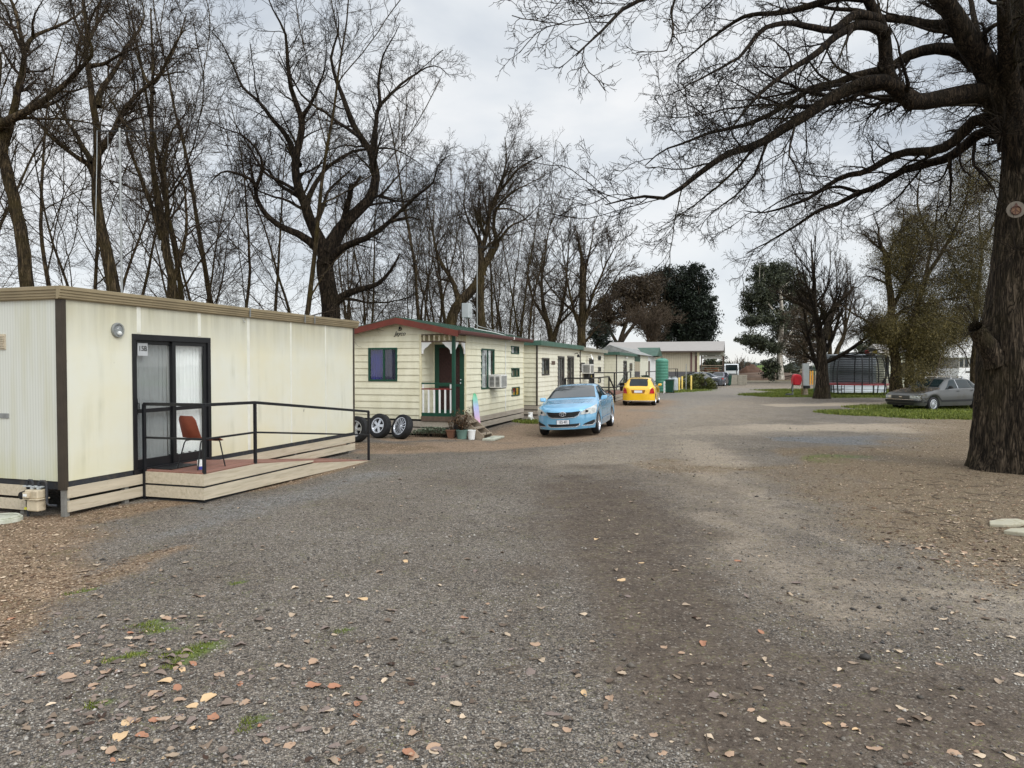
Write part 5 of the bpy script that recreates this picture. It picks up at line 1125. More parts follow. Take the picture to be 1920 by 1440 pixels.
# ------------------------------------------------------------------ cars
def interp(tab, x):
    xs, ys = zip(*tab); return float(np.interp(x, xs, ys))
class Car:
    def __init__(s, name, label, loc, rz_, d, paint, group=None, roll=0.0):
        s.d = d; s.paint = paint; s.t = thing(name, label, 'car', loc, group=group); s.t.rotation_mode = 'ZYX' if False else 'XYZ'; s.t.rotation_euler = (roll, 0, rz_)
    def hw(s, x):
        d = s.d; w_ = interp(d['plan'], x)
        a, q_ = d['nose']; 
        if x < a: w_ *= max(0, 1 - (1 - x / a) ** 2) ** (1 / q_)
        a, q_ = d['tail']; xr = d['L'] - x
        if xr < a: w_ *= max(0, 1 - (1 - xr / a) ** 2) ** (1 / q_)
        return w_
    def sill(s, x):
        d = s.d; z = interp(d['sill'], x)
        for xw in d['axles']:
            r = d['arch'];
            if abs(x - xw) < r: z = max(z, d['wr'] + math.sqrt(max(0, r * r - (x - xw) ** 2)) - .03)
        return z
    def ring(s, x):
        d = s.d; w_ = s.hw(x); zs = s.sill(x); zb = interp(d['belt'], x); zc = interp(d['top'], x); k = w_ / max(.01, interp(d['plan'], x)); wr_ = interp(d['roofw'], x) * k
        zs = min(zs, zb - .08); H = zb - zs; cr = zc - zb
        cabin = min(1, max(0, (cr - .06) / .3))
        pts = [(w_ - .10 * k, zs - .02), (w_ - .035 * k, zs), (w_ - .008, zs + .22 * H), (w_, zs + .55 * H), (w_ - .012 * k, zs + .80 * H), (w_ - .04 * k, zb - .0), (w_ - .065 * k - .0, zb + .012)]
        g = (pts[-1][0] + (wr_ - pts[-1][0]) * .45, zb + .012 + (zc - .055 * cabin - zb - .012) * .5)
        if cabin < .05: g = ((w_ + wr_) / 2 - .03 * k, zb + .4 * cr + .006)
        e = (wr_, zc - .055 * cabin - (1 - cabin) * .25 * max(cr, 0)); e2 = (wr_ - .10 * k, zc - .014 * cabin - (1 - cabin) * .06 * max(cr, 0))
        pts += [g, e, e2, (wr_ * .5, zc - .002), (0, zc + .006)]
        return pts
    def S(s, x, t, side):
        r = s.ring(x); f = t * 1.0; i = min(len(r) - 2, max(0, int(f))); k = f - i
        a, b = r[i], r[i + 1]; return Vector((x, side * (a[0] + (b[0] - a[0]) * k), a[1] + (b[1] - a[1]) * k))
    def panel(s, name, m, x0, x1, t0, t1, side, off=.006, nx_=10, nt_=5, parent=None, full=False):
        """patch of the body skin lifted off it; x0/x1 may be (at t0, at t1)"""
        vs = []
        tl = [t0 + (t1 - t0) * j / nt_ for j in range(nt_ + 1)]
        if full: tl = [(t, 1) for t in tl] + [(t, -1) for t in tl[::-1][1:]]
        else: tl = [(t, side) for t in tl]
        n_ = len(tl)
        for j, (t, sd_) in enumerate(tl):
            q_ = (t - t0) / (t1 - t0)
            a = x0 if not hasattr(x0, '__len__') else x0[0] + (x0[1] - x0[0]) * q_; b = x1 if not hasattr(x1, '__len__') else x1[0] + (x1[1] - x1[0]) * q_
            for i in range(nx_ + 1):
                x = a + (b - a) * i / nx_; p = s.S(x, t, sd_)
                dx = s.S(min(s.d['L'] - .001, x + .012), t, sd_) - s.S(max(.001, x - .012), t, sd_); dt = s.S(x, min(11, t + .05), sd_) - s.S(x, max(0, t - .05), sd_)
                nn_ = dx.cross(dt) * sd_ 
                if nn_.length < 1e-9: nn_ = Vector((0, sd_, 0))
                nn_.normalize()
                if nn_.z < -.3 or nn_.dot(Vector((0, sd_, .6))) < -.2 and abs(nn_.x) < .7: nn_ = -nn_
                vs.append(p + nn_ * off)
        fs = [(j * (nx_ + 1) + i, j * (nx_ + 1) + i + 1, (j + 1) * (nx_ + 1) + i + 1, (j + 1) * (nx_ + 1) + i) for j in range(n_ - 1) for i in range(nx_)]
        mb = MB(); mb.add(vs, fs); return mb.build(name, m, parent or s.t, smooth=True)
    def body(s):
        d = s.d; Lc = d['L']; xs = {0.004, Lc - .004}
        for k in (.01, .025, .05, .09, .15, .22, .3, .4, .52): xs |= {k, Lc - k}
        x = .6
        while x < Lc - .55: xs.add(round(x, 3)); x += .12
        for xw in d['axles']:
            for k in np.linspace(-1, 1, 17): xs.add(round(xw + d['arch'] * float(k) * .999, 4))
        for tab in ('belt', 'top'):
            for xx, _ in d[tab]:
                if .01 < xx < Lc - .01: xs.add(round(xx, 3))
        xs = sorted(xs); vs = []; N = len(s.ring(1.0))
        for x in xs:
            r = s.ring(x); vs += [(x, y, z) for y, z in r] + [(x, -y, z) for y, z in r[:-1][::-1]]
        K = 2 * N - 1
        fs = [(i * K + j, i * K + j + 1, (i + 1) * K + j + 1, (i + 1) * K + j) for i in range(len(xs) - 1) for j in range(K - 1)]
        fs += [tuple(range(K)), tuple((len(xs) - 1) * K + j for j in range(K))]
        mb = MB(); mb.add(vs, fs); mb.build('body', s.paint, s.t, smooth=True)
        mb = MB(); mb.box(.25, Lc - .25, -d['W'] / 2 + .22, d['W'] / 2 - .22, d['sill'][0][1] - .03, .62)
        mb.build('underbody', M['dark'], s.t)
    def nose_x(s, y, tail=False):
        d = s.d; a, q_ = d['tail' if tail else 'nose']; w_ = interp(d['plan'], d['L'] - .1 if tail else .1); f = min(1, abs(y) / w_)
        x = a * (1 - math.sqrt(max(0, 1 - f ** q_))); return d['L'] - x if tail else x
    def patch(s, name, m, poly, off=.006, th=.0, tail=False, parent=None, sub=6):
        """flat polygon (y, z) wrapped onto the nose or tail"""
        bm = bmesh.new(); vv = [bm.verts.new((0, y, z)) for y, z in poly]; bm.faces.new(vv)
        ys = sorted(p[0] for p in poly); y0, y1 = ys[0], ys[-1]
        for i in range(1, sub * 2):
            yy = y0 + (y1 - y0) * i / (sub * 2)
            bmesh.ops.bisect_plane(bm, geom=bm.verts[:] + bm.edges[:] + bm.faces[:], plane_co=(0, yy, 0), plane_no=(0, 1, 0))
        if th:
            r = bmesh.ops.extrude_face_region(bm, geom=bm.faces[:]); ex = [g for g in r['geom'] if isinstance(g, bmesh.types.BMVert)]
            for v in ex: v.co.x = -1
        sg_ = 1 if tail else -1
        for v in bm.verts:
            o_ = off + (th if v.co.x < -.5 else 0); v.co.x = s.nose_x(v.co.y, tail) + sg_ * o_
        bmesh.ops.recalc_face_normals(bm, faces=bm.faces)
        me = bpy.data.meshes.new(name); bm.to_mesh(me); bm.free(); return link(name, me, m, parent or s.t)
    def wheels(s, spokes=10, five=False, rim=.64, mat=None):
        d = s.d
        for xw in d['axles']:
            for sd_ in (-1, 1):
                wt = bpy.data.objects.new('wheel', None); COL.objects.link(wt); wt.parent = s.t; wt.location = (xw, sd_ * (d['W'] / 2 - .12), d['wr']); wt.rotation_euler = (0, 0, 0 if sd_ < 0 else math.pi)
                wheel(wt, d['wr'], .21, d['wr'] * rim, spokes, five=five, dish=.02)
    def mirror(s, x, z, m, y=None):
        for sd_ in (-1, 1):
            mb = MB(); y0 = (y or s.d['W'] / 2 - .06); vs = [];
            mb.add([(x - .07, sd_ * y0, z - .01), (x - .09, sd_ * (y0 + .20), z + .01), (x - .05, sd_ * (y0 + .22), z + .13), (x - .03, sd_ * (y0 + .04), z + .13), (x + .06, sd_ * y0, z), (x + .05, sd_ * (y0 + .21), z + .01), (x + .05, sd_ * (y0 + .21), z + .13), (x + .05, sd_ * (y0 + .04), z + .13)], [(0, 1, 2, 3), (4, 7, 6, 5), (0, 4, 5, 1), (1, 5, 6, 2), (2, 6, 7, 3), (3, 7, 4, 0)])
            mb.build('mirror', m, s.t, bevel=.03, smooth=True)
def paint(name, c, met=0.0, dirt=None, rough=.2, coat=.9): return pm(name, c, rough, .06, 2, metal=met, coat=coat, dirt=dirt, spec=.5)
blue_p = paint('light blue car paint', L(124, 184, 220, .9), .2)
camD = dict(L=4.8, W=1.82, wr=.335, arch=.385, axles=(.95, 3.73), nose=(.75, 2.5), tail=(.5, 3.0), plan=[(0, .90), (.9, .91), (2.4, .91), (4.0, .905), (4.8, .86)], sill=[(0, .24), (.5, .22), (2.4, .23), (4.3, .26), (4.8, .34)],
    belt=[(0, .66), (.08, .75), (.5, .85), (1.2, .94), (2.4, .97), (3.6, .99), (4.2, 1.02), (4.7, .98), (4.8, .85)], top=[(0, .72), (.10, .83), (.5, .945), (1.18, 1.04), (1.28, 1.07), (1.75, 1.32), (2.05, 1.435), (2.35, 1.48), (2.75, 1.485), (3.2, 1.44), (3.5, 1.37), (4.15, 1.09), (4.72, 1.06), (4.8, .9)],
    roofw=[(0, .60), (.5, .72), (1.25, .80), (2.05, .63), (2.8, .63), (3.45, .60), (4.2, .68), (4.8, .60)])
fw_ = np.array([1.77, 21.45]); hd_ = np.array([math.sin(R_(16.2)), math.cos(R_(16.2))]); o2 = fw_ - hd_ * .95
c = Car('parked_car', 'light blue sedan parked nose out before the weatherboard cabins', (o2[0], o2[1], ghf(1.7, 22) + .03), math.pi / 2 - R_(16.2), camD, blue_p, roll=R_(-3.2)); c.body()
c.panel('windscreen', M['screenglass'], (1.34, 1.30), (2.06, 2.06), 8.25, 11, 1, .010, 8, 8, full=True)
c.panel('rear_window', M['carglass'], 3.52, 4.08, 9.3, 11, 1, .008, 8, 6, full=True)
for sd_ in (-1, 1):
    c.panel('side_window', M['carglass'], (1.52, 2.12), (2.50, 2.46), 6.15, 7.92, sd_, .007); c.panel('side_window', M['carglass'], (2.60, 2.56), (3.72, 3.34), 6.15, 7.92, sd_, .007)
    c.panel('headlight', M['headlamp'], (.30, .20), (.62, .78), 3.55, 5.3, sd_, .010, 8, 4)
    c.panel('trim_strip', blue_p, 1.5, 3.3, 2.0, 2.25, sd_, .016, 12, 2)
    for x in (1.55, 2.52, 3.55): c.panel('door_seam', M['dark'], x, x + .014, 1.3, 5.2, sd_, .004, 2, 8)
    for x in (2.2, 3.2): c.panel('handle', blue_p, x + .1, x + .3, 4.2, 4.45, sd_, .028, 4, 2)
    hl = c.patch('headlight', M['headlamp'], [(sd_ * .52, .70), (sd_ * .50, .635), (sd_ * .62, .635), (sd_ * .84, .67), (sd_ * .86, .77), (sd_ * .80, .815), (sd_ * .64, .78)], .014, .012)
    c.patch('lamp_lens', M['dark'], [(sd_ * .64, .70), (sd_ * .675, .68), (sd_ * .71, .70), (sd_ * .71, .74), (sd_ * .675, .76), (sd_ * .64, .74)], .03, .004, parent=hl, sub=2)
    c.patch('fog_recess', M['dark'], [(sd_ * .55, .33), (sd_ * .60, .37), (sd_ * .84, .46), (sd_ * .85, .40), (sd_ * .80, .33)], .008)
    c.patch('bumper_trim', M['alloy'], [(sd_ * .52, .305), (sd_ * .80, .30), (sd_ * .875, .37), (sd_ * .875, .46), (sd_ * .86, .46), (sd_ * .85, .38), (sd_ * .79, .325), (sd_ * .55, .325)], .012, .004)
gr_ = c.patch('grille', M['dark'], [(-.50, .735), (-.43, .62), (-.33, .575), (0, .56), (.33, .575), (.43, .62), (.50, .735), (.25, .715), (-.25, .715)], .010, .01)
for z in (.615, .665): c.patch('bar', M['chassis'], [(-.44, z + .005), (-.4, z - .006), (.4, z - .006), (.44, z + .005)], .024, .005, parent=gr_)
c.patch('grille_trim', M['alloy'], [(-.53, .735), (-.45, .605), (-.34, .552), (0, .537), (.34, .552), (.45, .605), (.53, .735), (.505, .735), (.435, .615), (.335, .57), (0, .555), (-.335, .57), (-.435, .615), (-.505, .735)], .012, .006)
def ell(mb, rx, rz_, cz, w_, x, k=28):
    pts = [(x, rx * math.cos(2 * math.pi * i / k), cz + rz_ * math.sin(2 * math.pi * i / k)) for i in range(k + 1)]; mb.tube(pts, w_, 6, False)
mb = MB(); ell(mb, .095, .06, .665, .012, -.038); ell(mb, .034, .057, .667, .009, -.04); ell(mb, .06, .022, .692, .009, -.04); mb.build('emblem', M['chrome'], c.t, smooth=True)
c.patch('lower_intake', M['dark'], [(-.46, .385), (-.44, .33), (-.36, .30), (.36, .30), (.44, .33), (.46, .385), (.2, .37), (-.2, .37)], .008)
c.patch('intake_trim', M['alloy'], [(-.49, .385), (-.46, .315), (-.37, .278), (.37, .278), (.46, .315), (.49, .385), (.465, .385), (.44, .325), (.36, .296), (-.36, .296), (-.44, .325), (-.465, .385)], .010, .005)
pl = MB(); pl.box(-.036, -.022, -.19, .19, .365, .50); plo = pl.build('number_plate', M['dark'], c.t); MB().box(-.04, -.035, -.18, .18, .372, .493).build('plate_face', M['plate'], plo)
text_mesh('lettering', '1ES\u00b74FJ', .115, pm('slate lettering', L(70, 74, 84), .6, .05), plo, (-.042, 0, .432), (R_(90), 0, R_(-90)), depth=.001, xs=.78, bold=.001)
mb = MB()
for y in (-.45, .15): mb.bar((1.46, y, 1.12), (1.43, y + .5, 1.09), .014, .014)
mb.build('wiper', M['dark'], c.t)
c.mirror(1.66, .98, blue_p); c.wheels(10, False, .72)
MB().lathe([(0, -.012), (.03, -.01), (.03, 0)], 12, (1.98, .12, 1.39), 'x').build('sensor', M['white'], c.t)
# yellow hatchback seen from behind
yel = paint('yellow car paint', L(248, 196, 26, .85), 0.0)
yD = dict(L=4.05, W=1.70, wr=.305, arch=.345, axles=(.8, 3.37), nose=(.6, 2.6), tail=(.42, 3.6), plan=[(0, .83), (1, .85), (3, .85), (4.05, .83)], sill=[(0, .22), (2, .2), (3.6, .22), (4.05, .24)],
    belt=[(0, .6), (.5, .78), (1.0, .90), (2.0, .92), (3.2, .95), (3.85, .95), (4.0, .86), (4.05, .55)], top=[(0, .66), (.12, .74), (.5, .86), (1.0, .98), (1.1, 1.02), (1.8, 1.36), (2.2, 1.43), (3.0, 1.42), (3.45, 1.38), (3.62, 1.30), (3.92, .97), (4.0, .9), (4.05, .6)],
    roofw=[(0, .55), (1.0, .74), (1.8, .56), (2.6, .58), (3.4, .56), (3.62, .58), (3.95, .70), (4.05, .66)])
rp = np.array([6.42, 36.15]); hd2 = np.array([math.sin(R_(15.5)), math.cos(R_(15.5))]); nosep = rp + hd2 * 4.05
c = Car('parked_car', 'bright yellow hatchback parked with its tail to the driveway', (nosep[0], nosep[1], 0), math.pi / 2 - R_(15.5) + math.pi, yD, yel); c.body()
c.panel('rear_window', M['carglass'], 3.60, 3.90, 9.25, 11, 1, .008, 8, 6, full=True); c.panel('windscreen', M['carglass'], 1.15, 1.75, 9.2, 11, 1, .008, 8, 6, full=True)
c.panel('spoiler', M['dark'], 3.50, 3.60, 9.1, 11, 1, .014, 3, 6, full=True)
for sd_ in (-1, 1):
    c.panel('side_window', M['carglass'], (1.3, 1.85), (2.2, 2.2), 6.15, 7.9, sd_, .007); c.panel('side_window', M['carglass'], (2.28, 2.28), (3.5, 3.2), 6.15, 7.9, sd_, .007)
    c.patch('tail_light', pm('red lamp', L(176, 24, 34), .15, .25, 18, coat=1.0), [(sd_ * .56, .62), (sd_ * .60, .80), (sd_ * .66, .90), (sd_ * .70, .92), (sd_ * .76, .85), (sd_ * .80, .62)], .014, .01, True)
c.patch('number_plate', M['plate'], [(-.2, .66), (.2, .66), (.2, .775), (-.2, .775)], .02, .008, True); c.patch('plate_recess', pm('deep yellow', L(150, 96, 12)), [(-.36, .80), (-.3, .63), (.3, .63), (.36, .80)], .008, 0, True)
c.patch('bumper', yel, [(-.83, .30), (-.80, .24), (.80, .24), (.83, .30), (.83, .55), (.8, .58), (-.8, .58), (-.83, .55)], .02, .035, True, sub=9); c.patch('bumper_lip', M['alloy'], [(-.8, .235), (.8, .235), (.8, .265), (-.8, .265)], .062, .006, True, sub=9)
mb = MB(); mb.lathe([(.035, 3.75), (.04, 4.1), (.03, 4.1), (.028, 3.9)], 14, (0, -.42, .23), 'x'); mb.build('exhaust', M['galv'], c.t); mb = MB(); mb.bar((3.2, 0, 1.42), (3.5, 0, 1.68), .012, .012); mb.build('aerial', M['dark'], c.t)
c.mirror(1.42, .95, yel); c.wheels(8, False, .7)
# old grey sedan
sil = paint('dull silver paint', L(88, 88, 86, .75), .3, L(66, 62, 54), .38, .2)
sD = dict(L=4.75, W=1.84, wr=.315, arch=.37, axles=(.88, 3.67), nose=(.28, 6), tail=(.25, 6), plan=[(0, .89), (1, .92), (3.6, .92), (4.75, .88)], sill=[(0, .28), (.6, .24), (3.6, .24), (4.75, .32)],
    belt=[(0, .62), (.08, .70), (.7, .82), (1.3, .90), (2.5, .93), (3.6, .95), (4.4, .96), (4.7, .92), (4.75, .7)], top=[(0, .66), (.10, .76), (.7, .87), (1.25, .96), (1.4, 1.0), (2.05, 1.38), (2.35, 1.42), (3.2, 1.41), (3.4, 1.38), (3.95, 1.03), (4.7, .98), (4.75, .75)],
    roofw=[(0, .8), (1.25, .84), (2.05, .64), (3.3, .63), (3.95, .80), (4.75, .8)])
hx = np.array([.926, .378]); hy = np.array([-hx[1], hx[0]]); fwn = np.array([18.95, 32.2]); o2 = fwn - hx * .88 + hy * .80
c = Car('parked_car', 'old dull silver sedan strewn with leaf litter on the grass', (o2[0], o2[1], -.05), math.atan2(hx[1], hx[0]), sD, sil); c.t.scale = (1.05, 1.05, 1.07); c.body()
c.panel('windscreen', M['carglass'], 1.46, 2.0, 9.1, 11, 1, .008, 8, 6, full=True); c.panel('rear_window', M['carglass'], 3.46, 3.9, 9.2, 11, 1, .008, 8, 6, full=True)
for sd_ in (-1, 1):
    c.panel('side_window', M['carglass'], (1.62, 2.12), (2.42, 2.42), 6.2, 7.9, sd_, .008); c.panel('side_window', M['carglass'], (2.50, 2.50), (3.32, 3.20), 6.2, 7.9, sd_, .008); c.panel('quarter_window', M['carglass'], (3.38, 3.25), (3.72, 3.38), 6.2, 7.9, sd_, .008)
    c.panel('side_strip', M['dark'], .3, 4.5, 2.1, 2.45, sd_, .012, 24, 2); c.panel('arch_trim', M['alloy'], 2.45, 2.47, 6.1, 7.95, sd_, .010, 2, 5)
    c.patch('headlight', M['headlamp'], [(sd_ * .46, .56), (sd_ * .86, .56), (sd_ * .86, .68), (sd_ * .46, .68)], .012, .008)
    for x in (2.3, 3.2): c.panel('handle', M['dark'], x, x + .16, 4.3, 4.6, sd_, .02, 3, 2)
c.patch('grille', sil, [(-.44, .56), (.44, .56), (.44, .68), (-.44, .68)], .008, .004); c.patch('bumper', M['dark'], [(-.89, .40), (.89, .40), (.89, .53), (-.89, .53)], .03, .03, sub=9); c.patch('bumper_trim', M['chrome'], [(-.885, .50), (.885, .50), (.885, .525), (-.885, .525)], .064, .004, sub=9); c.patch('number_plate', M['ink'], [(-.19, .40), (.19, .40), (.19, .50), (-.19, .50)], .07, .004); c.patch('lower_intake', M['dark'], [(-.6, .27), (.6, .27), (.66, .36), (-.66, .36)], .01); c.patch('emblem', M['chrome'], [(-.07, .60), (.07, .60), (.07, .645), (-.07, .645)], .016, .004)
mb = MB()
for x in (2.3, 3.05): mb.bar((x, -.62, 1.47), (x, .62, 1.47), .04, .03); mb.box(x - .03, x + .03, -.63, -.57, 1.37, 1.46); mb.box(x - .03, x + .03, .57, .63, 1.37, 1.46)
mb.build('roof_rack', M['alloy'], c.t); c.mirror(1.82, .96, M['dark']); c.wheels(12, False, .62)
rr_ = random.Random(5); vs = []; fs = []
for i in range(420):
    x, t_ = rr_.uniform(.3, 1.4), rr_.uniform(8, 11); p = c.S(x, t_, rr_.choice((-1, 1))); lv = leaf_verts(rr_.uniform(.03, .07), rr_); o_ = len(vs); vs += [(p.x + a, p.y + b, p.z + q_ + .004) for a, b, q_ in lv]; fs += [(a + o_, b + o_, e + o_) for a, b, e in LF]
o = link('leaf_litter', npmesh('leaf_litter', vs, tris=fs), M['litter']); o.location = c.t.location; o.rotation_euler = c.t.rotation_euler; o.scale = c.t.scale; tag(o, 'dead leaves heaped on the bonnet of the silver sedan', 'leaf litter', kind='stuff')
# cars in the distance
dp = paint('charcoal car paint', L(72, 76, 82), .2); pp = paint('deep purple car paint', L(40, 34, 62), .2)
c = Car('parked_car', 'charcoal sedan half hidden behind the low bush', at(1262, 66.5), R_(8), camD, dp); c.body(); c.panel('windscreen', M['carglass'], 1.40, 2.0, 9.15, 11, 1, .008, 6, 4, full=True); c.panel('rear_window', M['carglass'], 3.52, 4.08, 9.3, 11, 1, .008, 6, 4, full=True)
for sd_ in (-1, 1): c.panel('side_window', M['carglass'], (1.52, 2.12), (2.50, 2.46), 6.15, 7.92, sd_, .007, 5, 3); c.panel('side_window', M['carglass'], (2.60, 2.56), (3.72, 3.34), 6.15, 7.92, sd_, .007, 5, 3); c.patch('tail_light', pm('red lamp', L(176, 24, 34), .15, .25, 18, coat=1.0), [(sd_ * .6, .8), (sd_ * .85, .8), (sd_ * .85, .92), (sd_ * .6, .92)], .012, .01, True)
c.mirror(1.66, .98, dp); c.wheels(10, False, .7)
c = Car('parked_car', 'dark purple car nosing out past the far end of the bush', at(1341, 71.5), R_(62), yD, pp); c.body(); c.panel('windscreen', M['carglass'], 1.15, 1.75, 9.2, 11, 1, .008, 6, 4, full=True)
for sd_ in (-1, 1): c.panel('side_window', M['carglass'], (1.3, 1.85), (2.2, 2.2), 6.15, 7.9, sd_, .007, 5, 3); c.patch('headlight', M['headlamp'], [(sd_ * .45, .56), (sd_ * .75, .56), (sd_ * .78, .68), (sd_ * .5, .66)], .012, .008)
c.patch('grille', M['dark'], [(-.4, .5), (.4, .5), (.4, .6), (-.4, .6)], .01); c.mirror(1.42, .95, pp); c.wheels(8, False, .7)
# white cab truck
tr = thing('truck', 'white forward cab truck with a tray at the end of the driveway', 'truck', at(1372, 101), R_(-101) + math.pi)
wp = paint('white truck paint', L(224, 226, 226), 0)
tr.rotation_euler = (0, 0, R_(79))
mb = MB(); mb.prism([(0, .55), (-.02, 1.0), (.02, 1.35), (.38, 2.28), (.5, 2.36), (1.75, 2.36), (1.8, 2.2), (1.8, .55)], 'y', -.98, .98); mb.build('cab', wp, tr, bevel=.06, seg=3)
mb = MB(); mb.quad((.03, -.84, 1.40), (.03, .84, 1.40), (.36, .78, 2.22), (.36, -.78, 2.22)); o = mb.build('windscreen', M['carglass'], tr); o.location = (-.02, 0, .008)
for sd_ in (-1, 1): mb = MB(); mb.quad((.28, sd_ * .987, 1.40), (1.3, sd_ * .987, 1.40), (1.3, sd_ * .987, 2.15), (.52, sd_ * .987, 2.15)); mb.build('side_window', M['carglass'], tr); mb = MB(); mb.box(-.035, -.012, sd_ * .75 - .16, sd_ * .75 + .16, .80, 1.02); mb.build('headlight', M['headlamp'], tr); mb = MB(); mb.box(.1, .16, sd_ * 1.15 - .1, sd_ * 1.15 + .1, 1.45, 1.9); mb.bar((.2, sd_ * .98, 1.8), (.13, sd_ * 1.15, 1.8), .03, .03); mb.build('mirror', M['dark'], tr)
MB().box(-.14, .1, -1.0, 1.0, .42, .72).build('bumper', wp, tr, bevel=.04); MB().box(-.03, -.012, -.5, .5, .84, 1.0).build('grille', M['galv'], tr); MB().box(-.155, -.142, -.18, .18, .5, .6).build('number_plate', M['plate'], tr)
MB().box(1.9, 6, -1.05, 1.05, .85, 1.0).box(1.9, 2.0, -1.05, 1.05, 1.0, 2.3).box(1.9, 6, -1.05, -1.0, 1.0, 1.4).box(1.9, 6, 1.0, 1.05, 1.0, 1.4).build('tray', M['timber_brown'], tr); MB().box(.3, 6, -.4, .4, .45, .84).build('chassis', M['dark'], tr)
for x in (.85, 4.6):
    for sd_ in (-1, 1):
        wt = bpy.data.objects.new('wheel', None); COL.objects.link(wt); wt.parent = tr; wt.location = (x, sd_ * .88, .42); wt.rotation_euler = (0, 0, 0 if sd_ < 0 else math.pi); wheel(wt, .42, .24, .26, 6, dish=.03)
# ------------------------------------------------------------------ lawn corner: trampoline, tanks, reel, panel
tp = thing('trampoline', 'round black netted trampoline with red pad and hoop board', 'trampoline', (24.35, 50.0, 0)); TR = 2.0
mb = MB(); mb.tube([(TR * math.cos(a), TR * math.sin(a), .78) for a in np.linspace(0, 2 * math.pi, 41)], .03, 6, False); mb.build('frame', M['black'], tp)
mb = MB(); mb.lathe([(TR - .32, .80), (TR - .3, .82), (TR + .02, .82), (TR + .06, .74), (TR + .06, .70)], 40); mb.build('pad', pm('red pad vinyl', L(150, 58, 60, .75), .5, .15, 4), tp, smooth=True)
mb = MB(); mb.lathe([(0, .76), (TR - .3, .79)], 40); mb.build('mat', M['dark'], tp)
for k in range(4):
    a = k * math.pi / 2 + .3; mb = MB(); p = [(TR * math.cos(a + d), TR * math.sin(a + d), .76) for d in (-.28, .28)]; q_ = [(x, y, .02) for x, y, _ in p]; mb.tube([p[0], q_[0], q_[1], p[1]], .028, 6); mb.bar((p[0][0], p[0][1], .35), (p[1][0], p[1][1], .35), .03, .03); mb.build('leg', M['black'], tp)
for k in range(8):
    a = k * math.pi / 4 + .45; c_, s_ = math.cos(a), math.sin(a)
    mb = MB(); mb.tube([(TR * 1.0 * c_, TR * s_, .0), (TR * 1.05 * c_, TR * 1.05 * s_, .8), (TR * 1.06 * c_, TR * 1.06 * s_, 1.6), (TR * 1.0 * c_, TR * 1.0 * s_, 2.3), (TR * .9 * c_, TR * .9 * s_, 2.72)], .042, 7); mb.build('pole', M['dark'], tp, smooth=True)
mb = MB(); mb.tube([(TR * .9 * math.cos(a), TR * .9 * math.sin(a), 2.73) for a in np.linspace(0, 2 * math.pi, 41)], .04, 6, False); mb.build('top_ring', M['dark'], tp)
n = NT('safety net'); n.n.remove(n.b); tb = n.new('ShaderNodeBsdfTransparent'); dfb = n.new('ShaderNodeBsdfDiffuse'); dfb.inputs[0].default_value = (.012, .012, .014, 1); msx = n.new('ShaderNodeMixShader'); msx.inputs[0].default_value = .2
n.link(tb.outputs[0], msx.inputs[1]); n.link(dfb.outputs[0], msx.inputs[2]); n.link(msx.outputs[0], n.out.inputs['Surface'])
mb = MB(); mb.lathe([(TR * .92, .82), (TR * .93, 1.6), (TR * .9, 2.3), (TR * .87, 2.7)], 40); mb.build('net', n.m, tp, smooth=True)
mb = MB()
for z in np.linspace(.92, 2.62, 15):
    r = .935 - .012 * abs(z - 1.6); mb.tube([(TR * r * math.cos(a), TR * r * math.sin(a), z) for a in np.linspace(0, 2 * math.pi, 41)], .014, 4, False)
mb.build('net_cord', M['dark'], tp)
mb = MB(); mb.tube([(.9, -TR * .82, .85), (1.2, -TR * .8, 1.5), (1.25, -TR * .72, 2.65)], [.1, .06, .16], 7); mb.tube([(1.45, -TR * .7, .85), (1.3, -TR * .75, 1.8), (1.35, -TR * .66, 2.65)], [.06, .05, .12], 7); mb.build('door_flap', M['dark'], tp, smooth=True)
hoopm = []
mb = MB(); mb.lathe([(0, 0), (.46, 0), (.48, .02), (.46, .04), (0, .04)], 28, axis='y'); hb = mb.build('hoop_board', pm('black board', L(26, 24, 22)), tp, loc=(-.1, -TR * .95, 2.98)); hb.scale = (1, 1, .56)
for c0, pts in ((L(120, 24, 20, .7), [(-.40, -.16), (-.06, -.10), (-.02, .02), (-.30, .22), (-.42, .1)]), (L(130, 112, 34, .7), [(.06, -.10), (.40, -.16), (.42, .12), (.30, .26), (.06, .02)])): mb = MB(); mb.prism([(a, b * 1.2) for a, b in pts], 'y', -.012, -.004); mb.build('board_print', pm('print%d' % int(c0[0] * 1000), c0), hb)
mb = MB(); mb.prism([(-.14, .02), (.14, .02), (.05, -.1), (-.05, -.1)], 'y', -.02, -.006); mb.build('board_print', M['white'], hb)
for x in (-.16, .02): mb = MB(); mb.bar((x - .02, -TR * .93, 2.75), (x - .02, -TR * .97, .8), .05, .05); mb.build('hoop_pole', M['dark'], tp)
n = NT('corrugated silver steel'); n.b.inputs['Metallic'].default_value = .35; n.b.inputs['Roughness'].default_value = .42
n.link(n.mix(n.ramp(n.noise(n.coord((1, 1, .2)), 1.4, 4), [(.35, 0.0), (.7, .6)]), L(150, 154, 158, .85), L(92, 96, 100, .85)), n.b.inputs['Base Color'])
t = thing('water_tank', 'silver corrugated water tank standing behind the trampoline', 'tank', (26.2, 55.4, 0)); prof = [(0, 2.98), (1.95, 2.9)]; z = 2.86
while z > .0: prof += [(2.0, z), (1.93, z - .07)]; z -= .14
MB().lathe(prof, 48).build('shell', n.m, t)
t = thing('tank_shed', 'pale corrugated wall panel standing behind the trampoline', 'panel', (23.6, 55.2, 0)); prof = []
mb = MB(); z = 0
while z < 2.8: mb.add([(.15, 0, z), (1.0, 0, z), (1.0, -.04, z + .055), (.15, -.04, z + .055), (1.0, 0, z + .11), (.15, 0, z + .11)], [(0, 1, 2, 3), (3, 2, 4, 5)]); z += .11
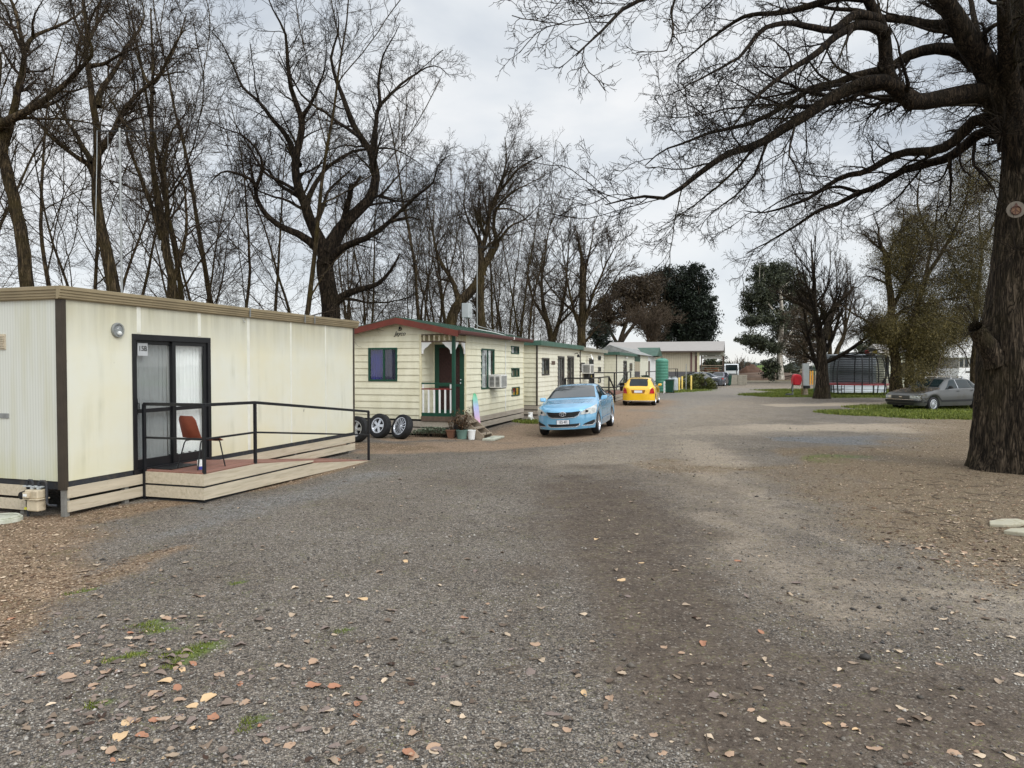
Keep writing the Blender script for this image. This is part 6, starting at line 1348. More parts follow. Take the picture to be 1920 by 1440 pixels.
mb.build('sheet', n.m, t)
mb = MB(); z = 0
while z < .72: mb.add([(.3, -2.05, z), (4.4, -2.05, z), (4.4, -2.10, z + .06), (.3, -2.10, z + .06), (4.4, -2.05, z + .12), (.3, -2.05, z + .12)], [(0, 1, 2, 3), (3, 2, 4, 5)]); z += .12
mb.build('lower_sheet', pm('pale blue white sheet', L(206, 210, 216), .5, .08, 3), t)
rl = thing('hose_reel', 'red covered hose reel on a grey post at the lawn edge', 'hose reel', at(1486.5, 49, 0))
MB().tube([(0, 0, 0), (0, 0, 1.05), (.1, 0, 1.15)], .055, 8).build('post', M['galv'], rl)
mb = MB(); mb.prism([(-.02, .72), (.42, .70), (.50, .9), (.52, 1.25), (.44, 1.42), (.15, 1.47), (.02, 1.40), (-.06, 1.1)], 'y', -.3, .22); mb.build('cover', pm('red vinyl cover', L(186, 26, 40), .5, .2, 4), rl, bevel=.06, seg=3, smooth=True)
mb = MB(); mb.tube([(-.02, -.06, .75), (-.12, -.08, .55), (-.14, -.08, .35), (-.02, -.08, .22), (.04, -.06, .4)], .022, 6); mb.build('hose', M['dark'], rl, smooth=True)
mb = MB(); mb.lathe([(0, .16), (.2, .14), (.3, .0)], 16); tag(mb.build('tap_box', M['dark'], None, smooth=True, loc=at(1480, 48.6)), 'low dark dome on the grass beside the red hose reel', 'valve cover')
pn = thing('power_pillar', 'tall narrow pale grey cabinet standing on a stump on the lawn', 'cabinet', at(1510.5, 49, 0))
MB().box(-.20, .20, -.1, .1, .68, 2.2).build('cabinet', M['grey_pvc'], pn, bevel=.01); MB().box(-.14, .26, -.16, .1, .48, .675).build('socket_box', M['dark'], pn, bevel=.01); MB().lathe([(.2, 0), (.17, .2), (.15, .48)], 10).build('stump', M['timber_grey'], pn); MB().tube([(-.22, .05, 0), (-.22, .05, .7)], .03, 6).build('pipe', pm('rusty pipe', L(132, 86, 66)), pn)
lp = thing('garden_lamp', 'thin green lamp post with a white globe behind the lawn tree', 'lamp', at(1526.5, 55, 0)); MB().tube([(0, 0, 0), (0, 0, 1.95)], .04, 8).build('post', M['green_roof'], lp)
mb = MB(); mb.lathe([(0, 2.28), (.1, 2.25), (.15, 2.13), (.13, 2.02), (.05, 1.95)], 16); mb.build('globe', M['white'], lp, smooth=True)
for px, lb in ((1519.5, 'far yellow post right of the grey cabinet, first of the close pair'), (1523.5, 'far yellow post nearer the white globe lamp, second of the close pair')):
    lb = lb.replace('right of', 'beside'); mb = MB(); mb.lathe([(.07, 0), (.07, 1.5), (0, 1.55)], 10); tag(mb.build('bollard', pm('orange yellow paint', L(224, 160, 50)), None, loc=at(px, 78, 0)), lb, 'bollard', 'yellow posts behind the lawn')
hs = thing('house', 'cream weatherboard cottage mostly hidden behind the olive tree', 'house', (30.6, 58.5, 0), R_(-12))
mb = MB(); clad(mb, (0, 0, 0), (1, 0, 0), (0, -1, 0), 0, 3.2, .3, 3.1); clad(mb, (0, 0, 0), (0, 1, 0), (-1, 0, 0), 0, 4, .3, 3.1); mb.build('wall', M['board_pale'], hs); mb = MB(); mb.add([(-.4, -.4, 3.1), (3.6, -.4, 3.1), (3.6, 2, 3.9), (-.4, 2, 3.9), (-.4, 4.4, 3.1), (3.6, 4.4, 3.1)], [(0, 1, 2, 3), (3, 2, 5, 4), (0, 3, 4), (1, 5, 2)]); mb.build('roof', pm('pale grey roof sheet', L(196, 188, 180)), hs); MB().box(-.1, .35, -.3, .1, 2.85, 3.35).build('chimney', M['skirt'], hs)
MB().box(1.2, 1.9, -.08, .02, 1.2, 2.3).build('window', M['dark_frame'], hs)
# caravan behind the sedan
cv = thing('caravan', 'white pop top caravan with spare wheel, behind the silver sedan', 'caravan', (38.0, 60.5, 0), R_(4)); cw = pm('white caravan skin', L(222, 220, 218), .4, .06)
mb = MB(); mb.prism([(0, .62), (2.3, .62), (2.36, 1.0), (2.3, 1.85), (.05, 1.85), (-.05, 1.2)], 'y', 0, 5); mb.build('body', cw, cv, bevel=.04)
MB().box(.06, 2.24, .1, 4.9, 1.85, 2.72).build('pop_top', pm('grey canvas', L(150, 146, 140), .8, .15), cv); mb = MB(); mb.prism([(-.08, 2.72), (2.38, 2.72), (2.3, 2.92), (.0, 2.92)], 'y', -.08, 5.05); mb.build('roof', cw, cv, bevel=.05)
for x in (.15, .62, 1.05): MB().box(x, x + (.3 if x < 1 else 1.0), .085, .1, 1.95, 2.62).build('window', M['carglass'], cv)
mb = MB(); mb.box(.6, 1.3, -.012, 0, 1.45, 1.6); mb.build('trim', M['dark_frame'], cv); sw = bpy.data.objects.new('spare_wheel', None); COL.objects.link(sw); sw.parent = cv; sw.location = (1.62, -.14, 1.15); wheel(sw, .34, .2, .2, 8)
MB().box(.1, 2.2, -.1, 0, .5, .62).build('bumper', M['dark'], cv); 
for x in (.1, 2.05): wt = bpy.data.objects.new('wheel', None); COL.objects.link(wt); wt.parent = cv; wt.location = (x, 2.6, .32); wt.rotation_euler = (0, 0, R_(-90) if x < 1 else R_(90)); wheel(wt, .32, .2, .2, 8)
MB().tube([(1.55, -.3, 0), (1.55, -.3, 4.2)], .03, 6).build('pole', M['galv'], cv)
wf = thing('wire_fence', 'sagging wire fence with thin posts beyond the silver sedan', 'fence', (0, 0, 0))
for i in range(9): x = 31 + i * 1.6; MB().tube([(x, 52, 0), (x, 52, 1.3)], .03, 5).build('post', M['timber_grey'], wf)
mb = MB()
for z in (.4, .8, 1.2): mb.bar((31, 52, z), (43.8, 52, z), .012, .012)
mb.build('wire', M['galv'], wf)
# rocks by the big tree
for k, (px, py, pts, lb) in enumerate(((1884, 984, [(-.22, .0), (-.1, .13), (.1, .16), (.28, .10), (.30, -.04), (.1, -.12), (-.1, -.08)], 'flat pale stone slab lying in the litter, the longer one'), (1912, 1000, [(-.18, -.02), (-.05, .10), (.2, .12), (.25, -.05), (0, -.13)], 'flat pale stone wedge in the litter, broken off the slab'))):
    mb = MB(); mb.prism(pts, 'z', 0, .045 + .01 * k); tag(mb.build('stone_slab', pm('pale limestone', L(184, 178, 156, .8), .85, .15, 7, bump=.5, dirt=L(132, 122, 96)), None, bevel=.012, loc=G(px, py), rot=(R_(2), R_(-3), R_(10 - 24 * k))), lb, 'stone')
# dirt heap, junk and far field
def mound(name, label, c, rx, ryy, h, m, cat, seed=1):
    n_ = 28; vs = []; r0 = np.random.RandomState(seed)
    for j in range(n_ + 1):
        for i in range(n_ + 1):
            u, v_ = i / n_ * 2 - 1, j / n_ * 2 - 1; k = max(0, 1 - (u * u + v_ * v_)); z = h * k ** .7 * (.6 + .8 * float(fnoise(np.array([u * 2 + seed * 7 + 9]), np.array([v_ * 2 + 9]), 4)[0])) - .05; vs.append((u * rx, v_ * ryy, z))
    fs = [(j * (n_ + 1) + i, j * (n_ + 1) + i + 1, (j + 1) * (n_ + 1) + i + 1, (j + 1) * (n_ + 1) + i) for j in range(n_) for i in range(n_)]
    mb = MB(); mb.add(vs, fs); return tag(mb.build(name, m, None, smooth=True, loc=c), label, cat)
em = pm('brown earth', L(98, 80, 66, .75), .95, .3, 1.2, bump=.5, bscale=6)
mound('dirt_mound', 'long low brown dirt bank closing off the driveway', at(1430, 104), 12, 2.4, 1.1, em, 'mound', 1); mound('dirt_mound', 'rusty brown heap right behind the white truck', at(1409, 112), 2.6, 2, 2.3, pm('rusty earth', L(92, 66, 50, .7), .9, .3, 1.5), 'mound', 2); mound('grassy_mound', 'green tufted earth heap beyond the brown bank', at(1428, 118), 4, 3, 1.9, pm('weedy earth', L(104, 122, 62, .7), .9, .35, 1.0), 'mound', 3)
tag(MB().bar((0, 0, .5), (3.6, 0, 1.1), .12, .2).bar((.4, 0, .2), (2.6, 0, .9), .1, .1).bar((2.4, 0, 0), (2.4, 0, 1.0), .1, .1).bar((3.4, 0, 0), (3.4, 0, 1.2), .1, .1).build('harrow', pm('rusty dark iron', L(70, 54, 46), .8, .3), None, loc=at(1464, 96)), 'rusty dark farm implement lying by the white barked gum', 'implement')
pf = thing('paddock_fence', 'distant post and wire paddock fence across the far field', 'fence')
for i in range(26): x = 36 + i * 4.0; MB().box(x, x + .2, 138, 138.2, 0, 1.5).build('post', M['timber_grey'], pf)
mb = MB()
for z in (.5, .95, 1.4): mb.bar((36, 138.1, z), (140, 138.1, z), .03, .03)
mb.build('wire', M['galv'], pf)
# ------------------------------------------------------------------ trees
TR_ = np.random.RandomState(21)
def unit(v): return v / np.maximum(1e-9, np.linalg.norm(v, axis=-1, keepdims=True))
def grow(Pa, Ra, count, tr, ang, lr, nseg, wig, up, rr, rmin, lmin=.12, lpow=.5, taper=.8, rng=None, labs=None, curve=0.0):
    """sprout `count` children from every parent polyline -> polylines (N, nseg, 3) and radii"""
    rng = rng or TR_; N, n, _ = Pa.shape
    seg = np.diff(Pa, axis=1); Lp = np.linalg.norm(seg, axis=2).sum(1)
    if hasattr(count, '__len__'): cnt = np.asarray(count, int)
    else:
        f = Lp / np.median(Lp); cnt = np.maximum(1, np.round(count * np.clip(f, .35, 2.2) ** .8 * rng.uniform(.8, 1.2, N))).astype(int)
    pi = np.repeat(np.arange(N), cnt); M_ = len(pi)
    k = np.concatenate([np.arange(c) for c in cnt]); t = tr[0] + (tr[1] - tr[0]) * (k + rng.uniform(0.05, .95, M_)) / cnt[pi]
    f = np.clip(t, 0, .999) * (n - 1); i = f.astype(int); w = (f - i)[:, None]
    p = Pa[pi, i] * (1 - w) + Pa[pi, i + 1] * w; tan_ = unit(Pa[pi, i + 1] - Pa[pi, i]); r = Ra[pi, i] * (1 - w[:, 0]) + Ra[pi, i + 1] * w[:, 0]
    perp = unit(np.cross(tan_, unit(rng.normal(0, 1, (M_, 3))))); a = np.radians(rng.normal(ang[0], ang[1], M_))[:, None]
    d = unit(np.cos(a) * tan_ + np.sin(a) * perp + np.array([0, 0, up * .6]))
    ln_ = np.maximum(lmin, (labs if labs else Lp[pi] * lr) * (1 - lpow * t) * rng.uniform(.6, 1.35, M_)); r0 = np.maximum(rmin, np.minimum(r * .85, r * rr * rng.uniform(.8, 1.15, M_)))
    out = np.zeros((M_, nseg, 3)); out[:, 0] = p; st = (ln_ / (nseg - 1))[:, None]
    bend = unit(rng.normal(0, 1, (M_, 3))) * curve
    for s in range(1, nseg):
        out[:, s] = out[:, s - 1] + d * st
        d = unit(d + rng.normal(0, wig, (M_, 3)) + bend + np.array([0, 0, up]))
    R = np.maximum(rmin * .75, r0[:, None] * (1 - taper * np.linspace(0, 1, nseg) ** 1.1)[None])
    return out, R
def tubes(Pp, Rr, k):
    """tube vertices and quads for a batch of polylines"""
    N, n, _ = Pp.shape; t = np.gradient(Pp, axis=1); t = unit(t); ref = unit(TR_.normal(0, 1, (N, 1, 3))); n1 = unit(ref - (ref * t).sum(-1, keepdims=True) * t); n2 = np.cross(t, n1)
    a = np.arange(k) * 2 * np.pi / k
    v = Pp[:, :, None] + Rr[:, :, None, None] * (np.cos(a)[None, None, :, None] * n1[:, :, None] + np.sin(a)[None, None, :, None] * n2[:, :, None])
    b = (np.arange(N) * n * k)[:, None, None] + (np.arange(n - 1) * k)[None, :, None]; j = np.arange(k)[None, None]; j2 = (j + 1) % k
    q_ = np.stack([b + j, b + j2, b + k + j2, b + k + j], -1)
    return v.reshape(-1, 3), q_.reshape(-1, 4)
def tree_mesh(name, batches, smooth=True):
    V_, Q_ = [], []; o = 0
    for Pp, Rr, k in batches:
        v, q_ = tubes(Pp, Rr, k); V_.append(v); Q_.append(q_ + o); o += len(v)
    return npmesh(name, np.concatenate(V_), np.concatenate(Q_), smooth=smooth)
def resample(pts, n):
    pts = np.asarray(pts, float); d = np.r_[0, np.cumsum(np.linalg.norm(np.diff(pts, axis=0), axis=1))]; m = len(pts)
    tang = np.gradient(pts, d, axis=0) if m > 2 else np.repeat((pts[-1:] - pts[:1]) / d[-1], 2, 0)
    s = np.linspace(0, d[-1], n); i = np.clip(np.searchsorted(d, s, 'right') - 1, 0, m - 2); h = (d[i + 1] - d[i])[:, None]; u = ((s - d[i]) / (d[i + 1] - d[i]))[:, None]
    return (2 * u ** 3 - 3 * u ** 2 + 1) * pts[i] + (u ** 3 - 2 * u ** 2 + u) * h * tang[i] + (-2 * u ** 3 + 3 * u ** 2) * pts[i + 1] + (u ** 3 - u ** 2) * h * tang[i + 1]
def limbs(defs, n=18, jit=.0, flare=.3):
    """each: (pixel points, depth at start, depth at end, radius at start, radius at end)"""
    Ps, Rs = [], []
    for pts, d0, d1, r0, r1 in defs:
        w = [P(x, y, d0 + (d1 - d0) * i / (len(pts) - 1)) for i, (x, y) in enumerate(pts)]
        q_ = resample(w, n); ln_ = np.linalg.norm(np.diff(q_, axis=0), axis=1).sum()
        wob = TR_.normal(0, 1, (n, 3)); wob = (wob + np.roll(wob, 1, 0) + np.roll(wob, -1, 0)) / 3; wob[0] = wob[-1] = 0
        q_ = q_ + wob * jit * ln_ * .01
        sl = np.linspace(0, 1, n); Ps.append(q_); Rs.append((r0 + (r1 - r0) * sl ** .8) * (1 + flare * np.exp(-sl * 14)))
    return np.array(Ps), np.array(Rs)
def cat(*bs): return np.concatenate([b[0] for b in bs]), np.concatenate([b[1] for b in bs])
BK = bark_mat('dark oak bark', L(30, 26, 22, .7), L(100, 88, 74, .62), L(92, 84, 48, .45), 1.0, .35)
BKL = bark_mat('blackish limb bark', L(24, 20, 17, .5), L(80, 68, 55, .48), L(70, 62, 34, .4), 1.0, .35)
BT = bark_mat('dark twig bark', L(30, 26, 23, .5), L(74, 64, 54, .42), L(84, 76, 40, .4), .6, .5, .01)
BG = bark_mat('mossy grey bark', L(34, 29, 23, .6), L(98, 84, 64, .62), L(98, 86, 44, .6), .8, .6)
BG2 = bark_mat('mossy twig bark', L(42, 36, 31, .6), L(92, 79, 66, .58), L(88, 78, 46, .55), .6, .5, .01)
BB = bark_mat('brown grey twig bark', L(70, 60, 50, .6), L(126, 110, 94, .6), L(104, 90, 62, .5), .6, .4, .01)
def oz(c): return [(960 + x / 2, y / 2) for x, y in c]
# --- the huge tree beside the driveway
BX, BY = 9.86, 13.8
def trunk_mesh(name, path, rads, k=72, rows=150, ridge=.05, seed=0, flare=.15):
    q_ = resample(path, rows); rr = np.interp(np.linspace(0, 1, rows), np.linspace(0, 1, len(rads)), rads); t = unit(np.gradient(q_, axis=0)); n1 = unit(np.cross(t, np.array([0, 1.0, 0])[None])); n2 = np.cross(t, n1)
    a = np.arange(k) * 2 * np.pi / k; A_, S_ = np.meshgrid(a, np.arange(rows) * (np.linalg.norm(np.diff(q_, axis=0), axis=1).mean()))
    per = lambda f, g: fnoise(np.cos(A_) * f + 20 + seed, np.sin(A_) * f + S_ * g + 20, 4)
    ridged = 1 - np.abs(2 * fnoise(np.cos(A_) * 5.5 + 31 + .8 * per(2, .8), np.sin(A_) * 5.5 + 40 + S_ * .9, 3) - 1) * 2
    r = rr[:, None] * (1 + .12 * (per(1.3, .35) - .5) * 2) + ridge * (ridged - .3) + .02 * (per(9, 5) - .5)
    fl = np.exp(-S_ / .38) * flare * (.55 + .8 * np.abs(np.sin(A_ * 2.5 + 1.1 + seed))); r = r * (1 + fl)
    v = q_[:, None] + r[..., None] * (np.cos(A_)[..., None] * n1[:, None] + np.sin(A_)[..., None] * n2[:, None])
    idx = np.arange(rows * k).reshape(rows, k); q4 = np.stack([idx[:-1], np.roll(idx, -1, 1)[:-1], np.roll(idx, -1, 1)[1:], idx[1:]], -1).reshape(-1, 4)
    return v.reshape(-1, 3), q4
big = thing('old_oak', 'huge dark bare oak with ridged trunk and sprawling limbs over the driveway', 'tree', (BX, BY, 0))
tp_ = [(BX, BY, -.15), (BX + .01, BY, .9), (BX + .04, BY, 1.9), (BX + .08, BY, 3.3), (BX + .12, BY, 4.6), (BX + .17, BY, 5.7), (BX + .1, BY, 6.5), (BX, BY, 7.1)]
v1_, q1_ = trunk_mesh('trunk', tp_, [.74, .73, .70, .655, .60, .55, .46, .30])
D0 = BY
BL = [
 ([(1930, 420), (1922, 300), (1918, 200), (1922, 90), (1930, -40), (1945, -160)], D0, D0 - .4, .46, .22),
 (oz([(1900, 540), (1850, 410), (1812, 325), (1770, 240), (1715, 160), (1660, 60), (1600, -40), (1540, -140)]), D0, D0 - .8, .38, .15),
 (oz([(1900, 470), (1850, 390), (1800, 350), (1725, 348), (1640, 357), (1560, 372), (1505, 380), (1455, 345), (1400, 308), (1340, 306), (1260, 336), (1190, 378), (1125, 425), (1040, 470), (960, 520), (895, 552), (800, 582), (720, 634), (640, 697), (580, 737), (520, 742), (470, 726), (420, 742), (350, 768)]), D0, D0 - 2.0, .26, .012),
 (oz([(1500, 380), (1445, 335), (1405, 260), (1400, 190), (1390, 120), (1365, 60), (1330, -10), (1290, -90)]), D0 - .5, D0 - 1.2, .19, .09),
 (oz([(1740, 250), (1680, 200), (1620, 186), (1555, 190), (1490, 212), (1430, 250), (1360, 272), (1280, 287), (1200, 312), (1125, 322), (1060, 370), (985, 420), (900, 460), (820, 482), (740, 500), (660, 532), (560, 572), (500, 620)]), D0, D0 + .9, .15, .012),
 (oz([(1405, 130), (1340, 95), (1290, 90), (1240, 120), (1190, 152), (1130, 202), (1060, 252), (1000, 292), (930, 352), (880, 405), (835, 470), (790, 530)]), D0 - .9, D0 - 2.6, .12, .010),
 (oz([(1370, 70), (1290, 55), (1200, 110), (1110, 95), (1040, 85), (970, 95), (905, 145), (860, 210), (760, 270), (640, 330)]), D0 - 1, D0 - 3.2, .10, .010),
 (oz([(1330, -10), (1230, -10), (1120, 20), (1000, 50), (880, 60), (790, 110), (700, 180), (620, 250)]), D0 - 1.2, D0 - .2, .10, .010),
 (oz([(1280, -90), (1100, -80), (900, -70), (760, -60), (640, -30), (520, -10), (430, 30), (370, 90), (300, 150), (240, 210)]), D0 - 1.2, D0 - 4.0, .12, .010),
 (oz([(760, -60), (640, -50), (600, 40), (604, 120), (580, 190)]), D0 - 2.4, D0 - 3.2, .04, .008),
 (oz([(1910, 560), (1850, 520), (1790, 488), (1740, 505), (1690, 552), (1640, 590), (1565, 612), (1490, 630), (1440, 652), (1385, 690), (1300, 722), (1230, 762), (1140, 790), (1080, 830), (1000, 882), (940, 920), (880, 950)]), D0 + .1, D0 + 3.0, .16, .010),
 (oz([(1900, 500), (1820, 450), (1745, 445), (1695, 490), (1645, 545), (1570, 567), (1480, 572), (1420, 592), (1330, 640), (1250, 662), (1180, 700), (1110, 745), (1020, 780), (930, 800), (870, 790)]), D0, D0 + 1.6, .17, .010),
 (oz([(1300, 720), (1220, 700), (1140, 720), (1060, 730), (980, 770), (900, 820)]), D0 + 2.2, D0 + 3.4, .05, .010),
 (oz([(1640, 590), (1645, 700), (1640, 770), (1600, 830)]), D0 + .8, D0 + 1.0, .045, .010),
 (oz([(1700, 150), (1640, 100), (1560, 90), (1480, 75), (1400, 70), (1300, 40), (1180, 30), (1080, 10)]), D0, D0 + 2.2, .16, .02),
 (oz([(1660, 60), (1600, 20), (1560, -40)]), D0 - .3, D0 + 1, .16, .08),
 ([(1925, 330), (1990, 230), (2080, 120), (2200, 20), (2330, -60)], D0, D0 - 1.5, .34, .05),
 ([(1928, 390), (2000, 345), (2120, 320), (2260, 330), (2400, 380)], D0, D0 + 1.5, .26, .03),
 ([(1925, 340), (1940, 200), (1990, 60), (2040, -120)], D0 + .2, D0 + 4.0, .30, .05),
 ([(1922, 350), (1890, 240), (1850, 120), (1800, -60)], D0 + .2, D0 + 5.0, .26, .04),
 ([(1915, 260), (1890, 120), (1880, 0), (1870, -200)], D0, D0 - 2.0, .26, .05)]
LP, LR = limbs(BL, 26, .35, .12)
LR = LR * .86
v2_, q2_ = tubes(LP, LR, 10)
kn = [([(1870, 672), (1848, 645), (1834, 622), (1828, 612)], D0 - .1, D0 - .3, .24, .13), ([(1900, 394), (1905, 393), (1908, 392)], D0, D0 - .5, .2, .18)]
KP, KR = limbs(kn[:1], 6); v3_, q3_ = tubes(KP, KR, 10)
off = np.array([BX, BY, 0])
me = npmesh('trunk', np.concatenate([v1_, v2_, v3_]) - off, np.concatenate([q1_, q2_ + len(v1_), q3_ + len(v1_) + len(v2_)]), smooth=True); tk_ = link('trunk', me, [BK, BKL], big); me.polygons.foreach_set('material_index', np.r_[np.zeros(len(q1_), np.int32), np.ones(len(q2_), np.int32), np.zeros(len(q3_), np.int32)])
r1 = np.random.RandomState(2)
g1_ = grow(LP, LR, 12, (.16, 1.0), (44, 13), .30, 10, .15, .015, .34, .009, .5, .45, .85, r1)
g2_ = grow(*g1_, 8, (.12, 1.0), (46, 14), .40, 7, .20, .01, .5, .0055, .25, .4, .8, r1)
g3_ = grow(*g2_, 5, (.2, 1.0), (44, 14), .45, 6, .22, .0, .65, .0042, .15, .4, .6, r1)
g4_ = grow(*g3_, 2.2, (.3, 1.0), (44, 14), .5, 4, .24, .0, .8, .0036, .10, .3, .4, r1)
print('big tree', len(g1_[0]), len(g2_[0]), len(g3_[0]), len(g4_[0]))
def shoots(p, n, r, h, rng): # whiskery shoots round a burl
    d = unit(rng.normal(0, 1, (n, 3)) + np.array([-.4, -.5, .6])); out = np.zeros((n, 5, 3)); out[:, 0] = p + d * r
    l = h * rng.uniform(.4, 1, n)
    for s in range(1, 5): out[:, s] = out[:, s - 1] + d * (l / 4)[:, None]; d = unit(d + rng.normal(0, .1, (n, 3)) + np.array([0, 0, .08]))
    return out, np.full((n, 5), .005) * np.linspace(1, .5, 5)[None]
sh1 = shoots(P(1832, 618, D0 - .3), 60, .12, .8, r1); sh2 = shoots(P(1905, 470, D0 - .55), 34, .05, .9, r1); sh3 = shoots(P(1880, 250, D0 - .5), 60, .1, .9, r1)
me = tree_mesh('crown', [(g1_[0] - off, g1_[1], 6), (g2_[0] - off, g2_[1], 4), (g3_[0] - off, g3_[1], 3), (g4_[0] - off, g4_[1], 3), (sh1[0] - off, sh1[1], 3), (sh2[0] - off, sh2[1], 3), (sh3[0] - off, sh3[1], 3)]); link('crown', me, BT, big)
tsg = thing('tree_badge', 'round pale plaque with a dark ring fixed high on the oak trunk', 'plaque', P(1905, 393, BY - .62), 0); tsg.rotation_euler = (0, 0, R_(-20))
mb = MB(); mb.lathe([(0, 0), (.15, 0), (.155, .012), (.145, .02), (0, .02)], 24, axis='y'); mb.build('disc', pm('pale plaque', L(128, 118, 104, .6), .7, .2, 14), tsg); mb = MB(); pts = [(.078 * math.cos(a), -.006, -.012 + .078 * math.sin(a)) for a in np.linspace(0, 2 * math.pi, 25)]; mb.tube(pts, .011, 6, False)
mb.prism([(-.03, .06), (.0, .13), (.035, .06)], 'y', -.008, -.001); mb.bar((-.055, -.005, .035), (.055, -.005, .045), .006, .014); mb.bar((.0, -.005, .04), (-.01, -.005, -.085), .006, .016); mb.bar((.0, -.005, .0), (.05, -.005, -.05), .006, .012); mb.bar((-.005, -.005, .0), (-.05, -.005, -.045), .006, .012); mb.build('ring_mark', pm('dark brown mark', L(74, 46, 34), .7, .2, 14), tsg)
mb = MB(); mb.lathe([(0, -.003), (.07, -.003)], 20, (0, 0, -.012), 'y'); mb.build('inner_disc', pm('orange tan', L(140, 104, 74, .6), .7, .25, 20), tsg)
# --- the broad oak behind the flat roofed cabin
OD = 23.5; hx_ = lambda c: [(x / 2, y / 2) for x, y in c]
ob = P(618, 700, OD); ob[2] = 0
oak = thing('broad_oak', 'broad spreading bare oak with crooked limbs rising behind two cabins', 'tree', ob)
OL = [([(622, 720), (619, 640), (620, 580), (612, 530), (608, 490), (614, 470)], OD, OD, .44, .33),
 (hx_([(1225, 990), (1195, 910), (1165, 840), (1140, 760), (1112, 690), (1112, 610), (1128, 520), (1132, 440), (1112, 380), (1085, 290), (1072, 200), (1062, 110), (1030, 40), (1000, -20)]), OD, OD - 1.5, .27, .02),
 (hx_([(1132, 440), (1165, 390), (1195, 320), (1218, 250), (1225, 180)]), OD - .8, OD - 2, .09, .012),
 (hx_([(1118, 620), (1095, 550), (1055, 475), (1010, 432), (965, 380), (905, 320), (870, 240), (830, 160), (780, 100)]), OD - .5, OD + 2.0, .13, .012),
 (hx_([(1228, 950), (1262, 880), (1322, 805), (1385, 745), (1412, 680), (1402, 605), (1384, 555), (1350, 508), (1320, 450), (1292, 372), (1262, 290), (1246, 205), (1268, 110), (1262, 30)]), OD, OD + 1.2, .29, .015),
 (hx_([(1398, 570), (1408, 480), (1422, 400), (1480, 342), (1555, 275), (1640, 250), (1690, 290)]), OD + .6, OD + 2.4, .13, .012),
 (hx_([(1425, 400), (1420, 300), (1440, 200), (1480, 130), (1500, 90)]), OD + 1, OD + .2, .08, .012),
 (hx_([(1282, 850), (1300, 780), (1312, 730), (1318, 690)]), OD, OD - .4, .13, .10), (hx_([(1316, 710), (1340, 680), (1352, 660)]), OD - .4, OD - .5, .07, .06),
 (hx_([(1232, 985), (1290, 930), (1380, 892), (1450, 842), (1505, 782), (1570, 732), (1620, 682), (1645, 620), (1690, 580)]), OD, OD - 2.5, .17, .012),
 (hx_([(1470, 830), (1540, 815), (1580, 830), (1590, 860)]), OD - 1.2, OD - 1.6, .06, .012), (hx_([(1300, 800), (1390, 770), (1500, 745), (1530, 700)]), OD + .2, OD + 1.8, .08, .012),
 (hx_([(1200, 935), (1125, 882), (1040, 842), (988, 790), (962, 730), (955, 690), (900, 652), (840, 642), (790, 682)]), OD, OD - 2.0, .19, .02),
 (hx_([(960, 700), (985, 630), (962, 560), (905, 505), (840, 482), (765, 440)]), OD - 1.3, OD - 2.6, .07, .012), (hx_([(955, 700), (940, 600), (960, 520)]), OD - 1.3, OD - .6, .05, .012),
 (hx_([(1255, 1130), (1330, 1092), (1420, 1062), (1470, 1005), (1500, 950)]), OD, OD - .8, .19, .03), (hx_([(1300, 1120), (1400, 1135), (1500, 1125), (1570, 1100)]), OD - .3, OD - 1.4, .06, .012),
 (hx_([(1150, 765), (1195, 670), (1240, 622), (1320, 572), (1400, 560), (1470, 560), (1540, 590), (1610, 640)]), OD - .3, OD + 1.8, .11, .012),
 (hx_([(1170, 860), (1210, 780), (1230, 720), (1300, 650), (1360, 590)]), OD, OD + 2.6, .12, .012),
 (hx_([(1140, 750), (1060, 700), (1000, 640), (940, 610), (880, 600)]), OD, OD + 2.4, .10, .012)]
op, orr = limbs(OL, 22, .5); orr = orr * .82; TR2 = np.random.RandomState(8)
extra = grow(op[1:6], orr[1:6], 1, (.25, .7), (50, 10), .45, 14, .12, .02, .5, .02, 1.0, .3, .85, TR2)
vt, qt = tubes(op, orr, 10); link('trunk', npmesh('trunk', vt - ob, qt, smooth=True), BKL, oak)
o1 = grow(op[1:], orr[1:], 11, (.2, 1.0), (44, 14), .27, 9, .17, .03, .34, .008, .5, .45, .85, TR2)
o2_ = grow(*cat(o1, (resample(extra[0][0], 9)[None], np.interp(np.linspace(0, 1, 9), np.linspace(0, 1, 14), extra[1][0])[None])), 6, (.15, 1.0), (45, 14), .42, 7, .2, .02, .5, .0058, .3, .4, .8, TR2)
o3 = grow(*o2_, 4.6, (.2, 1.0), (44, 14), .5, 5, .22, .01, .65, .0046, .2, .4, .6, TR2); o4 = grow(*o3, 1.6, (.3, 1), (42, 12), .5, 4, .24, 0, .8, .0042, .12, .3, .4, TR2)
link('crown', tree_mesh('crown', [(extra[0] - ob, extra[1], 7), (o1[0] - ob, o1[1], 5), (o2_[0] - ob, o2_[1], 4), (o3[0] - ob, o3[1], 3), (o4[0] - ob, o4[1], 3)]), BT, oak)
print('oak', len(o1[0]), len(o2_[0]), len(o3[0]), len(o4[0]))
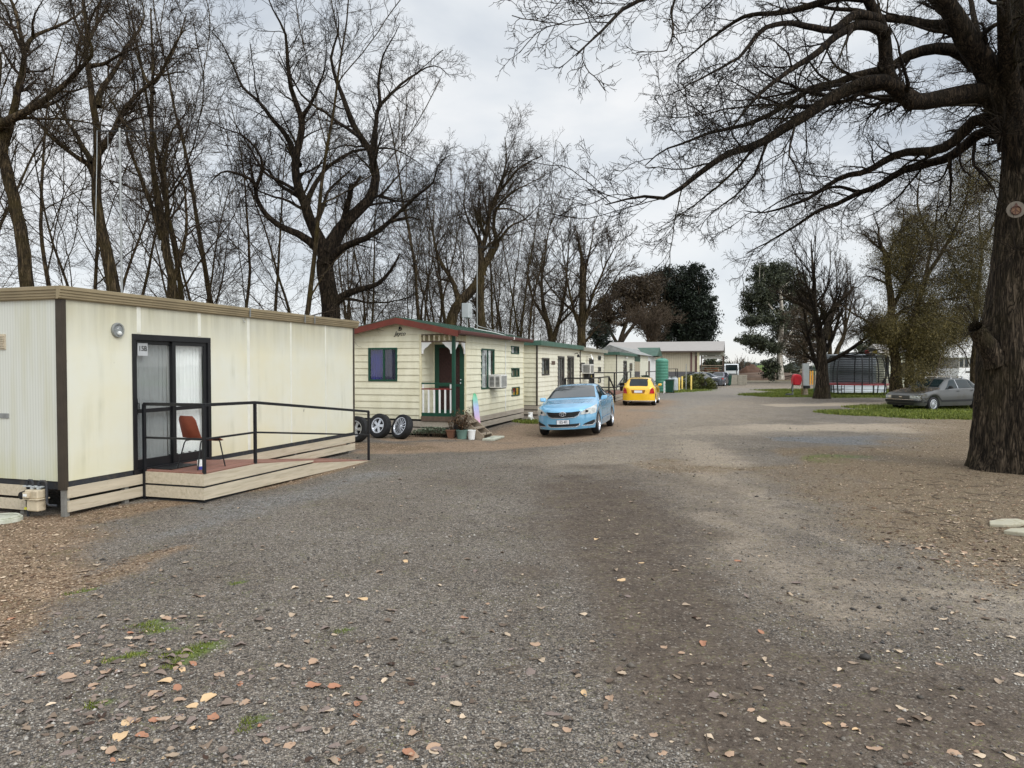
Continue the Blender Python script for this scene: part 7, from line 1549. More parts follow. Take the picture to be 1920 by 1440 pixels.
# --- slender bare trees of the shelter belt: a handful of shapes, copied
def slender(seed, H, r, leaders, lean=.04, spread=24, bushy=1.0, twmin=.0062, l0=.30, kids=None):
    rng = np.random.RandomState(seed); n = 22
    d = np.array([rng.normal(0, lean), rng.normal(0, lean), 1.0]); p = np.zeros(3); pts = [p.copy()]
    for i in range(n - 1): d = d + rng.normal(0, .045, 3) * np.array([1, 1, .2]); d /= np.linalg.norm(d); p = p + d * H / (n - 1); pts.append(p.copy())
    T = np.array(pts)[None]; RT = (r * (1 - .88 * np.linspace(0, 1, n) ** .85))[None]; RT[0, 0] *= 1.25
    a = grow(T, RT, [leaders], (l0, .9), (spread + 10, 9), .46, 14, .09, .035, .42, .024, 1, .5, .88, rng)
    b0 = grow(T, RT, [int(18 * bushy)], (.16, .99), (58, 14), .22, 8, .15, .015, .2, .011, .6, .4, .85, rng)
    b1 = grow(*a, int(9 * bushy), (.12, 1), (44, 13), .34, 8, .15, .025, .42, .011, .4, .4, .85, rng)
    b = cat(b0, b1)
    c_ = grow(*b, 6.0 * bushy, (.15, 1), (44, 13), .45, 6, .18, .01, .5, twmin, .25, .4, .8, rng)
    d_ = grow(*c_, 3.8 * bushy, (.2, 1), (44, 13), .52, 4, .2, .0, .65, twmin * .8, .15, .4, .5, rng)
    return tree_mesh('trunk', [(T, RT, 9), (a[0], a[1], 7)]), tree_mesh('crown', [(b[0], b[1], 5), (c_[0], c_[1], 3), (d_[0], d_[1], 3)]), len(b[0]) + len(c_[0]) + len(d_[0])
KINDS = [slender(31, 17, .145, 6, .06, 26), slender(32, 15.5, .125, 5, .07, 24), slender(33, 18, .16, 6, .05, 28), slender(34, 14, .11, 6, .08, 28), slender(35, 12.5, .10, 7, .06, 24, 1.0), slender(36, 13, .2, 8, .06, 34, 1.1, l0=.2)]
print('slender', [k[2] for k in KINDS])
for k in KINDS:
    k[0].materials.append(BG); k[1].materials.append(BG2)
def slender_tree(kind, x, y, s, rz_, tilt, label, name='slender_tree', group='bare trees of the shelter belt', z=0):
    t = thing(name, label, 'tree', (x, y, z), group=group); t.rotation_euler = (tilt[0], tilt[1], rz_); t.scale = (s, s, s)
    link('trunk', KINDS[kind][0], None, t); link('crown', KINDS[kind][1], None, t); return t
rt = random.Random(14)
MAIN = [(348, 28, 0, .95, (0, -.06), 'mossy bare tree just beside the forked one over the sliding door'), (398, 28, 1, .80, (0, -.13), 'bare tree over the mid seam of the flat roof'),
 (505, 29, 0, .72, (0, -.04), 'bare tree just before the broad oak, straight stem'), (555, 30, 3, .85, (0, -.16), 'bare tree just before the broad oak, leaning stem'), (112, 31, 1, 1.1, (0, -.1), 'bare tree between flat roof corner and antenna'), (165, 34, 3, 1.15, (0, -.1), 'thin bare tree well behind the antenna')]
for px, D, k, s, tl, lb in MAIN:
    p = P(px, 560, D); z_off = p[2]; x = p[0] + math.tan(-tl[1]) * (-(z_off)) * -1 * 0 + math.tan(tl[1]) * -z_off
    slender_tree(k, x, p[1], s, rt.uniform(0, 6.28), tl, lb)
BELT = []
for i in range(26):   # thicket along the back of the row
    s_ = -4 + i * 2.55 + rt.uniform(-.8, .8); off_ = rt.choice([6.5, 9, 12, 15]) + rt.uniform(-1, 1); p = row(B0, s_, off_)
    if abs(p[0] / p[1] * FPX + 960 - 618) < 30 and p[1] < 30: continue
    sc_ = rt.uniform(.72, .95) if s_ < 30 else rt.uniform(.62, .8); slender_tree(rt.choice([0, 1, 3, 4, 4]), p[0], p[1], sc_, rt.uniform(0, 6.28), (rt.gauss(0, .05), rt.gauss(-.03, .06)), 'slender bare tree in the thicket behind the weatherboard cabins')
for i in range(8):
    p = P(rt.uniform(-120, 560), 560, rt.uniform(32, 46)); slender_tree(rt.choice([0, 1, 2, 3]), p[0], p[1], rt.uniform(.85, 1.1), rt.uniform(0, 6.28), (rt.gauss(0, .05), rt.gauss(-.06, .05)), 'thin bare tree in the thicket far behind the flat roofed cabin')
for i in range(22):
    p = P(rt.uniform(640, 1000), 560, rt.uniform(34, 54)); slender_tree(rt.choice([0, 1, 3, 4]), p[0], p[1], rt.uniform(.62, .84), rt.uniform(0, 6.28), (rt.gauss(0, .05), rt.gauss(0, .05)), 'slender bare tree in the thicket behind the weatherboard cabins')
for i in range(12):   # far end of the belt
    p = P(rt.uniform(905, 1110), 640, rt.uniform(56, 84)); slender_tree(rt.choice([1, 3, 4]), p[0], p[1], rt.uniform(.62, .82), rt.uniform(0, 6.28), (rt.gauss(0, .05), rt.gauss(0, .05)), 'slender bare tree in the thicket behind the far cabins')
# --- leaning mossy tree and round crowned pair further on
def traced(name, label, base, defs, spec, mats, n=18, jit=.5, seed=3, first=1):
    rng = np.random.RandomState(seed); p, r = limbs(defs, n, jit); r = r * .86; t = thing(name, label, 'tree', base); b = np.array(base, float)
    v, q_ = tubes(p, r, 9); link('trunk', npmesh('trunk', v - b, q_, smooth=True), mats[0], t)
    cur = (p[first:], r[first:]); bt = []
    for cnt, lr, ang, up, rmin, wig, ns, kk in spec:
        cur = grow(*cur, cnt, (.15, 1), (ang, 13), lr, ns, wig, up, .55, rmin, .2, .4, .8, rng); bt.append((cur[0] - b, cur[1], kk))
    link('crown', tree_mesh('crown', bt), mats[1], t); print(name, [len(x[0]) for x in bt]); return t
def gb(px, D): p = P(px, 700, D); return (p[0], p[1], 0)
h2 = lambda c: [(640 + x * .29167, 240 + y * .29167) for x, y in c]
LD = 33
traced('leaning_tree', 'dark mossy bare tree leaning over behind the red gabled roof', gb(846, LD), [
 (h2([(690, 1500), (710, 1250), (740, 1150), (800, 1080), (870, 1000), (920, 880), (985, 770), (1000, 740)]), LD, LD, .36, .20), (h2([(905, 950), (900, 800), (930, 680), (940, 570), (990, 450), (1040, 330), (1060, 200), (1050, 60)]), LD, LD - .5, .19, .02),
 (h2([(960, 520), (1000, 430), (1080, 330), (1130, 270), (1220, 210), (1290, 180)]), LD - .3, LD - 1.5, .13, .015), (h2([(985, 770), (1000, 740), (980, 640), (1000, 520), (1100, 420), (1220, 350), (1310, 300)]), LD, LD + 1.2, .13, .015), (h2([(1000, 740), (1080, 640), (1200, 570), (1290, 470)]), LD, LD - 1, .09, .012),
 (h2([(890, 800), (880, 720), (830, 620), (790, 500), (800, 380), (830, 260)]), LD, LD + 1.5, .10, .012), (h2([(1000, 520), (1080, 520), (1180, 580), (1230, 650)]), LD, LD, .06, .012), (h2([(900, 1300), (890, 1100), (900, 960)]), LD, LD, .28, .2), (h2([(760, 1120), (720, 1000), (650, 880), (600, 760), (590, 640), (600, 480)]), LD, LD + 1, .16, .02)],
 [(11, .36, 44, .04, .012, .12, 9, 5), (7, .42, 42, .03, .008, .16, 6, 4), (5, .48, 42, .02, .0065, .18, 5, 3), (1.6, .5, 40, .0, .006, .2, 4, 3)], (BG, BG2), seed=4)
RD = 47
traced('round_crowned_tree', 'bare tree with dense rounded crown behind the green fascia cabin', gb(1089, RD), [
 ([(1089, 720), (1089, 660), (1090, 620), (1092, 560), (1092, 500)], RD, RD, .46, .22), ([(1090, 620), (1110, 560), (1130, 510), (1150, 470), (1165, 440)], RD, RD - 1.5, .18, .02), ([(1092, 560), (1100, 500), (1110, 450), (1115, 415)], RD, RD + 1, .17, .02), ([(1092, 500), (1085, 450), (1075, 415)], RD, RD - 1, .16, .02),
 ([(1088, 620), (1070, 560), (1060, 500), (1052, 440)], RD, RD - 1.2, .15, .02), ([(1090, 600), (1130, 560), (1155, 520), (1175, 495)], RD, RD + 1.5, .12, .02), ([(1098, 640), (1130, 600), (1150, 575)], RD, RD - 1, .09, .02), ([(1089, 600), (1050, 560), (1020, 520), (1005, 480)], RD, RD + 1.5, .12, .02)],
 [(12, .42, 40, .05, .02, .10, 9, 5), (9, .42, 38, .04, .012, .14, 6, 4), (6, .48, 38, .02, .009, .16, 5, 3)], (BG, BG2), seed=6)
traced('round_crowned_tree', 'twin stemmed bare tree with round crown beside the dense one', gb(1040, RD + 2), [
 ([(1034, 720), (1036, 650), (1030, 620), (1022, 590)], RD + 2, RD + 2, .36, .2), ([(1036, 640), (1052, 590), (1060, 540), (1064, 480), (1070, 420)], RD + 2, RD + 3, .2, .02), ([(1022, 590), (1015, 540), (1022, 480), (1030, 430), (1040, 405)], RD + 2, RD + 1, .18, .02), ([(1024, 600), (1000, 560), (990, 510), (995, 460)], RD + 2, RD, .15, .02), ([(1045, 610), (1075, 580), (1090, 540)], RD + 2, RD, .12, .02)],
 [(12, .45, 40, .05, .02, .10, 9, 5), (8, .42, 38, .04, .012, .14, 6, 4), (6, .48, 38, .02, .009, .16, 5, 3)], (BG, BG2), seed=7)

# --- three traced trees over the flat roof
h4 = lambda c: [(x / 4, y / 4) for x, y in c]
SPL = [(10, .34, 46, .03, .009, .15, 9, 5), (7, .42, 46, .01, .0066, .18, 6, 4), (4.6, .5, 44, .0, .0052, .2, 5, 3), (1.5, .5, 42, .0, .005, .22, 4, 3)]
LD1 = 20
traced('forked_tree', 'bare tree with one long slanting limb over the flat roof corner', gb(58, LD1), [
 (h4([(240, 2900), (215, 2200), (130, 1640), (85, 1400), (50, 1200), (20, 1060)]), LD1, LD1, .24, .17), (h4([(20, 1060), (90, 900), (135, 720), (175, 500), (185, 390), (150, 240), (115, 80), (60, -60), (0, -200)]), LD1, LD1 - .5, .15, .03), (h4([(20, 1080), (-10, 900), (-20, 700), (10, 500), (-30, 300)]), LD1, LD1 + 1.5, .12, .02),
 (h4([(-40, 950), (60, 905), (200, 820), (400, 705), (560, 580), (660, 450), (690, 390), (650, 260), (690, 130), (760, 0)]), LD1 - .2, LD1 - 1.8, .15, .02), (h4([(130, 890), (280, 885), (450, 895), (600, 910), (720, 930), (840, 945), (960, 970)]), LD1 - .2, LD1 - 1.2, .055, .012), (h4([(190, 380), (250, 270), (380, 220), (560, 130), (640, 60), (720, -40)]), LD1, LD1 + 1.4, .08, .012), (h4([(180, 390), (110, 250), (40, 50), (-60, -60)]), LD1, LD1 + 1, .08, .012), (h4([(250, 270), (250, 150), (330, -20)]), LD1, LD1 - 1, .05, .012)], SPL, (BG, BG2), seed=15, jit=.7)
LD2 = 21
traced('forked_tree', 'stout bare tree with moss rising just beside the antenna pole', gb(214, LD2), [
 (h4([(880, 2900), (850, 2200), (790, 1800), (745, 1560), (725, 1300), (735, 1050), (720, 880), (680, 620), (650, 450), (650, 250), (640, 60), (620, -150)]), LD2, LD2 - .5, .30, .04), (h4([(720, 1330), (670, 1240), (560, 1170), (450, 1090), (370, 1010), (280, 900), (210, 840), (140, 780)]), LD2, LD2 - 1, .11, .015), (h4([(690, 1230), (640, 1120), (560, 990), (500, 900), (440, 790), (380, 720), (330, 600)]), LD2, LD2 + 1.2, .10, .015),
 (h4([(735, 1140), (800, 1060), (860, 960), (910, 850), (980, 770), (1120, 630), (1200, 560), (1270, 430), (1360, 260), (1400, 100)]), LD2, LD2 - 1.2, .12, .015), (h4([(735, 800), (780, 650), (860, 540), (920, 420), (1000, 300), (1080, 130), (1050, -20)]), LD2, LD2 + 1.5, .11, .015), (h4([(660, 500), (760, 480), (850, 440), (960, 380), (1060, 340), (1160, 330)]), LD2, LD2 - 1, .08, .012), (h4([(650, 330), (580, 200), (540, 50), (520, -60)]), LD2, LD2 + 1, .08, .012), (h4([(655, 300), (720, 200), (740, 50), (800, -80)]), LD2, LD2 + 1.6, .08, .012), (h4([(900, 880), (980, 980), (1060, 1120), (1080, 1200)]), LD2 - .5, LD2 - 1.2, .05, .012)], SPL, (BG, BG2), seed=16, jit=.7)
LD3 = 25
traced('forked_tree', 'bare tree forking high above the numbered sliding door', gb(318, LD3), [
 (h4([(1330, 2900), (1300, 2300), (1250, 1900), (1180, 1500), (1150, 1080), (1140, 900), (1145, 620), (1140, 420), (1120, 200), (1130, 60)]), LD3, LD3, .24, .03), (h4([(1220, 1800), (1120, 1500), (1020, 1250), (950, 1000), (900, 880), (820, 720), (780, 640)]), LD3, LD3 - 1.5, .12, .015), (h4([(1145, 620), (1200, 560), (1280, 420), (1360, 260), (1390, 150)]), LD3, LD3 + 1, .09, .012), (h4([(1150, 700), (1060, 520), (1000, 330), (960, 130)]), LD3, LD3 + 1, .08, .012), (h4([(1145, 560), (1240, 560), (1380, 540), (1460, 570)]), LD3, LD3 - 1, .05, .010), (h4([(1240, 1880), (1250, 1500), (1240, 1150), (1280, 1000), (1380, 860), (1420, 740)]), LD3, LD3 + 1.5, .14, .015), (h4([(1300, 2100), (1400, 1700), (1380, 1400), (1320, 1200), (1290, 1050)]), LD3, LD3 - 1, .10, .012)], SPL, (BG, BG2), seed=17, jit=.7)
# --- pollarded tree on the lawn, with long whippy shoots
c45 = lambda c: [(1380 + x / 4.5, 440 + y / 4.5) for x, y in c]
TD = 44
traced('pollard_tree', 'bare pollarded tree with upright whippy shoots on the lawn', (W(1545, 749)[0], W(1545, 749)[1], 0), [
 (c45([(722, 1400), (725, 1250), (722, 1080), (715, 900), (695, 780), (670, 660), (660, 560), (655, 420), (640, 220), (635, 40)]), TD, TD - .5, .52, .03), (c45([(735, 880), (760, 800), (785, 720), (830, 630), (900, 540), (975, 465), (985, 440)]), TD, TD + 1, .26, .09), (c45([(670, 660), (560, 590), (480, 555), (430, 520), (340, 480)]), TD - .2, TD - 2, .22, .04), (c45([(655, 610), (560, 545), (450, 540), (330, 560)]), TD, TD + 1.5, .19, .03), (c45([(662, 560), (600, 500), (545, 445), (520, 360)]), TD, TD - 1, .13, .03), (c45([(700, 880), (650, 840), (590, 800), (500, 812)]), TD, TD - .5, .09, .02), (c45([(655, 480), (580, 430), (520, 300), (500, 120)]), TD, TD + 1, .1, .02), (c45([(690, 600), (760, 470), (790, 300), (800, 120)]), TD, TD, .08, .02)],
 [(9, .46, 48, .13, .014, .06, 9, 4), (6, .55, 34, .05, .009, .08, 6, 3), (3.4, .5, 34, .02, .007, .12, 4, 3)], (BK, BT), seed=9, first=0)
traced('young_tree', 'leaning bare young tree behind the trampoline', gb(1566, 60), [
 (c45([(830, 1060), (870, 940), (905, 870), (920, 800), (925, 700)]), 60, 60, .28, .12), (c45([(920, 800), (890, 640), (880, 480), (870, 330)]), 60, 61, .12, .02), (c45([(922, 790), (960, 650), (990, 500), (1010, 380)]), 60, 59, .12, .02), (c45([(925, 720), (930, 560), (940, 380), (930, 240)]), 60, 60, .1, .02), (c45([(905, 870), (860, 760), (840, 620)]), 60, 60, .08, .02), (c45([(920, 820), (1000, 720), (1070, 600)]), 60, 60, .08, .02)],
 [(10, .42, 28, .10, .016, .07, 8, 4), (7, .45, 30, .05, .011, .1, 5, 3), (4, .5, 34, .0, .009, .1, 4, 3)], (BG, BG2), seed=10)
traced('young_tree', 'straight bare young tree half hidden by the lawn tree trunk', gb(1556, 62), [
 (c45([(795, 1060), (790, 900), (800, 700)]), 62, 62, .24, .12), (c45([(795, 880), (760, 700), (740, 520), (740, 350)]), 62, 61, .1, .02), (c45([(800, 760), (840, 600), (850, 420), (840, 220)]), 62, 62, .1, .02)],
 [(11, .42, 26, .10, .022, .07, 8, 4), (7, .45, 30, .05, .014, .1, 5, 3), (3, .5, 34, .0, .012, .1, 4, 3)], (BG, BG2), seed=11)
# --- leafy trees
def foliage(name, lobes, n, size, m, parent, seed, base, droop=0.0, clump=None, shell=.55, asp=.34, per=90):
    """leaf sized faces in clumps through ellipsoid lobes (centre, radii, share)"""
    rng = np.random.RandomState(seed); C_ = []; cs = clump or size * 3.0
    for c, rad, w_ in lobes:
        k = max(3, int(n * w_ / per)); d = unit(rng.normal(0, 1, (k, 3))); rr = (shell + (1 - shell) * rng.rand(k)) ** .7 * rng.uniform(.8, 1.22, k)
        C_.append(np.array(c) + d * rr[:, None] * np.array(rad))
    C_ = np.concatenate(C_); ci = rng.randint(0, len(C_), n); sz = rng.uniform(.35, 1.6, len(C_))
    p = C_[ci] + unit(rng.normal(0, 1, (n, 3))) * (rng.rand(n) ** .5)[:, None] * cs * sz[ci][:, None] * np.array([1.25, 1.25, .75 + droop]) + np.array([0, 0, -droop * cs])
    d = unit(rng.normal(0, 1, (n, 3)) + np.array([0, 0, -1.6 * droop])); s_ = unit(np.cross(d, rng.normal(0, 1, (n, 3)))); l = size * rng.uniform(.6, 1.4, n)[:, None]
    v = np.stack([p - d * l / 2, p + s_ * l * asp * .5, p + d * l / 2, p - s_ * l * asp * .5], 1) - np.array(base)
    return link(name, npmesh(name, v, np.arange(n * 4).reshape(-1, 4)), m, parent), C_
GUM = leaf_mat('dark gum leaf', L(14, 20, 14, .8), L(30, 40, 28, .75), L(62, 74, 52, .7)); GUM2 = leaf_mat('grey green gum leaf', L(32, 37, 26, .85), L(62, 68, 48, .8), L(118, 122, 94, .75)); OLV = leaf_mat('olive leaf', L(46, 42, 18, .8), L(92, 82, 40, .75), L(142, 126, 74, .75)); RUS = leaf_mat('russet twig leaf', L(44, 36, 28, .8), L(78, 64, 46, .7), L(106, 90, 66, .65))
PALEB = bark_mat('pale gum bark', L(120, 112, 100, .8), L(206, 198, 184, .8), L(150, 128, 104, .7), .5, .4, .02)
def leafy(name, label, base, lobes_px, D, n, size, m, seed, trunk, bark, droop=0.0, asp=.34, shell=.55, clump=None, twig=None):
    t = thing(name, label, 'tree', base); p, r = limbs(trunk, 12, .5); b = np.array(base, float); v, q_ = tubes(p, r, 8); link('trunk', npmesh('trunk', v - b, q_, smooth=True), bark, t)
    lobes = []
    for (x, y, rx, ryp, w_, dd) in lobes_px:
        Y = D + dd; c = P(x, y, Y); lobes.append((c, (rx / FPX * Y, rx / FPX * Y * .9, ryp / FPX * Y), w_))
    tot = sum(l[2] for l in lobes); lobes = [(a, b_, c / tot) for a, b_, c in lobes]
    o, C_ = foliage('crown', lobes, n, size, m, t, seed, b, droop, clump, shell, asp)
    rng = np.random.RandomState(seed + 1)   # limbs run out to the clumps
    tip = p[:, -1]; mids = p.reshape(-1, 3); pick = C_[rng.permutation(len(C_))[:min(len(C_), 90 if not twig else twig)]]
    dd_ = np.linalg.norm(pick[:, None] - mids[None], axis=2) + (mids[None, :, 2] > pick[:, None, 2]) * 4; src = mids[dd_.argmin(1)]
    u = np.linspace(0, 1, 7)[None, :, None]; br = src[:, None] * (1 - u) + pick[:, None] * u; br = br + np.sin(u * np.pi) * rng.normal(0, .05, (len(pick), 1, 3)) * np.linalg.norm(pick - src, axis=1)[:, None, None]
    R = np.linalg.norm(pick - src, axis=1)[:, None] * .018 * (1 - .8 * u[..., 0]) + .012
    link('limbs', tree_mesh('limbs', [(br, R, 4)]) if False else npmesh('limbs', *(lambda a: (a[0] - b, a[1]))(tubes(br, R, 4)), smooth=True), bark, t); return t
D = 112
SPX = 0
leafy('gum_tree', 'massive dark green gum with domed crown behind the long shed', gb(1280, D), [(1262, 530, 34, 34, 1.2, 0), (1300, 530, 28, 34, 1.2, 0), (1278, 575, 52, 40, 2.2, 2), (1310, 590, 32, 46, 1.6, -2), (1300, 625, 36, 30, 1.2, 0), (1245, 600, 30, 50, 1, 2), (1280, 640, 50, 25, 1, 0)], D, 60000, .42, GUM, 51, [([(1280, 715), (1282, 640), (1284, 570)], D, D, .7, .3), ([(1282, 640), (1305, 600), (1312, 560)], D, D - 2, .4, .2), ([(1280, 640), (1258, 590), (1255, 545)], D, D + 2, .4, .2)], BK, .15, .36, .5, .95)
leafy('gum_tree', 'brownish dense tree leaning into the dark gum', gb(1165, D - 6), [(1190, 540, 42, 24, 1.2, 0), (1160, 570, 40, 36, 1.4, 0), (1215, 530, 26, 20, .8, 2), (1130, 590, 24, 30, .8, 0), (1200, 580, 40, 36, 1.4, 4)], D - 6, 30000, .40, RUS, 52, [([(1148, 715), (1160, 650), (1180, 590)], D - 6, D - 6, .5, .25), ([(1160, 650), (1140, 610), (1130, 580)], D - 6, D - 7, .3, .15), ([(1165, 640), (1200, 590), (1215, 545)], D - 6, D - 5, .3, .15)], BK, .1, .3, .5, 1.0)
leafy('scrub_tree', 'ragged dark evergreen low behind the far cabins', gb(1118, 90), [(1112, 615, 10, 14, 1, 0), (1120, 636, 12, 12, 1, 0), (1132, 622, 10, 16, .8, 2), (1140, 645, 12, 8, .8, 0)], 90, 5200, .3, GUM, 53, [([(1120, 715), (1120, 640), (1124, 610)], 90, 90, .2, .1)], BK, .2, .36, .4, .5)
sk = [([(1222, 720), (1222, 650), (1216, 610)], 96, 96, .3, .15)] + [([(1222, 660), (1222 + dx * .5, 610 - abs(dx) * .1), (1222 + dx, 575 + abs(dx) * .45)], 96, 96 + dz, .16, .03) for dx, dz in ((-42, 1), (-28, -2), (-12, 2), (6, -2), (20, 2), (36, -1), (-55, 0), (48, 1))]
traced('grey_bare_tree', 'pale grey twiggy bare tree in front of the dark gum', gb(1222, 96), sk, [(14, .42, 36, .05, .03, .1, 8, 4), (9, .45, 36, .03, .02, .12, 5, 3), (5, .5, 36, .02, .016, .12, 4, 3)], (BB, BB), seed=13)
D = 88
leafy('gum_tree', 'tall white barked gum with layered drooping foliage past the lawn', gb(1463, D), [(1440, 520, 34, 22, 1.4, 0), (1480, 520, 32, 26, 1.2, 2), (1425, 548, 26, 22, 1, -2), (1470, 560, 40, 26, 1.3, 2), (1500, 555, 28, 40, 1, 3), (1415, 570, 26, 16, .8, 0), (1452, 500, 40, 12, .9, 0), (1500, 590, 36, 30, 1, 3), (1408, 598, 20, 8, .5, -2), (1450, 595, 34, 14, 1, -2), (1410, 634, 26, 8, .8, -3), (1440, 645, 30, 15, 1.0, -2), (1480, 620, 34, 24, 1, 3), (1510, 620, 22, 30, .8, 3), (1446, 690, 14, 16, .6, 0), (1496, 660, 24, 18, .5, 6)], D, 52000, .34, GUM2, 54, [([(1463, 712), (1462, 660), (1466, 600), (1462, 540)], D, D, .42, .2), ([(1464, 660), (1480, 630), (1492, 600)], D, D + 1, .2, .08), ([(1463, 650), (1440, 640), (1410, 632)], D, D - 2, .16, .05), ([(1465, 600), (1440, 570), (1425, 550)], D, D - 2, .2, .08)], PALEB, .35, .3, .4, .62)
D = 74
leafy('russet_tree', 'hazy brown twiggy tree behind the pollarded tree', gb(1505, D), [(1500, 600, 36, 30, 1, 0), (1520, 560, 30, 30, 1, 2), (1490, 640, 32, 24, 1, 0), (1530, 640, 26, 30, .8, 0), (1512, 670, 30, 20, .6, 0)], D, 12000, .26, RUS, 55, [([(1508, 715), (1510, 650), (1512, 590)], D, D, .25, .1)], BG, .2, .18, .2, .8, 160)
leafy('distant_gum', 'small grey green gum showing behind the silver tank', gb(1648, 120), [(1640, 625, 22, 16, 1, 0), (1628, 650, 18, 14, 1, 0), (1660, 645, 26, 20, 1, 0)], 120, 7000, .4, GUM2, 56, [([(1645, 715), (1642, 660), (1642, 630)], 120, 120, .3, .15)], PALEB, .2, .34, .35, .8)
# olive toned drooping trees behind the silver sedan
def olive(name, label, base, trunkdefs, lobes_px, D, n, seed, spec, size=.10):
    t = traced(name, label, base, trunkdefs, spec, (BG, BG2), seed=seed, first=1); b = np.array(base, float)
    lobes = [(P(x, y, D + dd), (rx / FPX * D, rx / FPX * D, ryp / FPX * D), w_) for x, y, rx, ryp, w_, dd in lobes_px]; tot = sum(l[2] for l in lobes)
    foliage('foliage', [(a, b_, c / tot) for a, b_, c in lobes], int(n * 2.6), size * .9, OLV, t, seed + 5, b, .7, .55, .1, .26, 100); return t
c46 = lambda c: [(1560 + x / 4.5, 400 + y / 4.5) for x, y in c]
OVD = 38
SP = [(13, .40, 48, .0, .009, .12, 9, 4), (9, .48, 44, -.04, .0065, .14, 7, 3), (6, .55, 42, -.07, .0055, .14, 6, 3)]
olive('olive_tree', 'mossy olive tinted tree with hanging twigs beside the trampoline', gb(1682, OVD), [
 (c46([(545, 1500), (540, 1380), (525, 1180), (505, 1000), (500, 800), (490, 640), (480, 480), (450, 340)]), OVD, OVD, .34, .16), (c46([(450, 340), (400, 240), (390, 120), (350, 20)]), OVD, OVD - .5, .13, .02), (c46([(470, 420), (520, 250), (580, 150), (600, 40), (590, -100)]), OVD, OVD + 1, .13, .02), (c46([(440, 330), (350, 250), (270, 180), (170, 160)]), OVD, OVD - 1, .09, .015), (c46([(460, 590), (390, 560), (300, 530), (240, 540)]), OVD, OVD + .5, .08, .015), (c46([(455, 520), (400, 480), (300, 455), (280, 440)]), OVD, OVD, .06, .015),
 (c46([(500, 1060), (400, 1000), (290, 900), (180, 850), (90, 780), (40, 790)]), OVD, OVD - 2, .12, .02), (c46([(480, 1080), (400, 1020), (310, 985), (230, 990), (120, 1030)]), OVD, OVD - 1, .08, .015), (c46([(500, 800), (600, 620), (640, 480), (700, 350), (720, 200), (700, 60)]), OVD, OVD + 1, .14, .02), (c46([(510, 900), (620, 800), (740, 760), (860, 760)]), OVD, OVD - 1, .12, .02), (c46([(520, 1000), (650, 950), (780, 960), (880, 1020)]), OVD, OVD - 1.5, .1, .02)],
 [(1650, 600, 30, 26, 1.5, -1), (1680, 620, 34, 40, 2.2, 0), (1720, 590, 46, 60, 3.2, 0), (1705, 520, 40, 60, 2.0, 0), (1735, 630, 44, 42, 2.2, -1), (1690, 470, 36, 40, 1, 0), (1655, 480, 26, 60, .7, 0), (1710, 420, 40, 50, .9, 0), (1720, 690, 36, 20, 1.0, -2), (1780, 610, 30, 26, .9, 0), (1700, 450, 44, 70, 1.2, 1)], OVD, 52000, 61, SP)
olive('olive_tree', 'second olive tinted tree close behind the silver sedan bonnet', gb(1712, OVD + 2), [
 ([(1708, 740), (1706, 680), (1715, 600), (1735, 520), (1750, 440), (1760, 360)], OVD + 2, OVD + 2, .3, .02), ([(1735, 520), (1780, 450), (1810, 380), (1820, 300)], OVD + 2, OVD + 1, .14, .02), ([(1720, 580), (1780, 560), (1830, 560)], OVD + 2, OVD + 1, .12, .02), ([(1745, 460), (1720, 380), (1730, 300)], OVD + 2, OVD + 3, .12, .02), ([(1712, 640), (1760, 630), (1800, 650), (1820, 690)], OVD + 2, OVD, .1, .02)],
 [(1760, 600, 46, 50, 2.4, 0), (1785, 520, 60, 70, 2.8, 0), (1775, 430, 60, 70, 2.2, 0), (1805, 350, 50, 60, 1.5, 0), (1735, 660, 36, 26, 1.4, -2), (1830, 480, 40, 90, 1.6, 0), (1820, 300, 50, 50, .8, 0)], OVD + 2, 46000, 62, SP)
olive('olive_tree', 'third olive tinted tree half covered by the thick oak trunk', gb(1832, OVD + 6), [
 ([(1826, 740), (1828, 640), (1830, 560), (1840, 460), (1835, 380)], OVD + 6, OVD + 6, .3, .02), ([(1830, 560), (1790, 500), (1770, 460)], OVD + 6, OVD + 5, .12, .02), ([(1838, 470), (1870, 400), (1880, 320)], OVD + 6, OVD + 6, .12, .02), ([(1830, 600), (1800, 580), (1775, 590)], OVD + 6, OVD + 5, .1, .02)],
 [(1830, 560, 40, 60, 1.4, 0), (1840, 440, 40, 60, 1.2, 0), (1850, 330, 40, 50, .8, 0), (1800, 600, 30, 30, 1, 0), (1900, 600, 50, 80, 1, 0)], OVD + 6, 24000, 63, SP)
# low bush by the bollards, branches on the sedan
bu = thing('bush', 'low yellow green bush beside the yellow bollards', 'bush', gb(1310, 63)); lob = [(P(1300, 722, 63), (1.0, .8, .7), 1.0), (P(1318, 720, 63), (1.0, .8, .75), 1.0), (P(1290, 716, 64), (.8, .8, .9), .8), (P(1330, 725, 62.5), (.5, .6, .45), .5), (P(1305, 713, 64), (.6, .6, .6), .5)]
foliage('foliage', [(a, b_, c / 3.8) for a, b_, c in lob], 9000, .2, leaf_mat('yellow green bush leaf', L(46, 52, 20, .8), L(96, 102, 46, .75), L(150, 146, 84, .7)), bu, 70, gb(1310, 63), .1, .22, .4)
mb = MB()
for i in range(14): a = i * .45; mb.tube([(0, 0, 0), (math.cos(a) * .5, math.sin(a) * .4, .5), (math.cos(a) * 1.2, math.sin(a) * .8, .9 + .3 * math.sin(i * 3))], [.03, .02, .008], 5)
mb.build('stem', M['stem'], bu)
fb = thing('fallen_branch', 'leafy olive branch drooping onto the bonnet of the silver sedan', 'branch', (19.2, 33.0, .85)); b = np.array([19.2, 33.0, .85])
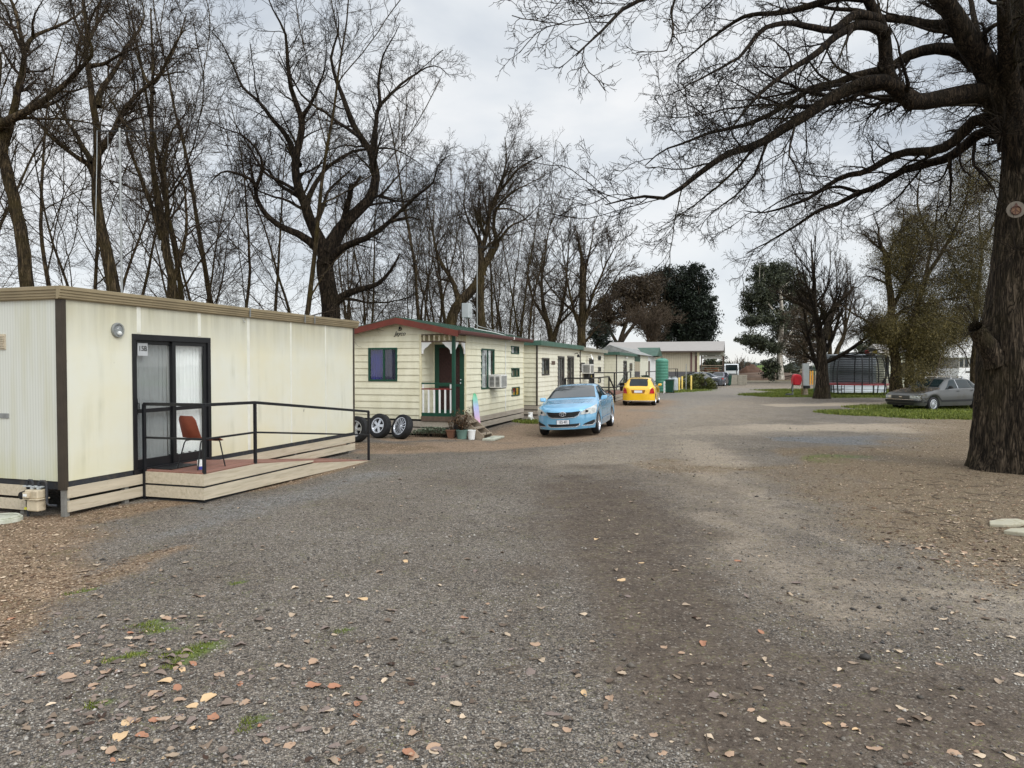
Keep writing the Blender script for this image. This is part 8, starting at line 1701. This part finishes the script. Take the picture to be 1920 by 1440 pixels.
foliage('foliage', [(P(1718, 728, 32.6), (.5, .4, .3), .5), (P(1715, 746, 32.0), (.45, .3, .2), .3), (P(1728, 705, 33), (.45, .4, .4), .3)], 2400, .09, OLV, fb, 71, b, .3, .16, .2, .24)
mb = MB(); mb.tube([(0, 0, 0), (.3, .1, .4), (.6, .1, .9), (.8, .2, 1.6)], [.012, .015, .02, .025], 5); mb.tube([(.1, 0, .1), (-.2, -.2, .05), (-.5, -.3, -.2)], [.012, .008, .005], 4); mb.build('stem', M['stem'], fb)
tt = thing('bare_shrub', 'pale leafless fan shaped shrub above the white truck', 'shrub', gb(1388, 118)); sk2 = np.zeros((60, 6, 3)); rq = np.random.RandomState(4); d = unit(rq.normal(0, 1, (60, 3)) * np.array([.8, .8, .3]) + np.array([0, 0, .9]))
for s in range(1, 6): sk2[:, s] = sk2[:, s - 1] + d * .72 * rq.uniform(.7, 1.1, (60, 1)); d = unit(d + rq.normal(0, .12, (60, 3)))
k1 = grow(sk2, np.full((60, 6), .04), 6, (.3, 1), (30, 10), .4, 5, .1, .03, .6, .02, .3, .3, .6, rq); link('stem', tree_mesh('stem', [(sk2, np.full((60, 6), .045), 4), (k1[0], k1[1], 3)]), BB, tt)
# distant tree line (a far wood that reads as one mass)
rng = np.random.RandomState(40); n = 26000; ang_ = rng.uniform(-.1, 1.0, n); rr_ = rng.uniform(330, 420, n); xx = np.sin(ang_) * rr_; yy = np.cos(ang_) * rr_; hh_ = 5.5 * fnoise(ang_ * 60 + 3, np.zeros(n) + 3, 4) + 5 * (fnoise(ang_ * 16 + 9, np.zeros(n) + 7, 3) > .56); zz = rng.rand(n) * hh_; d = unit(rng.normal(0, 1, (n, 3))); s_ = unit(np.cross(d, rng.normal(0, 1, (n, 3)))); l = 2.2; pc = np.stack([xx, yy, zz], -1)
v = np.stack([pc - d * l / 2, pc + s_ * l * .4, pc + d * l / 2, pc - s_ * l * .4], 1); tag(link('far_treeline', npmesh('far_treeline', v, np.arange(n * 4).reshape(-1, 4)), leaf_mat('far foliage', L(84, 92, 88, .7), L(104, 110, 104, .7), L(124, 130, 124, .7))), 'low grey green wood along the horizon beyond the field', 'treeline', kind='stuff')
for px, D, w_, h_, sd in ((1338, 150, 2.4, 5.5, 1), (1352, 170, 3, 3.5, 2), (1448, 130, 2.2, 3.2, 3), (1480, 140, 4, 2.6, 4)):
    b = gb(px, D); t = thing('field_shrub', ['tall dark shrub seen through the veranda end', 'grey shrub beyond the veranda', 'dark shrub at the foot of the white barked gum', 'low hedge like shrub behind the red hose reel'][sd - 1], 'shrub', b); foliage('foliage', [((b[0], b[1], h_ * .55), (w_, w_, h_ * .5), 1)], 2600, .5, GUM2, t, 80 + sd, b, .1, .7, .3); MB().tube([(0, 0, 0), (.1, 0, h_ * .6)], .12, 6).build('stem', M['stem'], t)
